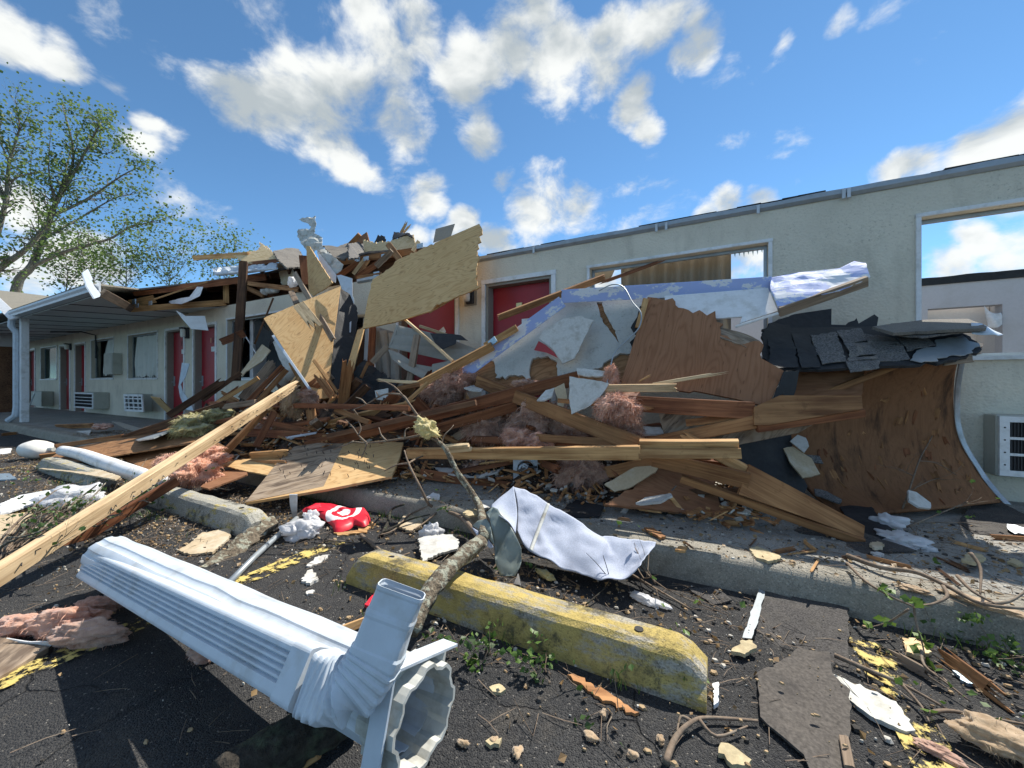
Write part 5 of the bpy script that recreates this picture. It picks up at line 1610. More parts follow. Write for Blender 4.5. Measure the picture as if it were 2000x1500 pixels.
# ---- brown plywood and curved deck on the right
S3 = [(1262, 582, -.86), (1211, 753, -1.26), (1499, 794, -1.30)]
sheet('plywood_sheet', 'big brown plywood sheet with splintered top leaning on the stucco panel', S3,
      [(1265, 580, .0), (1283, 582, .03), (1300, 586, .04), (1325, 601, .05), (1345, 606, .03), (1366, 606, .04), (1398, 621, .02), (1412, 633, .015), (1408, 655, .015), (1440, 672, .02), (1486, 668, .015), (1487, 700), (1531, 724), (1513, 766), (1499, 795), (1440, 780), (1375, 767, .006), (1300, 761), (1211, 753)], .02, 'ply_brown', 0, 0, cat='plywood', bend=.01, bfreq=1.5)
sheet('plywood_strip', 'torn lighter veneer layers sticking out of the big brown plywood', [(1408, 645, -1.0), (1486, 668, -1.0), (1420, 660, -1.05)], [(1402, 640, .008), (1440, 645, .012), (1470, 655, .012), (1486, 664, .01), (1486, 676, .01), (1470, 682, .008), (1435, 672, .008), (1408, 660, .006)], .012, 'ply_grey', .008, cat='plywood', bend=.02)
B('light edge board on the left side of the big brown plywood', (1262, 584, -.9), (1246, 640, -1.0), .05, .02, 'wood_tan', 0, name='edge_strip')
B('thin pale splinter lying on the lower part of the big brown plywood', (1272, 752, -1.4), (1424, 726, -1.3), .026, .018, 'wood_pale', 0, (.02, .12))
B('small tan splinter on the big brown plywood', (1246, 746, -1.35), (1272, 732, -1.3), .014, .01, 'wood_tan', 0, (.02, .03))
B('short pale board across the foot of the big brown plywood', (1183, 759, -1.45), (1328, 757, -1.42), .055, .038, 'wood_pale', 10, (0, .03))
sheet('felt_or_shade_sheet', 'black felt strip hanging at the right edge of the big brown plywood', [(1532, 726, -1.2), (1560, 730, -1.1), (1500, 805, -1.3)], [(1530, 726), (1560, 722), (1552, 760), (1545, 775), (1522, 770), (1523, 800), (1510, 808), (1492, 804), (1500, 794)], .006, 'felt_black', .006, cat='felt', bend=.02)
# curved roof deck: plywood side towards us
Lp = [(1520, 724, -.75), (1528, 800, -.62), (1540, 880, -.62), (1575, 955, -.80), (1640, 1010, -1.02)]
Mp = [(1700, 715, -.62), (1700, 790, -.42), (1705, 870, -.42), (1730, 950, -.62), (1765, 1003, -.88)]
Rp = [(1868, 700, -.50), (1859, 770, -.28), (1866, 850, -.25), (1912, 930, -.32), (1955, 982, -.42)]
deck = thing('curved_roof_deck', 'curled brown plywood roof deck standing against the wall by the air conditioner', 'roof piece', Yp(1765, 1003, -.88))
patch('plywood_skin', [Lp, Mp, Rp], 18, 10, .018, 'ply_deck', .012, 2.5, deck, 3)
edge = [pt(p) for p in Rp]
patch('edge_flashing', [[p + Vector((0.0, -.03, 0)) for p in edge], [p + Vector((.03, -.035, 0)) for p in edge]], 3, 10, .003, 'galv', .008, 14, deck, 5)
rng = random.Random(77)
L3, M3, R3 = [catmull([pt(p) for p in q_], 8) for q_ in (Lp, Mp, Rp)]
for i in range(90):
    j = rng.randint(4, len(L3) - 3); u = rng.uniform(.1, 1.9)
    f = lambda J: (L3[J] + (M3[J] - L3[J]) * u) if u < 1 else (M3[J] + (R3[J] - M3[J]) * (u - 1))
    a_, b_ = f(j), f(min(len(L3) - 1, j + rng.randint(1, 3)))
    d_ = (CAM - a_).normalized() * .02
    board('splinter', None, a_ + d_ + Vector((rng.uniform(-.03, .03), 0, 0)), b_ + d_ * 1.2, rng.choice([.006, .01, .018, .035, .05]), .005, rng.choice(['wood_mid', 'wood_mid', 'wood_red', 'wood_red', 'wood_mid']), rng.uniform(-20, 20), (.02, .05), parent=deck)
# shingled fold on top of the curl, each shingle a piece
fold = thing('shingled_roof_fragment', 'torn roof fragment with dark shingles and black felt above the curled deck', 'roof piece', Yp(1700, 715, -.85))
FP = [(1500, 716, -1.10), (1880, 690, -.62), (1600, 640, -.50)]
sheet('deck_base', None, FP, [(1490, 690, .01), (1488, 650, .02), (1510, 630, .02), (1560, 640, .0), (1680, 638), (1780, 634), (1870, 645, .02), (1921, 672, .015), (1912, 686, .02), (1870, 702, .02), (1800, 712, .01), (1700, 716), (1600, 722, .01), (1500, 722, .02)], .02, 'felt_black', .0, 0, parent=fold)
sh = [[(1582, 655), (1632, 648), (1655, 705), (1606, 712)], [(1634, 647), (1682, 640), (1692, 664), (1648, 672)], [(1649, 673), (1698, 667), (1712, 692), (1660, 696)], [(1657, 697), (1712, 693), (1717, 701), (1660, 706)],
      [(1686, 650), (1750, 659), (1757, 673), (1700, 677)], [(1700, 678), (1758, 674), (1778, 700), (1716, 704)], [(1752, 660), (1808, 657), (1830, 673), (1772, 685)], [(1760, 640), (1800, 635), (1810, 650), (1768, 656)], [(1652, 707), (1716, 702), (1717, 720), (1662, 726)],
      [(1500, 660), (1545, 652), (1560, 716), (1505, 718)], [(1546, 650), (1580, 650), (1604, 714), (1566, 718)]]
for i, q_ in enumerate(sh):
    sheet('shingle', None, FP, [(p[0], p[1], .007) for p in q_], .006, 'shingle' if i < 9 else 'felt_black', .004, 0, parent=fold, bend=.016, bfreq=5, off=.012 + .004 * (i % 4))
sheet('bare_underlay', None, FP, [(1778, 703, .01), (1790, 685, .012), (1830, 676, .01), (1827, 663, .01), (1880, 655, .012), (1915, 675, .02), (1890, 690, .02), (1850, 698, .012), (1800, 708, .008)], .006, 'metal_grey', .0, 0, parent=fold, off=.014, bend=.006)
T2 = [(1705, 640, -.70), (1925, 640, -.55), (1760, 625, -.35)]
sheet('shingle_course', None, T2, [(1704, 637, .006), (1730, 632, .006), (1800, 626), (1890, 623), (1921, 636, .01), (1926, 643), (1880, 645, .006), (1830, 645, .006), (1770, 648, .008), (1745, 649, .01)], .02, 'shingle_old', 0, 0, parent=fold, bend=.012)
sheet('shingle_course', None, [(1750, 652, -.74), (1930, 648, -.58), (1800, 640, -.55)], [(1740, 650, .008), (1800, 646, .008), (1860, 636, .01), (1925, 642), (1922, 646, .006), (1860, 650, .01), (1800, 657, .01)], .012, 'shingle', 0, 0, parent=fold, bend=.01)
patch('drip_edge', [[(1895, 632, -.50), (1898, 652, -.62)], [(1922, 634, -.46), (1928, 655, -.60)], [(1957, 655, -.44), (1945, 657, -.56)]], 6, 4, .003, 'white_metal', .01, 10, fold, 6)
B('grey splintered deck boards jutting past the shingled fragment', (1840, 706, -.66), (1925, 696, -.55), .06, .02, 'wood_grey', 0, (0, .16))
# black felt sheets standing behind it against the wall
sheet('felt_or_shade_sheet', 'black felt sheet standing stepped against the wall behind the shingled fragment', [(1560, 640, -.40), (1720, 650, -.30), (1600, 608, -.25)], [(1500, 632, .01), (1560, 611), (1624, 603), (1625, 632), (1652, 634, .006), (1672, 622, .004), (1677, 632), (1706, 616, .005), (1714, 622), (1712, 640), (1690, 655), (1500, 660, .02)], .008, 'felt_black', 0, cat='felt', bend=.02)
# braces under the fragment
B('thin brown brace slanting under the shingled fragment', (1596, 774, -.82), (1748, 714, -.68), .045, .03, 'wood_mid', 10)
B('second thin brace hidden behind the slanting brace', (1560, 774, -.80), (1590, 760, -.78), .03, .02, 'wood_red', 0)
sheet('plywood_scrap', 'dark reddish plywood piece behind the truss boards', [(1545, 775, -.9), (1680, 772, -.8), (1600, 728, -.75)], [(1542, 756, .008), (1553, 728), (1690, 722), (1683, 772), (1545, 772)], .015, 'ply_brown', .004, cat='plywood')

# ---- truss timbers across the middle
B('brown truss chord running under the big brown plywood', (1228, 788, -1.42), (1474, 802, -1.38), .115, .04, 'wood_red', 0)
sheet('truss_gusset', 'tapered brown plywood gusset at the right end of the truss chord', [(1473, 800, -1.42), (1683, 775, -1.25), (1480, 829, -1.45)], [(1473, 795), (1523, 772), (1683, 773), (1685, 799), (1502, 830), (1473, 830)], .03, 'wood_mid', 0, -6, cat='gusset')
B('paired lower chord under the tapered gusset', (1478, 836, -1.42), (1686, 806, -1.22), .05, .04, 'wood_red', 20)
B('rising brown truss board joining the tapered gusset', (1262, 866, -1.32), (1476, 824, -1.40), .085, .04, 'wood_mid', 0)
B('upper rising truss board tucked under the chord', (1340, 826, -1.34), (1476, 812, -1.36), .05, .04, 'wood_mid', 0)
sheet('plywood_sheet', 'grey weathered plywood under the rising truss board', [(1290, 805, -1.2), (1480, 860, -1.25), (1290, 850, -1.25)], [(1286, 808), (1420, 808), (1600, 822), (1560, 845), (1445, 868), (1370, 880), (1300, 860)], .018, 'ply_grey', .0, 65, cat='plywood')
B('long straight tan board lying level across the heap', (798, 886, -1.72), (1252, 883, -1.80), .092, .04, 'wood_tan', 22)
B('doubled tan board end at the right of the level board, upper piece', (1250, 868, -1.76), (1442, 868, -1.72), .062, .04, 'wood_tan', 30)
B('doubled tan board end at the right of the level board, lower piece', (1248, 886, -1.80), (1447, 886, -1.75), .062, .04, 'wood_tan', 0)
B('diagonal tan plank with a split running down to the level board', (930, 742, -1.15), (1252, 872, -1.66), .115, .04, 'wood_mid', 15, (.02, 0))
B('flat brown plank meeting the diagonal plank from the left', (1050, 855, -1.5), (1250, 868, -1.62), .06, .04, 'wood_mid', 0)
B('large dark brown beam slanting up across the insulation', (600, 872, -1.72), (1131, 738, -1.22), .115, .05, 'wood_red', 8)
B('thinner brown board parallel below the large slanting beam', (800, 852, -1.55), (1010, 792, -1.3), .09, .04, 'wood_red', 20)
B('short brown block on the insulation under the slanting beam', (968, 806, -1.2), (1015, 794, -1.2), .06, .04, 'wood_red', 0)
B('tan board leaning up to the white gable fascia', (818, 752, -1.3), (962, 676, -1.12), .085, .04, 'wood_tan', 20, (.06, 0))
B('split tan stick below the leaning tan board', (786, 793, -1.45), (842, 742, -1.25), .04, .03, 'wood_tan', 0, (.06, .02))
B('pale lath sticking out left of the leaning tan board', (737, 742, -1.2), (822, 748, -1.2), .035, .025, 'wood_pale', 0, (.04, .03))
B('brown stub under the pale lath', (770, 760, -1.2), (822, 750, -1.2), .05, .03, 'wood_mid', 0, (.06, 0))
B('brown board level behind the pink insulation', (924, 858, -1.38), (1252, 868, -1.42), .065, .04, 'wood_red', 0)
B('wavy brown strip crossing the white drywall shard', (1090, 782, -1.45), (1282, 800, -1.45), .035, .02, 'wood_mid', 0, (0, .1))
B('long thin dark board level at the foot of the sunlit plywood', (408, 788, -1.75), (800, 797, -1.55), .055, .04, 'wood_red', 0, (.06, 0))
B('second thin dark board just under the large slanting beam', (640, 852, -1.78), (930, 786, -1.52), .05, .035, 'wood_dark', 0)
B('reddish board resting on the walkway left of the metal fan box', (822, 925, -1.62), (1002, 952, -1.42), .085, .04, 'wood_red', 0)
B('short tan block on the level board under the branch', (868, 877, -1.85), (921, 873, -1.8), .07, .035, 'wood_pale', 40, (0, .02))
# truss end that points down to the kerb
tb = [(1464, 907, -1.60), (1689, 1027, -1.50), (1443, 965, -1.66)]
sheet('truss_gusset', 'long tapered brown gusset pointing down to the walkway', tb, [(1464, 907), (1689, 1027), (1687, 1051), (1443, 965)], .035, 'wood_mid', 0, 0, cat='gusset')
B('tan chord board running into the long tapered gusset', (1275, 895, -1.62), (1462, 940, -1.62), .10, .04, 'wood_mid', 15)
B('upper tan web board running into the long tapered gusset', (1330, 848, -1.42), (1468, 925, -1.58), .065, .04, 'wood_tan', 15, (.04, 0))
B('lower chord board under the long tapered gusset', (1330, 935, -1.60), (1686, 1058, -1.52), .05, .04, 'wood_mid', 25)
sheet('plywood_sheet', 'dark reddish plywood flat on the walkway under the truss', [(1250, 960, -1.55), (1412, 1010, -1.45), (1330, 905, -1.15)], [(1180, 985, .01), (1240, 950), (1290, 910), (1390, 915), (1412, 1012), (1330, 1000)], .018, 'ply_brown', .004, 0, cat='plywood')
# drywall among the truss
for lab, anc, out, m in (
    ('big white drywall shard with pointed foot beside the pink batt', [(1110, 738, -1.48), (1190, 750, -1.48), (1120, 805, -1.55)], [(1112, 735), (1150, 741), (1190, 748), (1172, 775), (1145, 797), (1116, 809), (1111, 775)], 'drywall'),
    ('white rolled drywall strip above the big white shard', [(1126, 720, -1.3), (1200, 730, -1.3), (1130, 732, -1.34)], [(1126, 719), (1160, 722), (1200, 728), (1190, 735), (1150, 735), (1128, 731)], 'drywall'),
    ('small white drywall triangle left of the pointed shard', [(1048, 780, -1.45), (1085, 770, -1.4), (1060, 760, -1.35)], [(1048, 782), (1066, 762), (1083, 757), (1078, 775), (1062, 782)], 'drywall'),
    ('bent grey paper faced drywall behind the small white triangle', [(1075, 800, -1.45), (1105, 770, -1.35), (1100, 745, -1.3)], [(1082, 758), (1102, 748), (1108, 775), (1098, 800), (1086, 805), (1090, 780)], 'drywall_paper'),
    ('white drywall strip lying on the insulation under the slanting beam', [(905, 756, -1.25), (948, 760, -1.2), (930, 752, -1.1)], [(906, 757), (925, 752), (948, 757), (940, 763), (922, 762)], 'drywall'),
    ('small square white drywall chip by the dark gap', [(1250, 833, -1.2), (1297, 848, -1.25), (1260, 848, -1.3)], [(1250, 832), (1290, 834), (1298, 846), (1254, 849)], 'drywall'),
    ('tan paper faced drywall plank leaning under the level board', [(1180, 950, -1.6), (1285, 915, -1.45), (1190, 960, -1.62)], [(1180, 946), (1240, 912), (1287, 908, .006), (1280, 922, .006), (1230, 952, .008), (1200, 960)], 'drywall_paper'),
    ('white drywall slab lying flat near the walkway edge', [(1240, 980, -1.72), (1312, 965, -1.66), (1250, 985, -1.76)], [(1241, 982, .005), (1260, 971, .004), (1310, 963), (1313, 968, .005), (1290, 980, .006), (1250, 984)], 'drywall'),
    ('tan drywall shard with white rim lying on the curled deck', [(1530, 880, -.88), (1600, 925, -.95), (1560, 880, -.85)], [(1530, 876), (1548, 872), (1585, 895), (1602, 926), (1568, 933), (1545, 905)], 'drywall_paper'),
    ('round white plaster piece at the top of the tan drywall shard', [(1545, 870, -.86), (1578, 875, -.86), (1560, 850, -.82)], [(1543, 862, .004), (1558, 849, .004), (1574, 855, .004), (1580, 872, .004), (1571, 884, .004), (1556, 872, .004)], 'drywall'),
    ('white broken ceiling chip at the foot of the curled deck', [(1772, 965, -.93), (1818, 985, -.92), (1790, 958, -.85)], [(1774, 957, .004), (1790, 961, .004), (1818, 982, .004), (1818, 993), (1795, 990, .004), (1776, 978, .004)], 'drywall'),
    ('long white drywall sliver behind the reddish low board', [(850, 915, -1.5), (950, 930, -1.45), (860, 910, -1.4)], [(850, 913, .004), (880, 914, .004), (930, 924), (951, 932), (905, 930, .004), (862, 922)], 'drywall')):
    sheet('drywall_piece', lab, anc, out, .013, m, .003, cat='drywall')
sheet('shingle_piece', 'small dark shingle stuck on the curled deck', [(1575, 895, -.8), (1608, 905, -.8), (1590, 885, -.75)], [(1574, 888, .005), (1600, 890, .004), (1608, 905, .004), (1580, 902, .006)], .008, 'shingle', .003, cat='shingle')
sheet('shingle_piece', 'curled dark shingle strip low on the curled deck', [(1592, 962, -.92), (1645, 982, -.98), (1610, 955, -.85)], [(1590, 956, .006), (1615, 960, .006), (1645, 975, .006), (1640, 983, .006), (1610, 973, .006), (1592, 968)], .01, 'shingle', .004, cat='shingle', bend=.015)

# ---- left heap of slanting boards
LB = [
    ('long dark brown board slanting over the yellow insulation', (172, 880, -2.35), (447, 788, -1.75), .105, .04, 'wood_dark', 10),
    ('reddish board rising behind the slanting dark board', (330, 812, -1.7), (437, 742, -1.2), .10, .04, 'wood_dark', 0),
    ('brown lath fan board beside the red door foot', (345, 842, -1.85), (470, 755, -1.3), .06, .035, 'wood_red', 0),
    ('tan narrow board rising towards the upright post', (420, 790, -1.55), (505, 738, -1.2), .06, .03, 'wood_tan', 0),
    ('brown board of a pair under the sunlit plywood', (470, 800, -1.6), (552, 715, -1.2), .065, .04, 'wood_red', 0),
    ('second brown board of a pair under the sunlit plywood', (490, 800, -1.62), (560, 722, -1.25), .065, .04, 'wood_mid', 0),
    ('dark board crossing the foot of the upright post', (395, 782, -1.4), (470, 728, -.9), .07, .04, 'wood_dark', 0),
    ('short grey board lying across the yellow insulation', (405, 800, -1.8), (500, 785, -1.7), .07, .04, 'wood_grey', 0),
    ('tan board propping up from the low plywood towards the heap', (437, 886, -2.15), (520, 800, -1.75), .07, .04, 'wood_mid', 25),
    ('dark board rising beside the propping tan board', (500, 872, -2.0), (536, 805, -1.8), .07, .035, 'wood_red', 0),
    ('brown upright offcut in the middle of the heap', (612, 840, -1.6), (606, 795, -1.5), .10, .04, 'wood_mid', 0),
    ('tan short plank low beside the slanting beam', (656, 800, -1.55), (722, 826, -1.6), .055, .035, 'wood_mid', 0),
    ('thin stick leaning beside the pink tuft', (530, 843, -1.75), (568, 800, -1.6), .025, .02, 'wood_mid', 0),
    ('flat brown board along the walkway by the white can', (112, 833, -1.75), (185, 831, -1.75), .10, .03, 'wood_mid', 40),
    ('low brown plank behind the white tube', (105, 872, -2.6), (240, 852, -2.2), .06, .035, 'wood_mid', 0),
    ('wide brown plank under the end of the white tube', G(80, 896, .03), G(330, 866, .14), .13, .03, 'wood_mid', 25),
    ('dark reddish plank beside the sunlit beam', (0, 1150, -3.75), (345, 940, -2.9), .07, .04, 'wood_red', 20),
    ('small sunlit board lying on the dark plywood', (492, 892, -2.15), (566, 886, -2.0), .10, .03, 'wood_tan', 30),
    ('thin brown slat flat on the low plywood', (440, 900, -2.2), (560, 902, -2.1), .03, .02, 'wood_mid', 0),
    ('long reddish slat behind the pink clump', (300, 850, -2.0), (470, 815, -1.8), .05, .03, 'wood_red', 0),
    ('grey plank rising over the smashed opening', (475, 780, -1.3), (535, 705, -.8), .14, .02, 'wood_grey', 0)]
for lab, a, b, w, t, m, roll in LB:
    B(lab, a, b, w, t, m, roll, (.0, .05) if rng.random() < .4 else (0, 0))
beam = B('long sunlit tan beam slanting out of the heap over the wheel stops', G(-60, 1158, .10), (583, 748, -1.55), .085, .065, 'wood_pale', 34, (0, .12), 'timber_beam')
rngn_ = random.Random(3); bL = (pt((583, 748, -1.55)) - G(-60, 1158, .10)).length; nm_ = None
for i in range(44):
    mwn = abs_mat(beam) @ Matrix.Translation((rngn_.uniform(-.46, .46) * bL, rngn_.uniform(-.03, .03), .033)) @ Matrix.Rotation(rngn_.uniform(-.9, .9), 4, 'X') @ Matrix.Rotation(rngn_.uniform(-.9, .9), 4, 'Y')
    if nm_ is None:
        o = mkobj('nail', *box_vf(-.0022, .0022, -.0022, .0022, -.004, .022), 'dark_metal', beam, mwn); nm_ = o.data
    else:
        o = bpy.data.objects.new('nail', nm_); COL.objects.link(o); o.matrix_world = mwn; o.parent = beam; o.matrix_parent_inverse = abs_mat(beam).inverted()
sheet('plywood_strip', 'tan plywood offcut hanging under the upper end of the sunlit beam', [(515, 808, -1.72), (556, 762, -1.6), (540, 790, -1.65)], [(513, 811), (530, 770), (563, 752), (555, 775), (535, 795)], .015, 'ply_tan', .004, cat='plywood')
for lab, anc, out, m, gr in (
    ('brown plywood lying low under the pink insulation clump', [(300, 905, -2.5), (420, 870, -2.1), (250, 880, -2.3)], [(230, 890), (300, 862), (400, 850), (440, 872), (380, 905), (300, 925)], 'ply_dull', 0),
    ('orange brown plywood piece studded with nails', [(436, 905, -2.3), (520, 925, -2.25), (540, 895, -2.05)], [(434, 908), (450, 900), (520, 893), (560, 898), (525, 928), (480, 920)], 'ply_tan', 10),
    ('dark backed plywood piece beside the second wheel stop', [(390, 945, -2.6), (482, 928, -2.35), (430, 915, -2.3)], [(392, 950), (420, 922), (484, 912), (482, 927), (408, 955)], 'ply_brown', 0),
    ('long brown plywood strip behind the white tube', [(120, 895, -2.75), (350, 862, -2.2), (300, 835, -1.9)], [(80, 905), (120, 880), (340, 832), (420, 838), (370, 866), (130, 905)], 'ply_dull', 0),
    ('tan drywall sheet lying behind the white tube', [(80, 918, -3.0), (230, 930, -2.9), (130, 905, -2.8)], [(76, 915), (128, 907), (190, 915), (235, 930), (225, 936), (140, 922)], 'drywall_paper', 0),
    ('white board lying on the walkway beside the branches', [(132, 850, -1.95), (178, 845, -1.85), (135, 840, -1.8)], [(129, 858), (132, 843), (178, 840), (172, 854)], 'drywall', 0),
    ('grey flat strip on the walkway edge', [(215, 838, -1.8), (280, 848, -1.8), (222, 820, -1.5)], [(218, 823), (232, 824), (280, 838), (276, 846), (240, 834)], 'siding', 0),
    ('grey metal strip along the dark slanting board', [(270, 855, -2.1), (350, 832, -1.8), (300, 845, -1.9)], [(262, 858), (300, 845), (345, 828), (352, 834), (300, 855), (270, 860)], 'metal_grey', 0),
    ('brown cardboard panel against the broken window', [(470, 755, -1.0), (530, 690, -.6), (500, 700, -.6)], [(470, 728, .004), (512, 672), (528, 684), (512, 705), (480, 726), (472, 735)], 'drywall_paper', 0),
    ('white plaster sheet in the smashed opening', [(535, 665, -.6), (575, 715, -.7), (545, 720, -.7)], [(533, 668), (545, 658), (560, 690), (578, 716), (560, 730), (545, 700)], 'drywall', 0),
    ('brown peeling veneer leaning on the stucco by the red door', [(294, 777, -.6), (334, 800, -.7), (312, 790, -.5)], [(294, 775), (312, 778), (336, 803), (328, 808), (314, 795)], 'ply_tan', 0)):
    sheet('plywood_piece' if 'ply' in m else 'panel_piece', lab, anc, out, .014, m, .004, gr, cat='panel')
for i, (px, py, y, a) in enumerate(((545, 843, -1.7, 0), (552, 848, -1.72, 20), (560, 852, -1.74, -10), (590, 850, -1.72, 40))):
    p = pt((px, py, y)); w = .09 + .02 * i
    mw = frame(p, Vector((math.cos(R(a)), math.sin(R(a)), 0)), Vector((.1, -.4, 1)))
    tag(mkobj('plastic_strip', *box_vf(-w, w, -.02, .02, -.004, .004), 'white_metal', None, mw), 'bent white plastic strip among the low boards', 'strip', 'white plastic strips in the heap')
sheet('metal_strap', 'twisted dark metal strap standing in front of the red door', [(352, 770, -.85), (390, 770, -.85), (360, 710, -.7)], [(355, 708), (369, 710), (361, 736), (352, 750), (356, 765), (368, 780), (377, 802), (364, 800), (350, 775), (347, 755), (350, 738)], .006, 'metal_grey', .0, bend=.02, cat='strap')
sheet('soffit_scrap', 'torn white soffit tray hanging in front of the lamp', [(360, 612, -.7), (405, 640, -.6), (372, 640, -.8)], [(343, 606), (355, 612), (362, 617), (400, 617), (407, 645), (373, 642), (358, 625)], .01, 'soffit', .0, cat='soffit panel')
sheet('metal_fascia', 'bent white fascia end standing up from the gutter corner', [(172, 540, -1.98), (195, 575, -1.98), (165, 528, -1.9)], [(160, 533), (172, 525), (180, 543), (178, 548), (197, 571), (193, 580), (185, 583), (170, 560)], .012, 'white_metal', 0, cat='fascia', bend=.02)
sheet('soffit_scrap', 'curled white sheet inside the torn attic', [(330, 590, -.6), (395, 560, -.5), (370, 585, -.6)], [(330, 588), (370, 580), (385, 560), (396, 560), (390, 578), (355, 594), (332, 593)], .006, 'white_paint', .004, cat='sheet', bend=.02)

sheet('felt_or_shade_sheet', 'black sheet added as shade in the deep gap beside the curled deck', [(1450, 870, -1.0), (1560, 900, -.85), (1470, 980, -1.15)], [(1420, 850), (1545, 830), (1550, 900), (1575, 950), (1560, 985), (1480, 975), (1430, 930)], .006, 'felt_black', .0, cat='felt', bend=.02)  # black sheet added to paint the deep shade in this gap
sheet('felt_or_shade_sheet', 'black cloth hanging inside the broken window by the post', [(500, 640, .15), (528, 640, .15), (510, 690, .1)], [(497, 628), (508, 622), (516, 640), (528, 650), (524, 690), (505, 700), (498, 670)], .006, 'felt_black', .004, cat='cloth', bend=.03)
sheet('dark_shade_sheet', 'dark sheet added as shade inside the smashed window', [(470, 700, .5), (590, 700, .5), (520, 620, .7)], [(462, 745), (470, 700, .02), (520, 680, .03), (560, 650, .03), (600, 655, .02), (640, 700), (640, 770), (470, 770)], .03, 'drape_dark', .0, cat='shade sheet', bend=.08)  # added sheet, its dark colour gives the shade of the room interior
B('thin white rod leaning in the broken window', (474, 647, -.3), (500, 690, -.4), .02, .02, 'white_paint', 0, name='metal_rod')
B('dark bent conduit leaning over the broken window', (534, 582, -.2), (497, 672, -.35), .03, .025, 'wood_dark', 0, name='metal_rod')
V, F = tube_vf([Yp(548, 745, -1.1), Yp(590, 718, -.95), Yp(620, 700, -.8)], [.10, .11, .11], 16)
tag(mkobj('white_pipe', V, F, 'drywall', None, None, True), 'fat white pipe lying under the sunlit plywood', 'pipe')
# ---- insulation
FL = [
    ('dusty pink insulation wad under the leaning tan board', (868, 765, -1.12), .22, .15, .15, 'fluff_dusty', 1),
    ('pink insulation wad beside the white gable fascia', (896, 740, -1.12), .14, .12, .12, 'fluff_pink', 2),
    ('large dusty pink insulation mass under the slanting beam', (1045, 822, -1.2), .27, .16, .16, 'fluff_dusty', 3),
    ('brown pink insulation mass left of the diagonal plank', (950, 832, -1.22), .2, .15, .13, 'fluff_dusty', 4),
    ('dusty insulation lump tucked under the split diagonal plank', (1118, 838, -1.22), .19, .14, .10, 'fluff_dusty', 5),
    ('small pink insulation roll hanging over the level brown board', (1012, 856, -1.46), .13, .1, .085, 'fluff_pink', 6),
    ('pink insulation tuft right of the small roll', (1048, 866, -1.46), .12, .1, .07, 'fluff_pink', 7),
    ('dark pink insulation hanging under the level board by the fan', (1128, 922, -1.36), .19, .12, .16, 'fluff_dusty', 8),
    ('dark pink insulation strands behind the metal fan box', (955, 912, -1.2), .24, .12, .12, 'fluff_dusty', 9),
    ('pink insulation batt end with frayed lower edge by the drywall shard', (1205, 795, -1.5), .16, .10, .10, 'fluff_pink', 10),
    ('dark pink insulation behind the pink batt end', (1218, 832, -1.32), .15, .12, .09, 'fluff_dusty', 11),
    ('pink insulation spike at the left edge of the big brown plywood', (1193, 738, -1.3), .05, .05, .10, 'fluff_pink', 12),
    ('pinkish tuft on the stucco panel foot', (1030, 752, -1.25), .14, .08, .05, 'fluff_dusty', 13),
    ('orange pink insulation tuft at the foot of the sunlit plywood', (573, 787, -1.6), .13, .10, .15, 'fluff_straw', 14),
    ('brownish insulation beside the orange tuft', (600, 775, -1.5), .12, .09, .08, 'fluff_dusty', 15),
    ('dusty pink insulation among the left boards', (530, 835, -1.65), .22, .15, .10, 'fluff_dusty', 16),
    ('sunlit orange pink insulation clump beside the sunlit beam', (385, 922, -2.55), .19, .15, .11, 'fluff_orange', 17),
    ('pink insulation strip above the sunlit orange clump', (402, 884, -2.35), .15, .11, .07, 'fluff_orange', 18),
    ('pink insulation folded behind the sunlit beam', (345, 905, -2.5), .14, .12, .10, 'fluff_pink', 19),
    ('pale insulation lip at the right of the orange clump', (432, 893, -2.35), .10, .07, .04, 'fluff_orange', 20),
    ('olive yellow insulation wad under the slanting dark board', (385, 832, -1.95), .33, .2, .14, 'fluff_olive', 21),
    ('olive yellow insulation wad beside the short grey board', (425, 812, -1.8), .18, .14, .08, 'fluff_olive', 22),
    ('pink insulation scrap on the walkway behind the boards', (200, 833, -1.7), .25, .12, .05, 'fluff_pink', 23)]
for lab, c, rx, ry, rz, m, sd in FL:
    fluff('insulation_wad', lab, c, rx, ry, rz, m, sd, rot=rng.uniform(-25, 25), fib=3600)
o = sheet('insulation_batt', 'flat pink insulation batt lying under the pale board', [(1172, 795, -1.5), (1250, 768, -1.4), (1190, 768, -1.4)], [(1170, 795, .01), (1186, 766), (1250, 766), (1235, 788, .01), (1205, 800, .015)], .05, 'fluff_pink', .0, bend=.02, cat='insulation')

# ---- metal fan box
fc = G(1028, 949, .152)
fan = thing('exhaust_fan', 'small metal exhaust fan box with a round motor standing at the edge of the heap', 'fan', fc)
fx = (RGT * .97 + FWD * .10).normalized(); fz = Vector((-.02, -.10, 1)).normalized()
FM = frame(fc + fz * .125, fx, (FWD * -1 + UP * .12))
s = .105
V, F = box_vf(-s, s, -s * 1.12, s * 1.12, -.10, 0)
F = [f for i, f in enumerate(F) if i != 1]
mkobj('housing', V, F, 'galv', fan, FM)
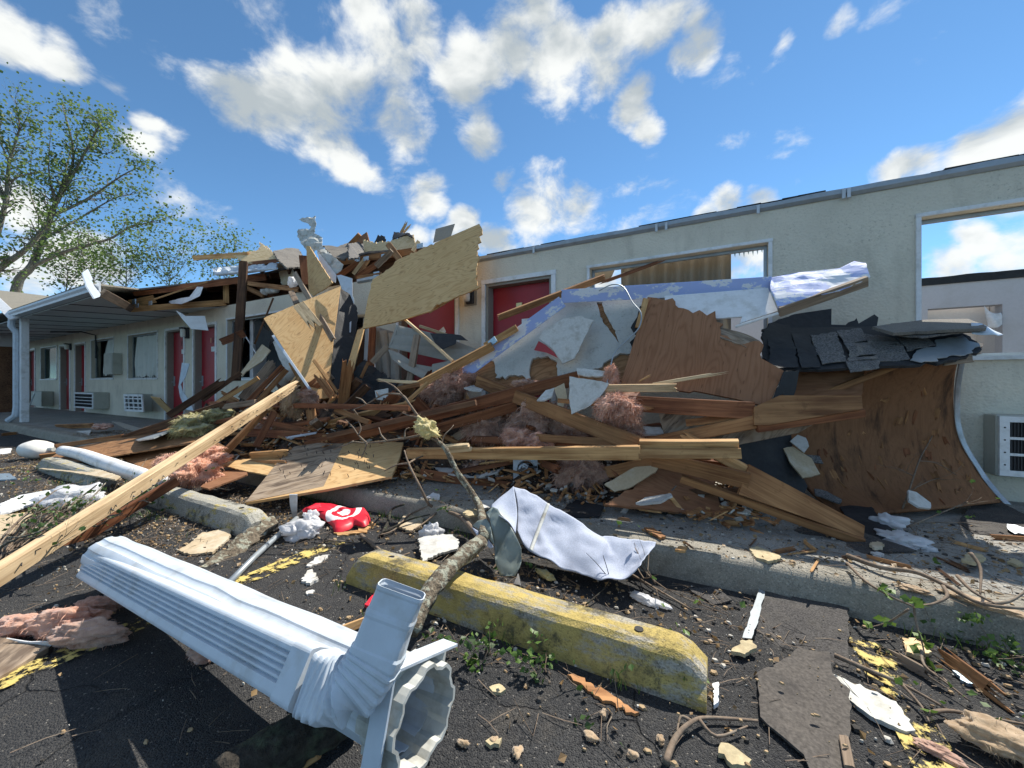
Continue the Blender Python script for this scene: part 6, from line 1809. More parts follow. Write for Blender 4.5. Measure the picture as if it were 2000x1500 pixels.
# face plate with round hole
n = 40; Vf = []; Ff = []
for k in range(n):
    a = 2 * math.pi * k / n
    c_, s_ = math.cos(a), math.sin(a); m_ = max(abs(c_), abs(s_))
    Vf += [(.078 * c_ + .004, .078 * s_ + .018, .001), (s * c_ / m_, s * 1.12 * s_ / m_, .001)]
for k in range(n):
    a, b = 2 * k, 2 * ((k + 1) % n)
    Ff.append((a, a + 1, b + 1, b))
mkobj('face_plate', Vf, Ff, 'white_metal', fan, FM)
V, F = [], []
ring = [Vector((.078 * math.cos(2 * math.pi * k / 32) + .004, .078 * math.sin(2 * math.pi * k / 32) + .018, .004)) for k in range(33)]
tube_vf(ring, .005, 6, V, F); mkobj('rim', V, F, 'galv', fan, FM, True)
V, F = [], []
tube_vf([Vector((-.01, .022, -.06)), Vector((-.01, .022, .012)), Vector((-.01, .022, .018))], [.05, .05, .044], 24, V, F); mot = mkobj('motor', V, F, 'white_metal', fan, FM)
for k in range(5):
    a = 2 * math.pi * k / 5
    V, F = box_vf(-.004, .004, -.012, .012, .0182, .0192)
    mkobj('vent_slot', V, F, 'black', mot, FM @ Matrix.Translation((-.01 + .03 * math.cos(a), .022 + .03 * math.sin(a), 0)) @ Matrix.Rotation(a, 4, 'Z'))
V, F = box_vf(.02, .10, .030, .048, .006, .022); mkobj('bracket', V, F, 'dark_metal', fan, FM)
V, F = box_vf(.05, .085, -.095, -.065, .002, .005); mkobj('warning_sticker', V, F, 'black', fan, FM)
V, F = box_vf(-.09, -.06, -.10, -.08, .002, .005); mkobj('label_sticker', V, F, 'plate_blue', fan, FM)
V, F = box_vf(.055, .085, .085, .105, .002, .005); mkobj('label_sticker', V, F, 'plate_blue', fan, FM)
# ================================================================ car park, foreground


def wheel_stop(label, x0, x1, yf, mat, rotz=0.0):
    w0, w1, h = .20, .125, .145
    c = Vector(((x0 + x1) / 2, yf + w0 / 2, 0)); L = x1 - x0
    loops = []
    st_ = [0, .002, .045, .09, .10] + [.10 + (L - .2) * i / 22 for i in range(1, 22)] + [L - .10, L - .09, L - .045, L - .002, L]
    for x_ in st_:
        f = x_ / L; x = -L / 2 + x_
        e = min(1.0, min(f, 1 - f) * L / .09); hh = h * (0.60 + .40 * math.sin(e * math.pi / 2)) if e < 1 else h
        q = .5 * (1 - (0.75 + .25 * e))
        prof = [(-w0 / 2, 0), (-w0 / 2 + .004, .035), (-w1 / 2 - .006 + q * .03, hh - .022), (-w1 / 2 + .012, hh - .004), (-.02, hh), (w1 / 2 - .012, hh - .003), (w1 / 2 + .006, hh - .022), (w0 / 2 - .004, .035), (w0 / 2, 0)]
        loops.append([(x, p[0] + .005 * noise.noise(Vector((x * 7, p[0] * 30, yf))), p[1] + (.006 * noise.noise(Vector((x * 9, p[0] * 25, 4))) if p[1] > .05 else 0)) for p in prof])
    V, F = loft(loops)
    t = thing('wheel_stop', label, 'wheel stop', c)
    mw = Matrix.Translation(c) @ Matrix.Rotation(R(rotz), 4, 'Z')
    mkobj('block', V, F, mat, t, mw, False)
    for s in (-1, 1):
        x = s * (L / 2 - .22)
        V, F = tube_vf([Vector((x, 0.0, h - .03)), Vector((x, 0.0, h + .0015))], .016, 12)
        mkobj('bolt_hole', V, F, 'black', t, mw)


wheel_stop('long concrete wheel stop with flaking yellow paint, crossed by the log', -1.69, -0.03, -2.97, 'stop_yellow')
wheel_stop('mossy grey concrete wheel stop with traces of yellow beside the low plywood', -4.40, -2.78, -2.90, 'stop_grey')
wheel_stop('dim grey concrete wheel stop under the tan drywall near the globe', -7.2, -5.4, -2.95, 'stop_grey')

# ---- fallen column with its downspout
A = D(212, 1088, 1.93); Bc = D(796, 1380, .94)
ax = (Bc - A).normalized(); Lc = (Bc - A).length
col = thing('fallen_column', 'white fluted metal canopy column lying on the asphalt with its downspout and square base', 'column', Vector(((A.x + Bc.x) / 2, (A.y + Bc.y) / 2, 0)))
CM = frame(A, ax, (UP - ax * ax.z))
n = 120; R0 = .099


def col_r(a, r): return r * (1 - .06 * max(0.0, math.cos(a * 10)) ** .6)


loops = []
for x in [0, .004] + [.08 * i for i in range(1, int(Lc / .08))] + [Lc - .01, Lc]:
    loops.append([(x, col_r(2 * math.pi * k / n, R0) * math.cos(2 * math.pi * k / n), col_r(2 * math.pi * k / n, R0) * math.sin(2 * math.pi * k / n)) for k in range(n)])
loops = [[(q[0] + (.012 * noise.noise(Vector((q[1] * 30, q[2] * 30, 1))) if i < 2 else 0), q[1] + .006 * noise.noise(Vector((q[0] * 5, q[1] * 9, 1))), q[2] + .006 * noise.noise(Vector((q[0] * 5, q[2] * 9, 7)))) for q in l] for i, l in enumerate(loops)]
inner = [[(p[0], p[1] * .975, p[2] * .975) for p in l] for l in reversed(loops)]
V, F = loft(loops + inner, cap=False)
nl = len(loops) * 2
F += [((nl - 1) * n + k, (nl - 1) * n + (k + 1) % n, (k + 1) % n, k) for k in range(n)]
shaft = mkobj('shaft', V, F, 'white_metal', col, CM, False)
# scalloped flange ring round the opening and the square base plate (leaning)
BM = frame(Bc, ax, (UP * .96 + (RGT * .5 + FWD * .866) * .30 - ax * (UP * .96 + (RGT * .5 + FWD * .866) * .30).dot(ax)))
V = []; F = []
m = 48
for k in range(m):
    a = 2 * math.pi * k / m; sc = 1 + .05 * (1 if (k % 6) < 3 else -1)
    V += [(.062, .104 * sc * math.cos(a), .104 * sc * math.sin(a)), (.062, .096 * sc * math.cos(a), .096 * sc * math.sin(a)), (-.05, .096 * sc * math.cos(a), .096 * sc * math.sin(a)), (-.05, .107 * sc * math.cos(a), .107 * sc * math.sin(a))]
for k in range(m):
    b = (k + 1) % m
    for q in range(4): F.append((4 * k + q, 4 * k + (q + 1) % 4, 4 * b + (q + 1) % 4, 4 * b + q))
mkobj('collar', V, F, 'dirty_white', col, BM)
H = .114
V = []; F = []
for k in range(m):
    a = 2 * math.pi * k / m; c_, s_ = math.cos(a), math.sin(a); mm = max(abs(c_), abs(s_))
    V += [(.012, .100 * c_, .100 * s_), (.012, H * c_ / mm, H * s_ / mm), (.0, .100 * c_, .100 * s_), (.0, H * c_ / mm, H * s_ / mm)]
for k in range(m):
    b = (k + 1) % m
    F += [(4 * k, 4 * k + 1, 4 * b + 1, 4 * b), (4 * k + 2, 4 * b + 2, 4 * b + 3, 4 * k + 3), (4 * k, 4 * b, 4 * b + 2, 4 * k + 2)]
plate = mkobj('base_plate', V, F, 'dirty_white', col, BM)
V, F = [], []
box_vf(-.004, .046, -H - .006, -H, -H - .09, H + .006, V, F); box_vf(-.004, .046, -H, H, H, H + .006, V, F)
mkobj('base_rim', V, F, 'white_metal', plate, BM)
# downspout strapped along the column, then a crimped elbow bending up


def rect_loop(c, d, side, w, h, ribs=0.0):
    side = (side - d * side.dot(d)).normalized(); up_ = side.cross(d).normalized()
    pts = []
    nn = 11
    prof = []
    nn = 27
    for i in range(nn): prof.append((-w / 2 + w * i / (nn - 1), h / 2))
    for i in range(1, 4): prof.append((w / 2, h / 2 - h * i / 4))
    for i in range(nn): prof.append((w / 2 - w * i / (nn - 1), -h / 2 + (ribs if 5 < i < 20 and i % 3 == 0 else 0)))
    for i in range(1, 4): prof.append((-w / 2, -h / 2 + h * i / 4))
    rr = []
    for (a, b) in prof:
        # rounded corners
        ca = max(-w / 2 + .016, min(w / 2 - .016, a)); cb = max(-h / 2 + .016, min(h / 2 - .016, b))
        v = Vector((a - ca, b - cb))
        if v.length > .016: v = v.normalized() * .016
        rr.append(c + side * (ca + v.x) + up_ * (cb + v.y))
    return rr


dsA = D(184, 1106, 1.84); dsB = D(620, 1330, .88)
sd_ = (RGT * .75 + UP * .66).normalized()
axd = (dsB - dsA).normalized()
loops = [rect_loop(dsA + (dsB - dsA) * f, axd, sd_, .118, .078, .008) for f in (0, .01, .2, .4, .6, .8, .965)]
V, F = loft(loops); ds = mkobj('downspout', V, F, 'white_metal', col, None, False)
loops = [rect_loop(dsA + (dsB - dsA) * f, axd, sd_, .124, .084) for f in (.955, .958, .99, .995)]
V, F = loft(loops); st = mkobj('strap', V, F, 'white_metal', ds)
for q in (-.04, .04):
    pr = dsA + (dsB - dsA) * .975 + (sd_ - axd * sd_.dot(axd)).normalized() * q
    up_ = (sd_ - axd * sd_.dot(axd)).normalized().cross(axd).normalized()
    V, F = tube_vf([pr + up_ * .044, pr + up_ * .052], .006, 8); mkobj('rivet', V, F, 'galv', st)
EP = catmull([dsB, D(656, 1347, .855), D(700, 1333, .845), D(734, 1285, .855), D(758, 1222, .875), D(786, 1150, .90)], 14)
loops = []
m = len(EP)
for i, p in enumerate(EP):
    d = (EP[min(m - 1, i + 1)] - EP[max(0, i - 1)]).normalized()
    f = i / (m - 1)
    cr = 1 + (.085 if (i % 4) < 2 and f < .62 else 0) + (.05 if .60 < f < .66 else 0) + (.035 if .84 < f < .87 else 0) + (.035 if .97 < f else 0)
    s2 = (sd_ * (1 - f) + (RGT * .9 - UP * .35) * f).normalized()
    loops.append(rect_loop(p, d, s2, (.118 - .010 * f) * cr, (.078 + .006 * f) * cr))
V, F = loft(loops, cap=False)
inn = [[c + (q - c) * .95 for q in l] for l, c in zip(loops, EP)]
V2, F2 = loft([l for l in reversed(inn)][:12], cap=False)
k = len(V); V += V2; F += [tuple(i + k for i in f) for f in F2]
nn = len(loops[0]); F += [((len(loops) - 1) * nn + j, (len(loops) - 1) * nn + (j + 1) % nn, k + (j + 1) % nn, k + j) for j in range(nn)]
mkobj('elbow', V, F, 'white_metal', ds, None, False)

# ---- vinyl sheet with felt back
vs_t = thing('vinyl_sheet', 'crumpled pale blue felt-backed vinyl sheet draped over the branch and log', 'vinyl sheet', G(1120, 1130, .02))
cols = [[(1003, 949, -2.15), (1012, 990, -2.25), (1010, 1040, -2.38)], [(1030, 958, -2.12), (1032, 1010, -2.26), (1026, 1068, -2.42)], [(1068, 980, -2.12), (1062, 1035, -2.28), (1055, 1088, -2.44)],
        [(1120, 1013, -2.14), (1105, 1060, -2.30), (1092, 1105, -2.45)], [(1171, 1043, -2.18), (1168, 1080, -2.36), (1156, 1128, -2.46)], [(1185, 1045, -2.16), (1195, 1090, -2.28), (1185, 1136, -2.46)], [(1230, 1051, -2.16), (1232, 1095, -2.30), (1218, 1138, -2.46)], [(1281, 1058, -2.18), (1270, 1085, -2.30), (1252, 1108, -2.44)]]
felt = patch('felt_backing', cols, 6, 10, .003, 'vinyl_felt', .030, 7, vs_t, 2)
patch('felt_flap', [[(1003, 949, -2.16), (1010, 1000, -2.3), (1007, 1042, -2.44)], [(985, 965, -2.22), (992, 1008, -2.36), (1000, 1030, -2.47)], [(958, 988, -2.32), (968, 1000, -2.44), (990, 1018, -2.50)]], 6, 8, .003, 'vinyl_felt', .008, 6, vs_t, 4)
VF = [(947, 999, -2.46), (1010, 1050, -2.50), (985, 1126, -2.62)]
sheet('vinyl_face', None, VF, [(947, 999), (960, 987), (974, 996), (988, 1016), (1006, 1042), (1016, 1068), (1019, 1098), (1016, 1110), (1008, 1126), (977, 1125), (969, 1100), (964, 1054), (958, 1016)], .003, 'vinyl_face', 0, 0, parent=vs_t, inner=20, bend=.012, bfreq=9, curl=lambda p: .020 * math.sin(p.x * 46 + p.y * 9), smooth=True)
sheet('vinyl_lobe', None, [(921, 1026, -2.46), (958, 1024, -2.50), (950, 1060, -2.58)], [(921, 1026), (934, 1018), (950, 1013), (958, 1024), (962, 1044), (966, 1066), (950, 1045), (936, 1036)], .003, 'vinyl_face', 0, 0, parent=vs_t, inner=14, bend=.012, bfreq=10, smooth=True)
sheet('felt_lobe', None, [(921, 1028, -2.50), (958, 1050, -2.56), (950, 1068, -2.60)], [(921, 1029), (936, 1038), (950, 1048), (964, 1068), (958, 1072), (944, 1061), (931, 1045)], .003, 'vinyl_felt', 0, 0, parent=vs_t, inner=12, bend=.01, bfreq=10, smooth=True)
patch('seam_tape', [[(1068, 983, -2.14), (1050, 1030, -2.30), (1034, 1073, -2.445)], [(1074, 985, -2.14), (1056, 1033, -2.30), (1040, 1077, -2.445)]], 2, 10, .002, 'dirty_white', .0, 5, vs_t, 2)
# the patch tape must sit on the felt: push it towards the camera
bpy.data.objects['seam_tape'].location += (CAM - Yp(1055, 1030, -2.28)).normalized() * .02
p = G(1012, 1140, .01)
tag(mkobj('cloth_tag', [(-.02, -.01, .0), (.02, -.008, .0), (.004, 0, .05), (-.004, .004, .05), (.0, .012, .0)], [(0, 1, 2), (0, 2, 3), (1, 4, 2), (4, 0, 3), (4, 3, 2), (0, 4, 1)], 'bag_white', None, Matrix.Translation(p)), 'small white cloth tag hanging from the vinyl sheet by the yellow wheel stop', 'tag')

# ---- the branch and the log
br = thing('fallen_branch', 'lichen-covered broken branch with bare twigs leaning over the yellow wheel stop', 'branch', G(820, 1190, 0))
P = [G(800, 1235, .10), G(838, 1160, .16), G(880, 1108, .20), G(940, 1058, .22)]
V, F = tube_vf(catmull(P, 5), lerp_list([.032, .038, .037, .034], 5), 12, wob=.35); mkobj('stem', V, F, 'bark', br, None, True)
rngb = random.Random(5)
Q = [G(945, 1050, .22), D(935, 985, 2.62), D(895, 925, 2.70), D(872, 880, 2.75), D(855, 862, 2.78)]
V, F = tube_vf(catmull(Q, 5), lerp_list([.028, .023, .020, .018, .014], 5), 8, wob=.3); mkobj('stem', V, F, 'bark', br, None, True)
V, F = [], []
tw = [[(855, 862), (842, 840), (818, 815), (800, 790), (786, 772), (758, 769), (740, 775), (715, 790), (690, 800)], [(862, 868), (868, 850), (880, 838), (886, 830)], [(858, 864), (830, 850), (792, 856), (755, 861), (716, 865), (690, 862)],
      [(716, 865), (700, 850), (690, 835), (675, 820)], [(716, 866), (712, 880), (705, 895)], [(755, 861), (745, 850), (740, 835)], [(790, 856), (792, 840), (800, 835)], [(690, 862), (672, 870), (650, 878)], [(700, 850), (705, 836), (700, 822)],
      [(786, 772), (770, 755), (750, 745), (735, 742)], [(818, 815), (800, 812), (785, 806)], [(690, 800), (700, 812)], [(740, 775), (735, 765)], [(715, 790), (706, 780), (695, 776)]]
for i, t_ in enumerate(tw):
    n_ = len(t_); pts = [D(q[0], q[1], 2.78 + .03 * j * (1 if i % 2 else .6)) for j, q in enumerate(t_)]
    r0 = .011 if i in (0, 2) else .006
    tube_vf(catmull(pts, 3), lerp_list([r0 * (1 - .75 * j / (n_ - 1)) + .0012 for j in range(n_)], 3), 5, V, F)
low = [[(945, 1060, .15), (900, 1010, .12), (860, 995, .10), (838, 985, .14), (820, 950, .28), (798, 905, .42), (790, 880, .5)], [(838, 988, .12), (800, 1005, .05), (770, 1035, .03), (740, 1045, .03)], [(860, 995, .10), (830, 1020, .05), (800, 1040, .04)], [(798, 905, .42), (815, 895, .4), (845, 885, .42), (870, 880, .42)], [(798, 905, .42), (775, 908, .36), (750, 920, .3)]]
for i, t_ in enumerate(low):
    pts = [G(*q) for q in t_]; n_ = len(pts); r0 = .016 if i == 0 else .009
    tube_vf(catmull(pts, 4), lerp_list([r0 * (1 - .6 * j / (n_ - 1)) for j in range(n_)], 4), 6, V, F, .1)
mkobj('twig', V, F, 'twig', br, None, True)
fluff('insulation_tuft', 'bright yellow insulation tuft caught on the bare branch', D(833, 838, 2.76), .105, .06, .065, 'fluff_yellow', 31, fib=420, tilt=28)
V, F = tube_vf(catmull([G(430, 1540, .05), G(540, 1465, .06), G(620, 1425, .065), G(690, 1385, .06)], 14), .058, 28)
V = [v_ + (v_ - G(560, 1455, .06)).normalized() * (.012 * noise.noise(v_ * 14) + .009 * noise.noise(v_ * 38)) for v_ in V]
tag(mkobj('log', V, F, 'bark_dark', None, None, True), 'thick dark mossy log lying under the fallen white column', 'log')
sheet('bark_slab', 'long rough bark slab lying between the column and the second wheel stop', [G(400, 1100, .01), G(530, 1030, .05), G(440, 1060, .05)], [(385, 1110, .01), (430, 1075, .015), (490, 1035, .015), (535, 1008, .01), (545, 1020, .01), (500, 1060, .015), (440, 1105, .015)], .03, 'bark', .0, bend=.03, bfreq=6, cat='bark')

# ---- shopping bags, red cloth
RB = [G(592, 1000, .06), G(722, 1012, .05), G(660, 1038, .02)]
p0 = on_plane(672, 1003, plane_of(RB)[0], plane_of(RB)[3])
nrm = plane_of(RB)[3]
V = []; F = []
outl = [(590, 992), (612, 984), (640, 983), (665, 990), (700, 994), (716, 996), (723, 1012), (712, 1026), (694, 1022), (680, 1030), (655, 1038), (648, 1024), (630, 1010), (610, 1000), (594, 1003)]
cen = p0; rb = thing('shopping_bag', 'crumpled red shopping bag with a white ring-and-dot target mark', 'bag', G(655, 1030, 0))
mwb = frame(cen, RGT, nrm); inv = mwb.inverted()
n_ = len(outl); O2 = [(inv @ on_plane(q[0], q[1], p0, nrm)) for q in outl]
O2 = catmull(O2 + [O2[0]], 4)[:-1]; n_ = len(O2)
rings = 12
V = []
for r in range(rings + 1):
    f = 1 - r / rings * .98
    for k in range(n_):
        q = O2[k] * f
        z = .018 * math.sin(math.pi * min(1, r / rings * 1.15)) + .012 * noise.noise(Vector((q.x * 11, q.y * 11, 2))) + .012 * abs(noise.noise(Vector((q.x * 26, q.y * 26, 5))))
        V.append((q.x, q.y, z + (.0 if r else -.02)))
F = []
for r in range(rings):
    for k in range(n_):
        a = r * n_ + k; b = r * n_ + (k + 1) % n_
        F.append((a, b, b + n_, a + n_))
F.append(tuple(rings * n_ + k for k in range(n_)))
mkobj('bag_skin', V, F, 'red_bag', rb, mwb, True)
patch('bag_handle', [[G(594, 1000, .05), G(600, 990, .10), G(625, 983, .10)], [G(596, 1006, .04), G(606, 996, .08), G(628, 990, .09)]], 3, 6, .002, 'red_cloth', .006, 12, rb, 4)
crumple('plastic_bag', 'torn white plastic bag beside the metal bracket', G(590, 1035, .04), .13, .09, .06, 'bag_white', 3, 4, 20)
crumple('plastic_bag', 'upper lobe of white film puffed beside the red bag', G(606, 1012, .07), .06, .05, .05, 'bag_white', 5, 4, -20, tilt=20)
crumple('plastic_bag', 'small crumpled white bag behind the square drywall piece', G(843, 1040, .05), .065, .055, .06, 'bag_white', 8, 4)
crumple('plastic_bag', 'flat white plastic scrap on the asphalt below the kerb', G(1262, 1172, .008), .075, .03, .018, 'bag_white', 9, 4, -15)
crumple('plastic_bag', 'white plastic bag snagged below the truss tip', G(1765, 1055, .17), .11, .07, .035, 'bag_white', 10, 4, -35)
crumple('plastic_bag', 'white plastic strip standing behind the snagged bag', G(1738, 1020, .2), .07, .04, .04, 'bag_white', 11, 4, -40)
crumple('plastic_bag', 'large white plastic wrap under the bare twigs by the third wheel stop', G(150, 975, .06), .22, .15, .09, 'bag_white', 12, 4, 20)
# metal bracket and conduit
sheet('metal_bracket', 'white metal angle standing under the low plywood corner', [G(566, 1012, .03), G(582, 1010, .03), D(575, 965, 2.65)], [(565, 966), (581, 966), (580, 1008), (572, 1014), (566, 985)], .004, 'white_metal', 0, cat='bracket')
V, F = tube_vf([G(580, 1012, .06), G(560, 1030, .04), G(500, 1085, .03), G(446, 1140, .02)], .017, 8)
tag(mkobj('conduit', V, F, 'metal_grey', None, None, True), 'grey metal channel lying across the yellow line behind the column', 'metal channel')
# white tube and globe on the left
V, F = tube_vf(catmull([G(122, 880, .20), G(160, 888, .19), G(220, 910, .17), G(280, 930, .15), G(322, 940, .13)], 4), lerp_list([.06, .065, .075, .07, .045], 4), 14, wob=.03)
tag(mkobj('white_tube', V, F, 'white_paint', None, None, True), 'long white wrapped tube lying behind the sunlit beam', 'tube')
V0, F0 = ico(4)
gs = thing('globe_lamp', 'white translucent lamp globe lying on the ground by the white tube', 'lamp', G(72, 897, 0))
gc = G(72, 897, 0) + Vector((0, 0, .135))
mkobj('globe', [Vector((v.x * .185 * (1 - .04 * max(0, v.z)), v.y * .17, v.z * .125 + .01 * noise.noise(v * 2))) for v in V0], F0, 'globe', gs, frame(gc, RGT, UP + RGT * .15), True)
V, F = tube_vf([gc + RGT * .17 + UP * .0, gc + RGT * .23 + UP * .0], [.035, .028], 10); mkobj('fitting', V, F, 'dirty_white', gs)

# ---- foreground insulation (left)
for lab, c, rx, ry, rz, m, sd, rot in (
    ('long pinkish insulation roll lying beside the yellow line', G(170, 1240, .05), .15, .045, .05, 'fluff_dusty', 41, 32),
    ('folded pinkish insulation behind the long roll', G(130, 1215, .05), .13, .055, .055, 'fluff_pink', 42, 38),
    ('pale insulation flap at the frame edge of the asphalt', G(40, 1222, .04), .10, .045, .04, 'fluff_pink', 43, 30),
    ('brownish insulation tail pointing under the fallen column', G(200, 1180, .04), .10, .035, .035, 'fluff_dusty', 44, 30),
    ('small dark insulation scrap under the fallen column', G(405, 1270, .02), .06, .05, .03, 'fluff_dusty', 45, 10),
    ('straw coloured insulation clump in the right corner of the car park', G(1965, 1450, .04), .10, .06, .035, 'fluff_straw', 46, -20),
    ('peach insulation shred lying on the kerb', G(1925, 1180, .155), .12, .04, .012, 'fluff_straw', 47, -30),
    ('small peach insulation shred on the kerb joint', G(1785, 1150, .155), .05, .025, .01, 'fluff_straw', 48, -20),
    ('brown fuzz on the right yellow line', G(1835, 1468, .015), .05, .022, .012, 'fluff_dusty', 49, -20),
    ('yellow foam crumb cluster below the vinyl sheet', G(1065, 1122, .02), .055, .025, .018, 'fluff_yellow', 50, -20)):
    fluff('insulation_wad', lab, c, rx, ry, rz, m, sd, rot=rot, amp=.8, fib=500)
sheet('plywood_scrap', 'weathered tan board corner lying at the frame edge by the yellow line', [G(0, 1320, .02), G(95, 1265, .02), G(0, 1240, .03)], [(-40, 1345), (-40, 1235), (0, 1240), (95, 1264), (60, 1285), (0, 1322)], .02, 'ply_grey', 0, 20, cat='plywood')
sheet('paper_strip', 'torn white paper strip under the insulation roll', [G(20, 1250, .035), G(110, 1258, .03), G(80, 1252, .04)], [(12, 1247), (60, 1254), (108, 1253), (92, 1268), (60, 1262)], .003, 'white_paint', .003, cat='paper')
# ---- low weathered plywood in the middle
PW = [(480, 978, -2.60), (765, 930, -1.95), (787, 864, -1.45)]
pw = thing('plywood_sheet', 'low plywood sheet, half grey and half tan, propped at the kerb with nails showing', 'plywood', G(560, 985, 0))
sheet('grey_half', None, PW, [(480, 980), (546, 898, .004), (575, 872), (640, 862, .006), (674, 861), (632, 950), (480, 980)][:6], .018, 'ply_grey', 0, 10, parent=pw)
sheet('tan_half', None, PW, [(480, 981.5), (632, 950), (674, 861), (788, 864), (780, 895), (765, 930), (640, 955)], .022, 'ply_tan', 0, 10, parent=pw, off=.003)
rngn = random.Random(8); a_, n_ = plane_of(PW)[0], plane_of(PW)[3]
nail_v, nail_f = box_vf(-.002, .002, -.002, .002, 0, .03)
me_n = None
for i in range(54):
    u, v = rngn.random(), rngn.random()
    q = on_plane(560 + 200 * u - 40 * v, 945 - 70 * v + (0) - 18 * u, a_, n_)
    mwn = frame(q + n_ * .003, Vector((1, 0, 0)), n_ + Vector((rngn.uniform(-.5, .5), rngn.uniform(-.5, .5), 0)))
    if me_n is None:
        o = mkobj('nail', nail_v, nail_f, 'dark_metal', pw, mwn); me_n = o.data
    else:
        o = bpy.data.objects.new('nail', me_n); COL.objects.link(o); o.matrix_world = mwn; o.parent = pw; o.matrix_parent_inverse = abs_mat(pw).inverted()
# ---- drywall and paper scraps by hand, car park and walkway: (label, outline, z, material)
for lab, out, z, m, tilt in (
    ('square white drywall piece behind the yellow wheel stop', [(818, 1050), (828, 1047), (885, 1044), (897, 1058), (893, 1072), (860, 1082), (825, 1096)], .05, 'drywall', .05),
    ('tan paper drywall piece near the second wheel stop', [(345, 1075), (372, 1060), (395, 1040), (453, 1030), (446, 1052), (415, 1078), (372, 1082)], .02, 'drywall_paper', .02),
    ('white foam chip with tan face on the dark asphalt', [(588, 1135), (600, 1115), (610, 1112), (622, 1130), (606, 1140)], .015, 'drywall', .01),
    ('small white sliver on the asphalt behind the column', [(598, 1155), (615, 1153), (612, 1159), (600, 1161)], .008, 'drywall', .0),
    ('pale drywall sliver near the first yellow line', [(598, 1105), (622, 1086), (645, 1084), (625, 1098), (606, 1106)], .012, 'drywall', .0),
    ('cream foam block beside the torn shingle sheet', [(1428, 1270), (1445, 1252), (1470, 1252), (1478, 1262), (1455, 1276)], .035, 'cream_foam', .01),
    ('cream foam slab at the lower frame edge', [(1403, 1470), (1408, 1452), (1432, 1458), (1468, 1482), (1462, 1494), (1430, 1492)], .02, 'cream_foam', .01),
    ('long white drywall splinter under the torn shingle sheet', [(1625, 1315), (1650, 1325), (1690, 1345), (1750, 1370), (1788, 1425), (1770, 1428), (1700, 1398), (1655, 1360)], .02, 'dirty_white', .01),
    ('tan slab lying on the kerb edge of the walkway', [(1464, 1072), (1480, 1066), (1522, 1084), (1524, 1092), (1500, 1096), (1475, 1086)], .165, 'cream_foam', .01),
    ('cream foam chunk on the sunlit walkway', [(1878, 1094), (1890, 1078), (1918, 1082), (1922, 1092), (1905, 1100)], .19, 'cream_foam', .0),
    ('small cream foam chip at the right of the walkway', [(1967, 1096), (1980, 1090), (1996, 1098), (1990, 1105)], .17, 'cream_foam', .0),
    ('white chip at the truss tip', [(1700, 1078), (1712, 1076), (1726, 1080), (1720, 1086), (1705, 1085)], .165, 'drywall', .0),
    ('grey foam block at the truss tip', [(1698, 1062), (1712, 1056), (1724, 1060), (1724, 1070), (1708, 1070)], .18, 'drywall_paper', .0),
    ('orange brown wood chip on the walkway kerb', [(1318, 1074), (1330, 1066), (1342, 1070), (1338, 1076)], .16, 'wood_tan', .0),
    ('reddish board chip with white edge on the walkway', [(1258, 1030), (1275, 1030), (1300, 1046), (1292, 1050), (1270, 1040)], .17, 'wood_mid', .0),
    ('small white panel stuck behind the vinyl sheet', [(932, 976), (965, 976), (962, 990), (945, 992)], .19, 'drywall', .03),
    ('cream chunk beside the branch', [(905, 1000), (920, 992), (938, 996), (935, 1005), (915, 1008)], .17, 'cream_foam', .0),
    ('white paper scrap on the walkway behind the branch', [(833, 970), (845, 962), (858, 966), (858, 973)], .165, 'white_paint', .01),
    ('cream paper sheet corner at the far left ground', [(0, 985), (40, 966), (112, 955), (100, 972), (60, 985), (0, 1005)], .05, 'white_paint', .02),
    ('beige cardboard under the far left twigs', [(-40, 1010), (30, 1003), (62, 1000), (40, 1030), (0, 1052), (-40, 1060)], .03, 'drywall_paper', .0),
    ('blue and white paper scrap at the far left ground', [(-10, 925), (18, 924), (33, 934), (0, 937)], .02, 'plate_blue', .0),
    ('white lath strip at the far left ground', [(0, 877), (22, 875), (20, 884), (0, 887)], .02, 'white_paint', .0),
    ('tan wood chip sheet behind the red bag', [(700, 1022), (725, 1018), (734, 1022), (715, 1034), (700, 1036)], .015, 'wood_tan', .0),
    ('tan lath under the red bag', [(652, 1040), (718, 1034), (716, 1040), (660, 1045)], .012, 'wood_tan', .0),
    ('brown paper piece between the branch twigs', [(775, 1025), (790, 1005), (830, 1002), (822, 1030), (800, 1036)], .03, 'drywall_paper', .01),
    ('reddish rag of bark leaning on the yellow wheel stop', [(712, 1180), (735, 1155), (755, 1148), (758, 1156), (730, 1182)], .03, 'paint', .02),
    ('brown wood splinter in front of the yellow wheel stop', [(1108, 1318), (1120, 1315), (1185, 1350), (1248, 1390), (1240, 1393), (1170, 1360)], .012, 'wood_mid', .0),
    ('blue edged paper scrap in the right car park', [(1860, 1310), (1880, 1302), (1915, 1338), (1890, 1334)], .012, 'plate_blue', .0),
    ('cream veneer scrap beside the leafy twig', [(1762, 1248), (1790, 1246), (1820, 1272), (1800, 1282), (1770, 1275)], .015, 'ply_pale', .0),
    ('white bone-like foam strip at the wheel stop end', [(1392, 1335), (1403, 1332), (1402, 1375), (1394, 1380)], .02, 'white_paint', .0),
    ('small white chip in front of the wheel stop', [(955, 1342), (975, 1335), (988, 1345), (978, 1352), (962, 1351)], .012, 'cream_foam', .0),
    ('tan foam blob by the fallen base plate', [(948, 1446), (962, 1438), (980, 1442), (975, 1455), (958, 1456)], .012, 'cream_foam', .0)):
    mt = 'red_cloth' if m == 'paint' else m
    c = Vector((sum(o_[0] for o_ in out) / len(out), sum(o_[1] for o_ in out) / len(out), 0))
    q0 = G(c.x, c.y, z); tl = Vector((random.uniform(-1, 1), -1, 0)) * tilt * 3
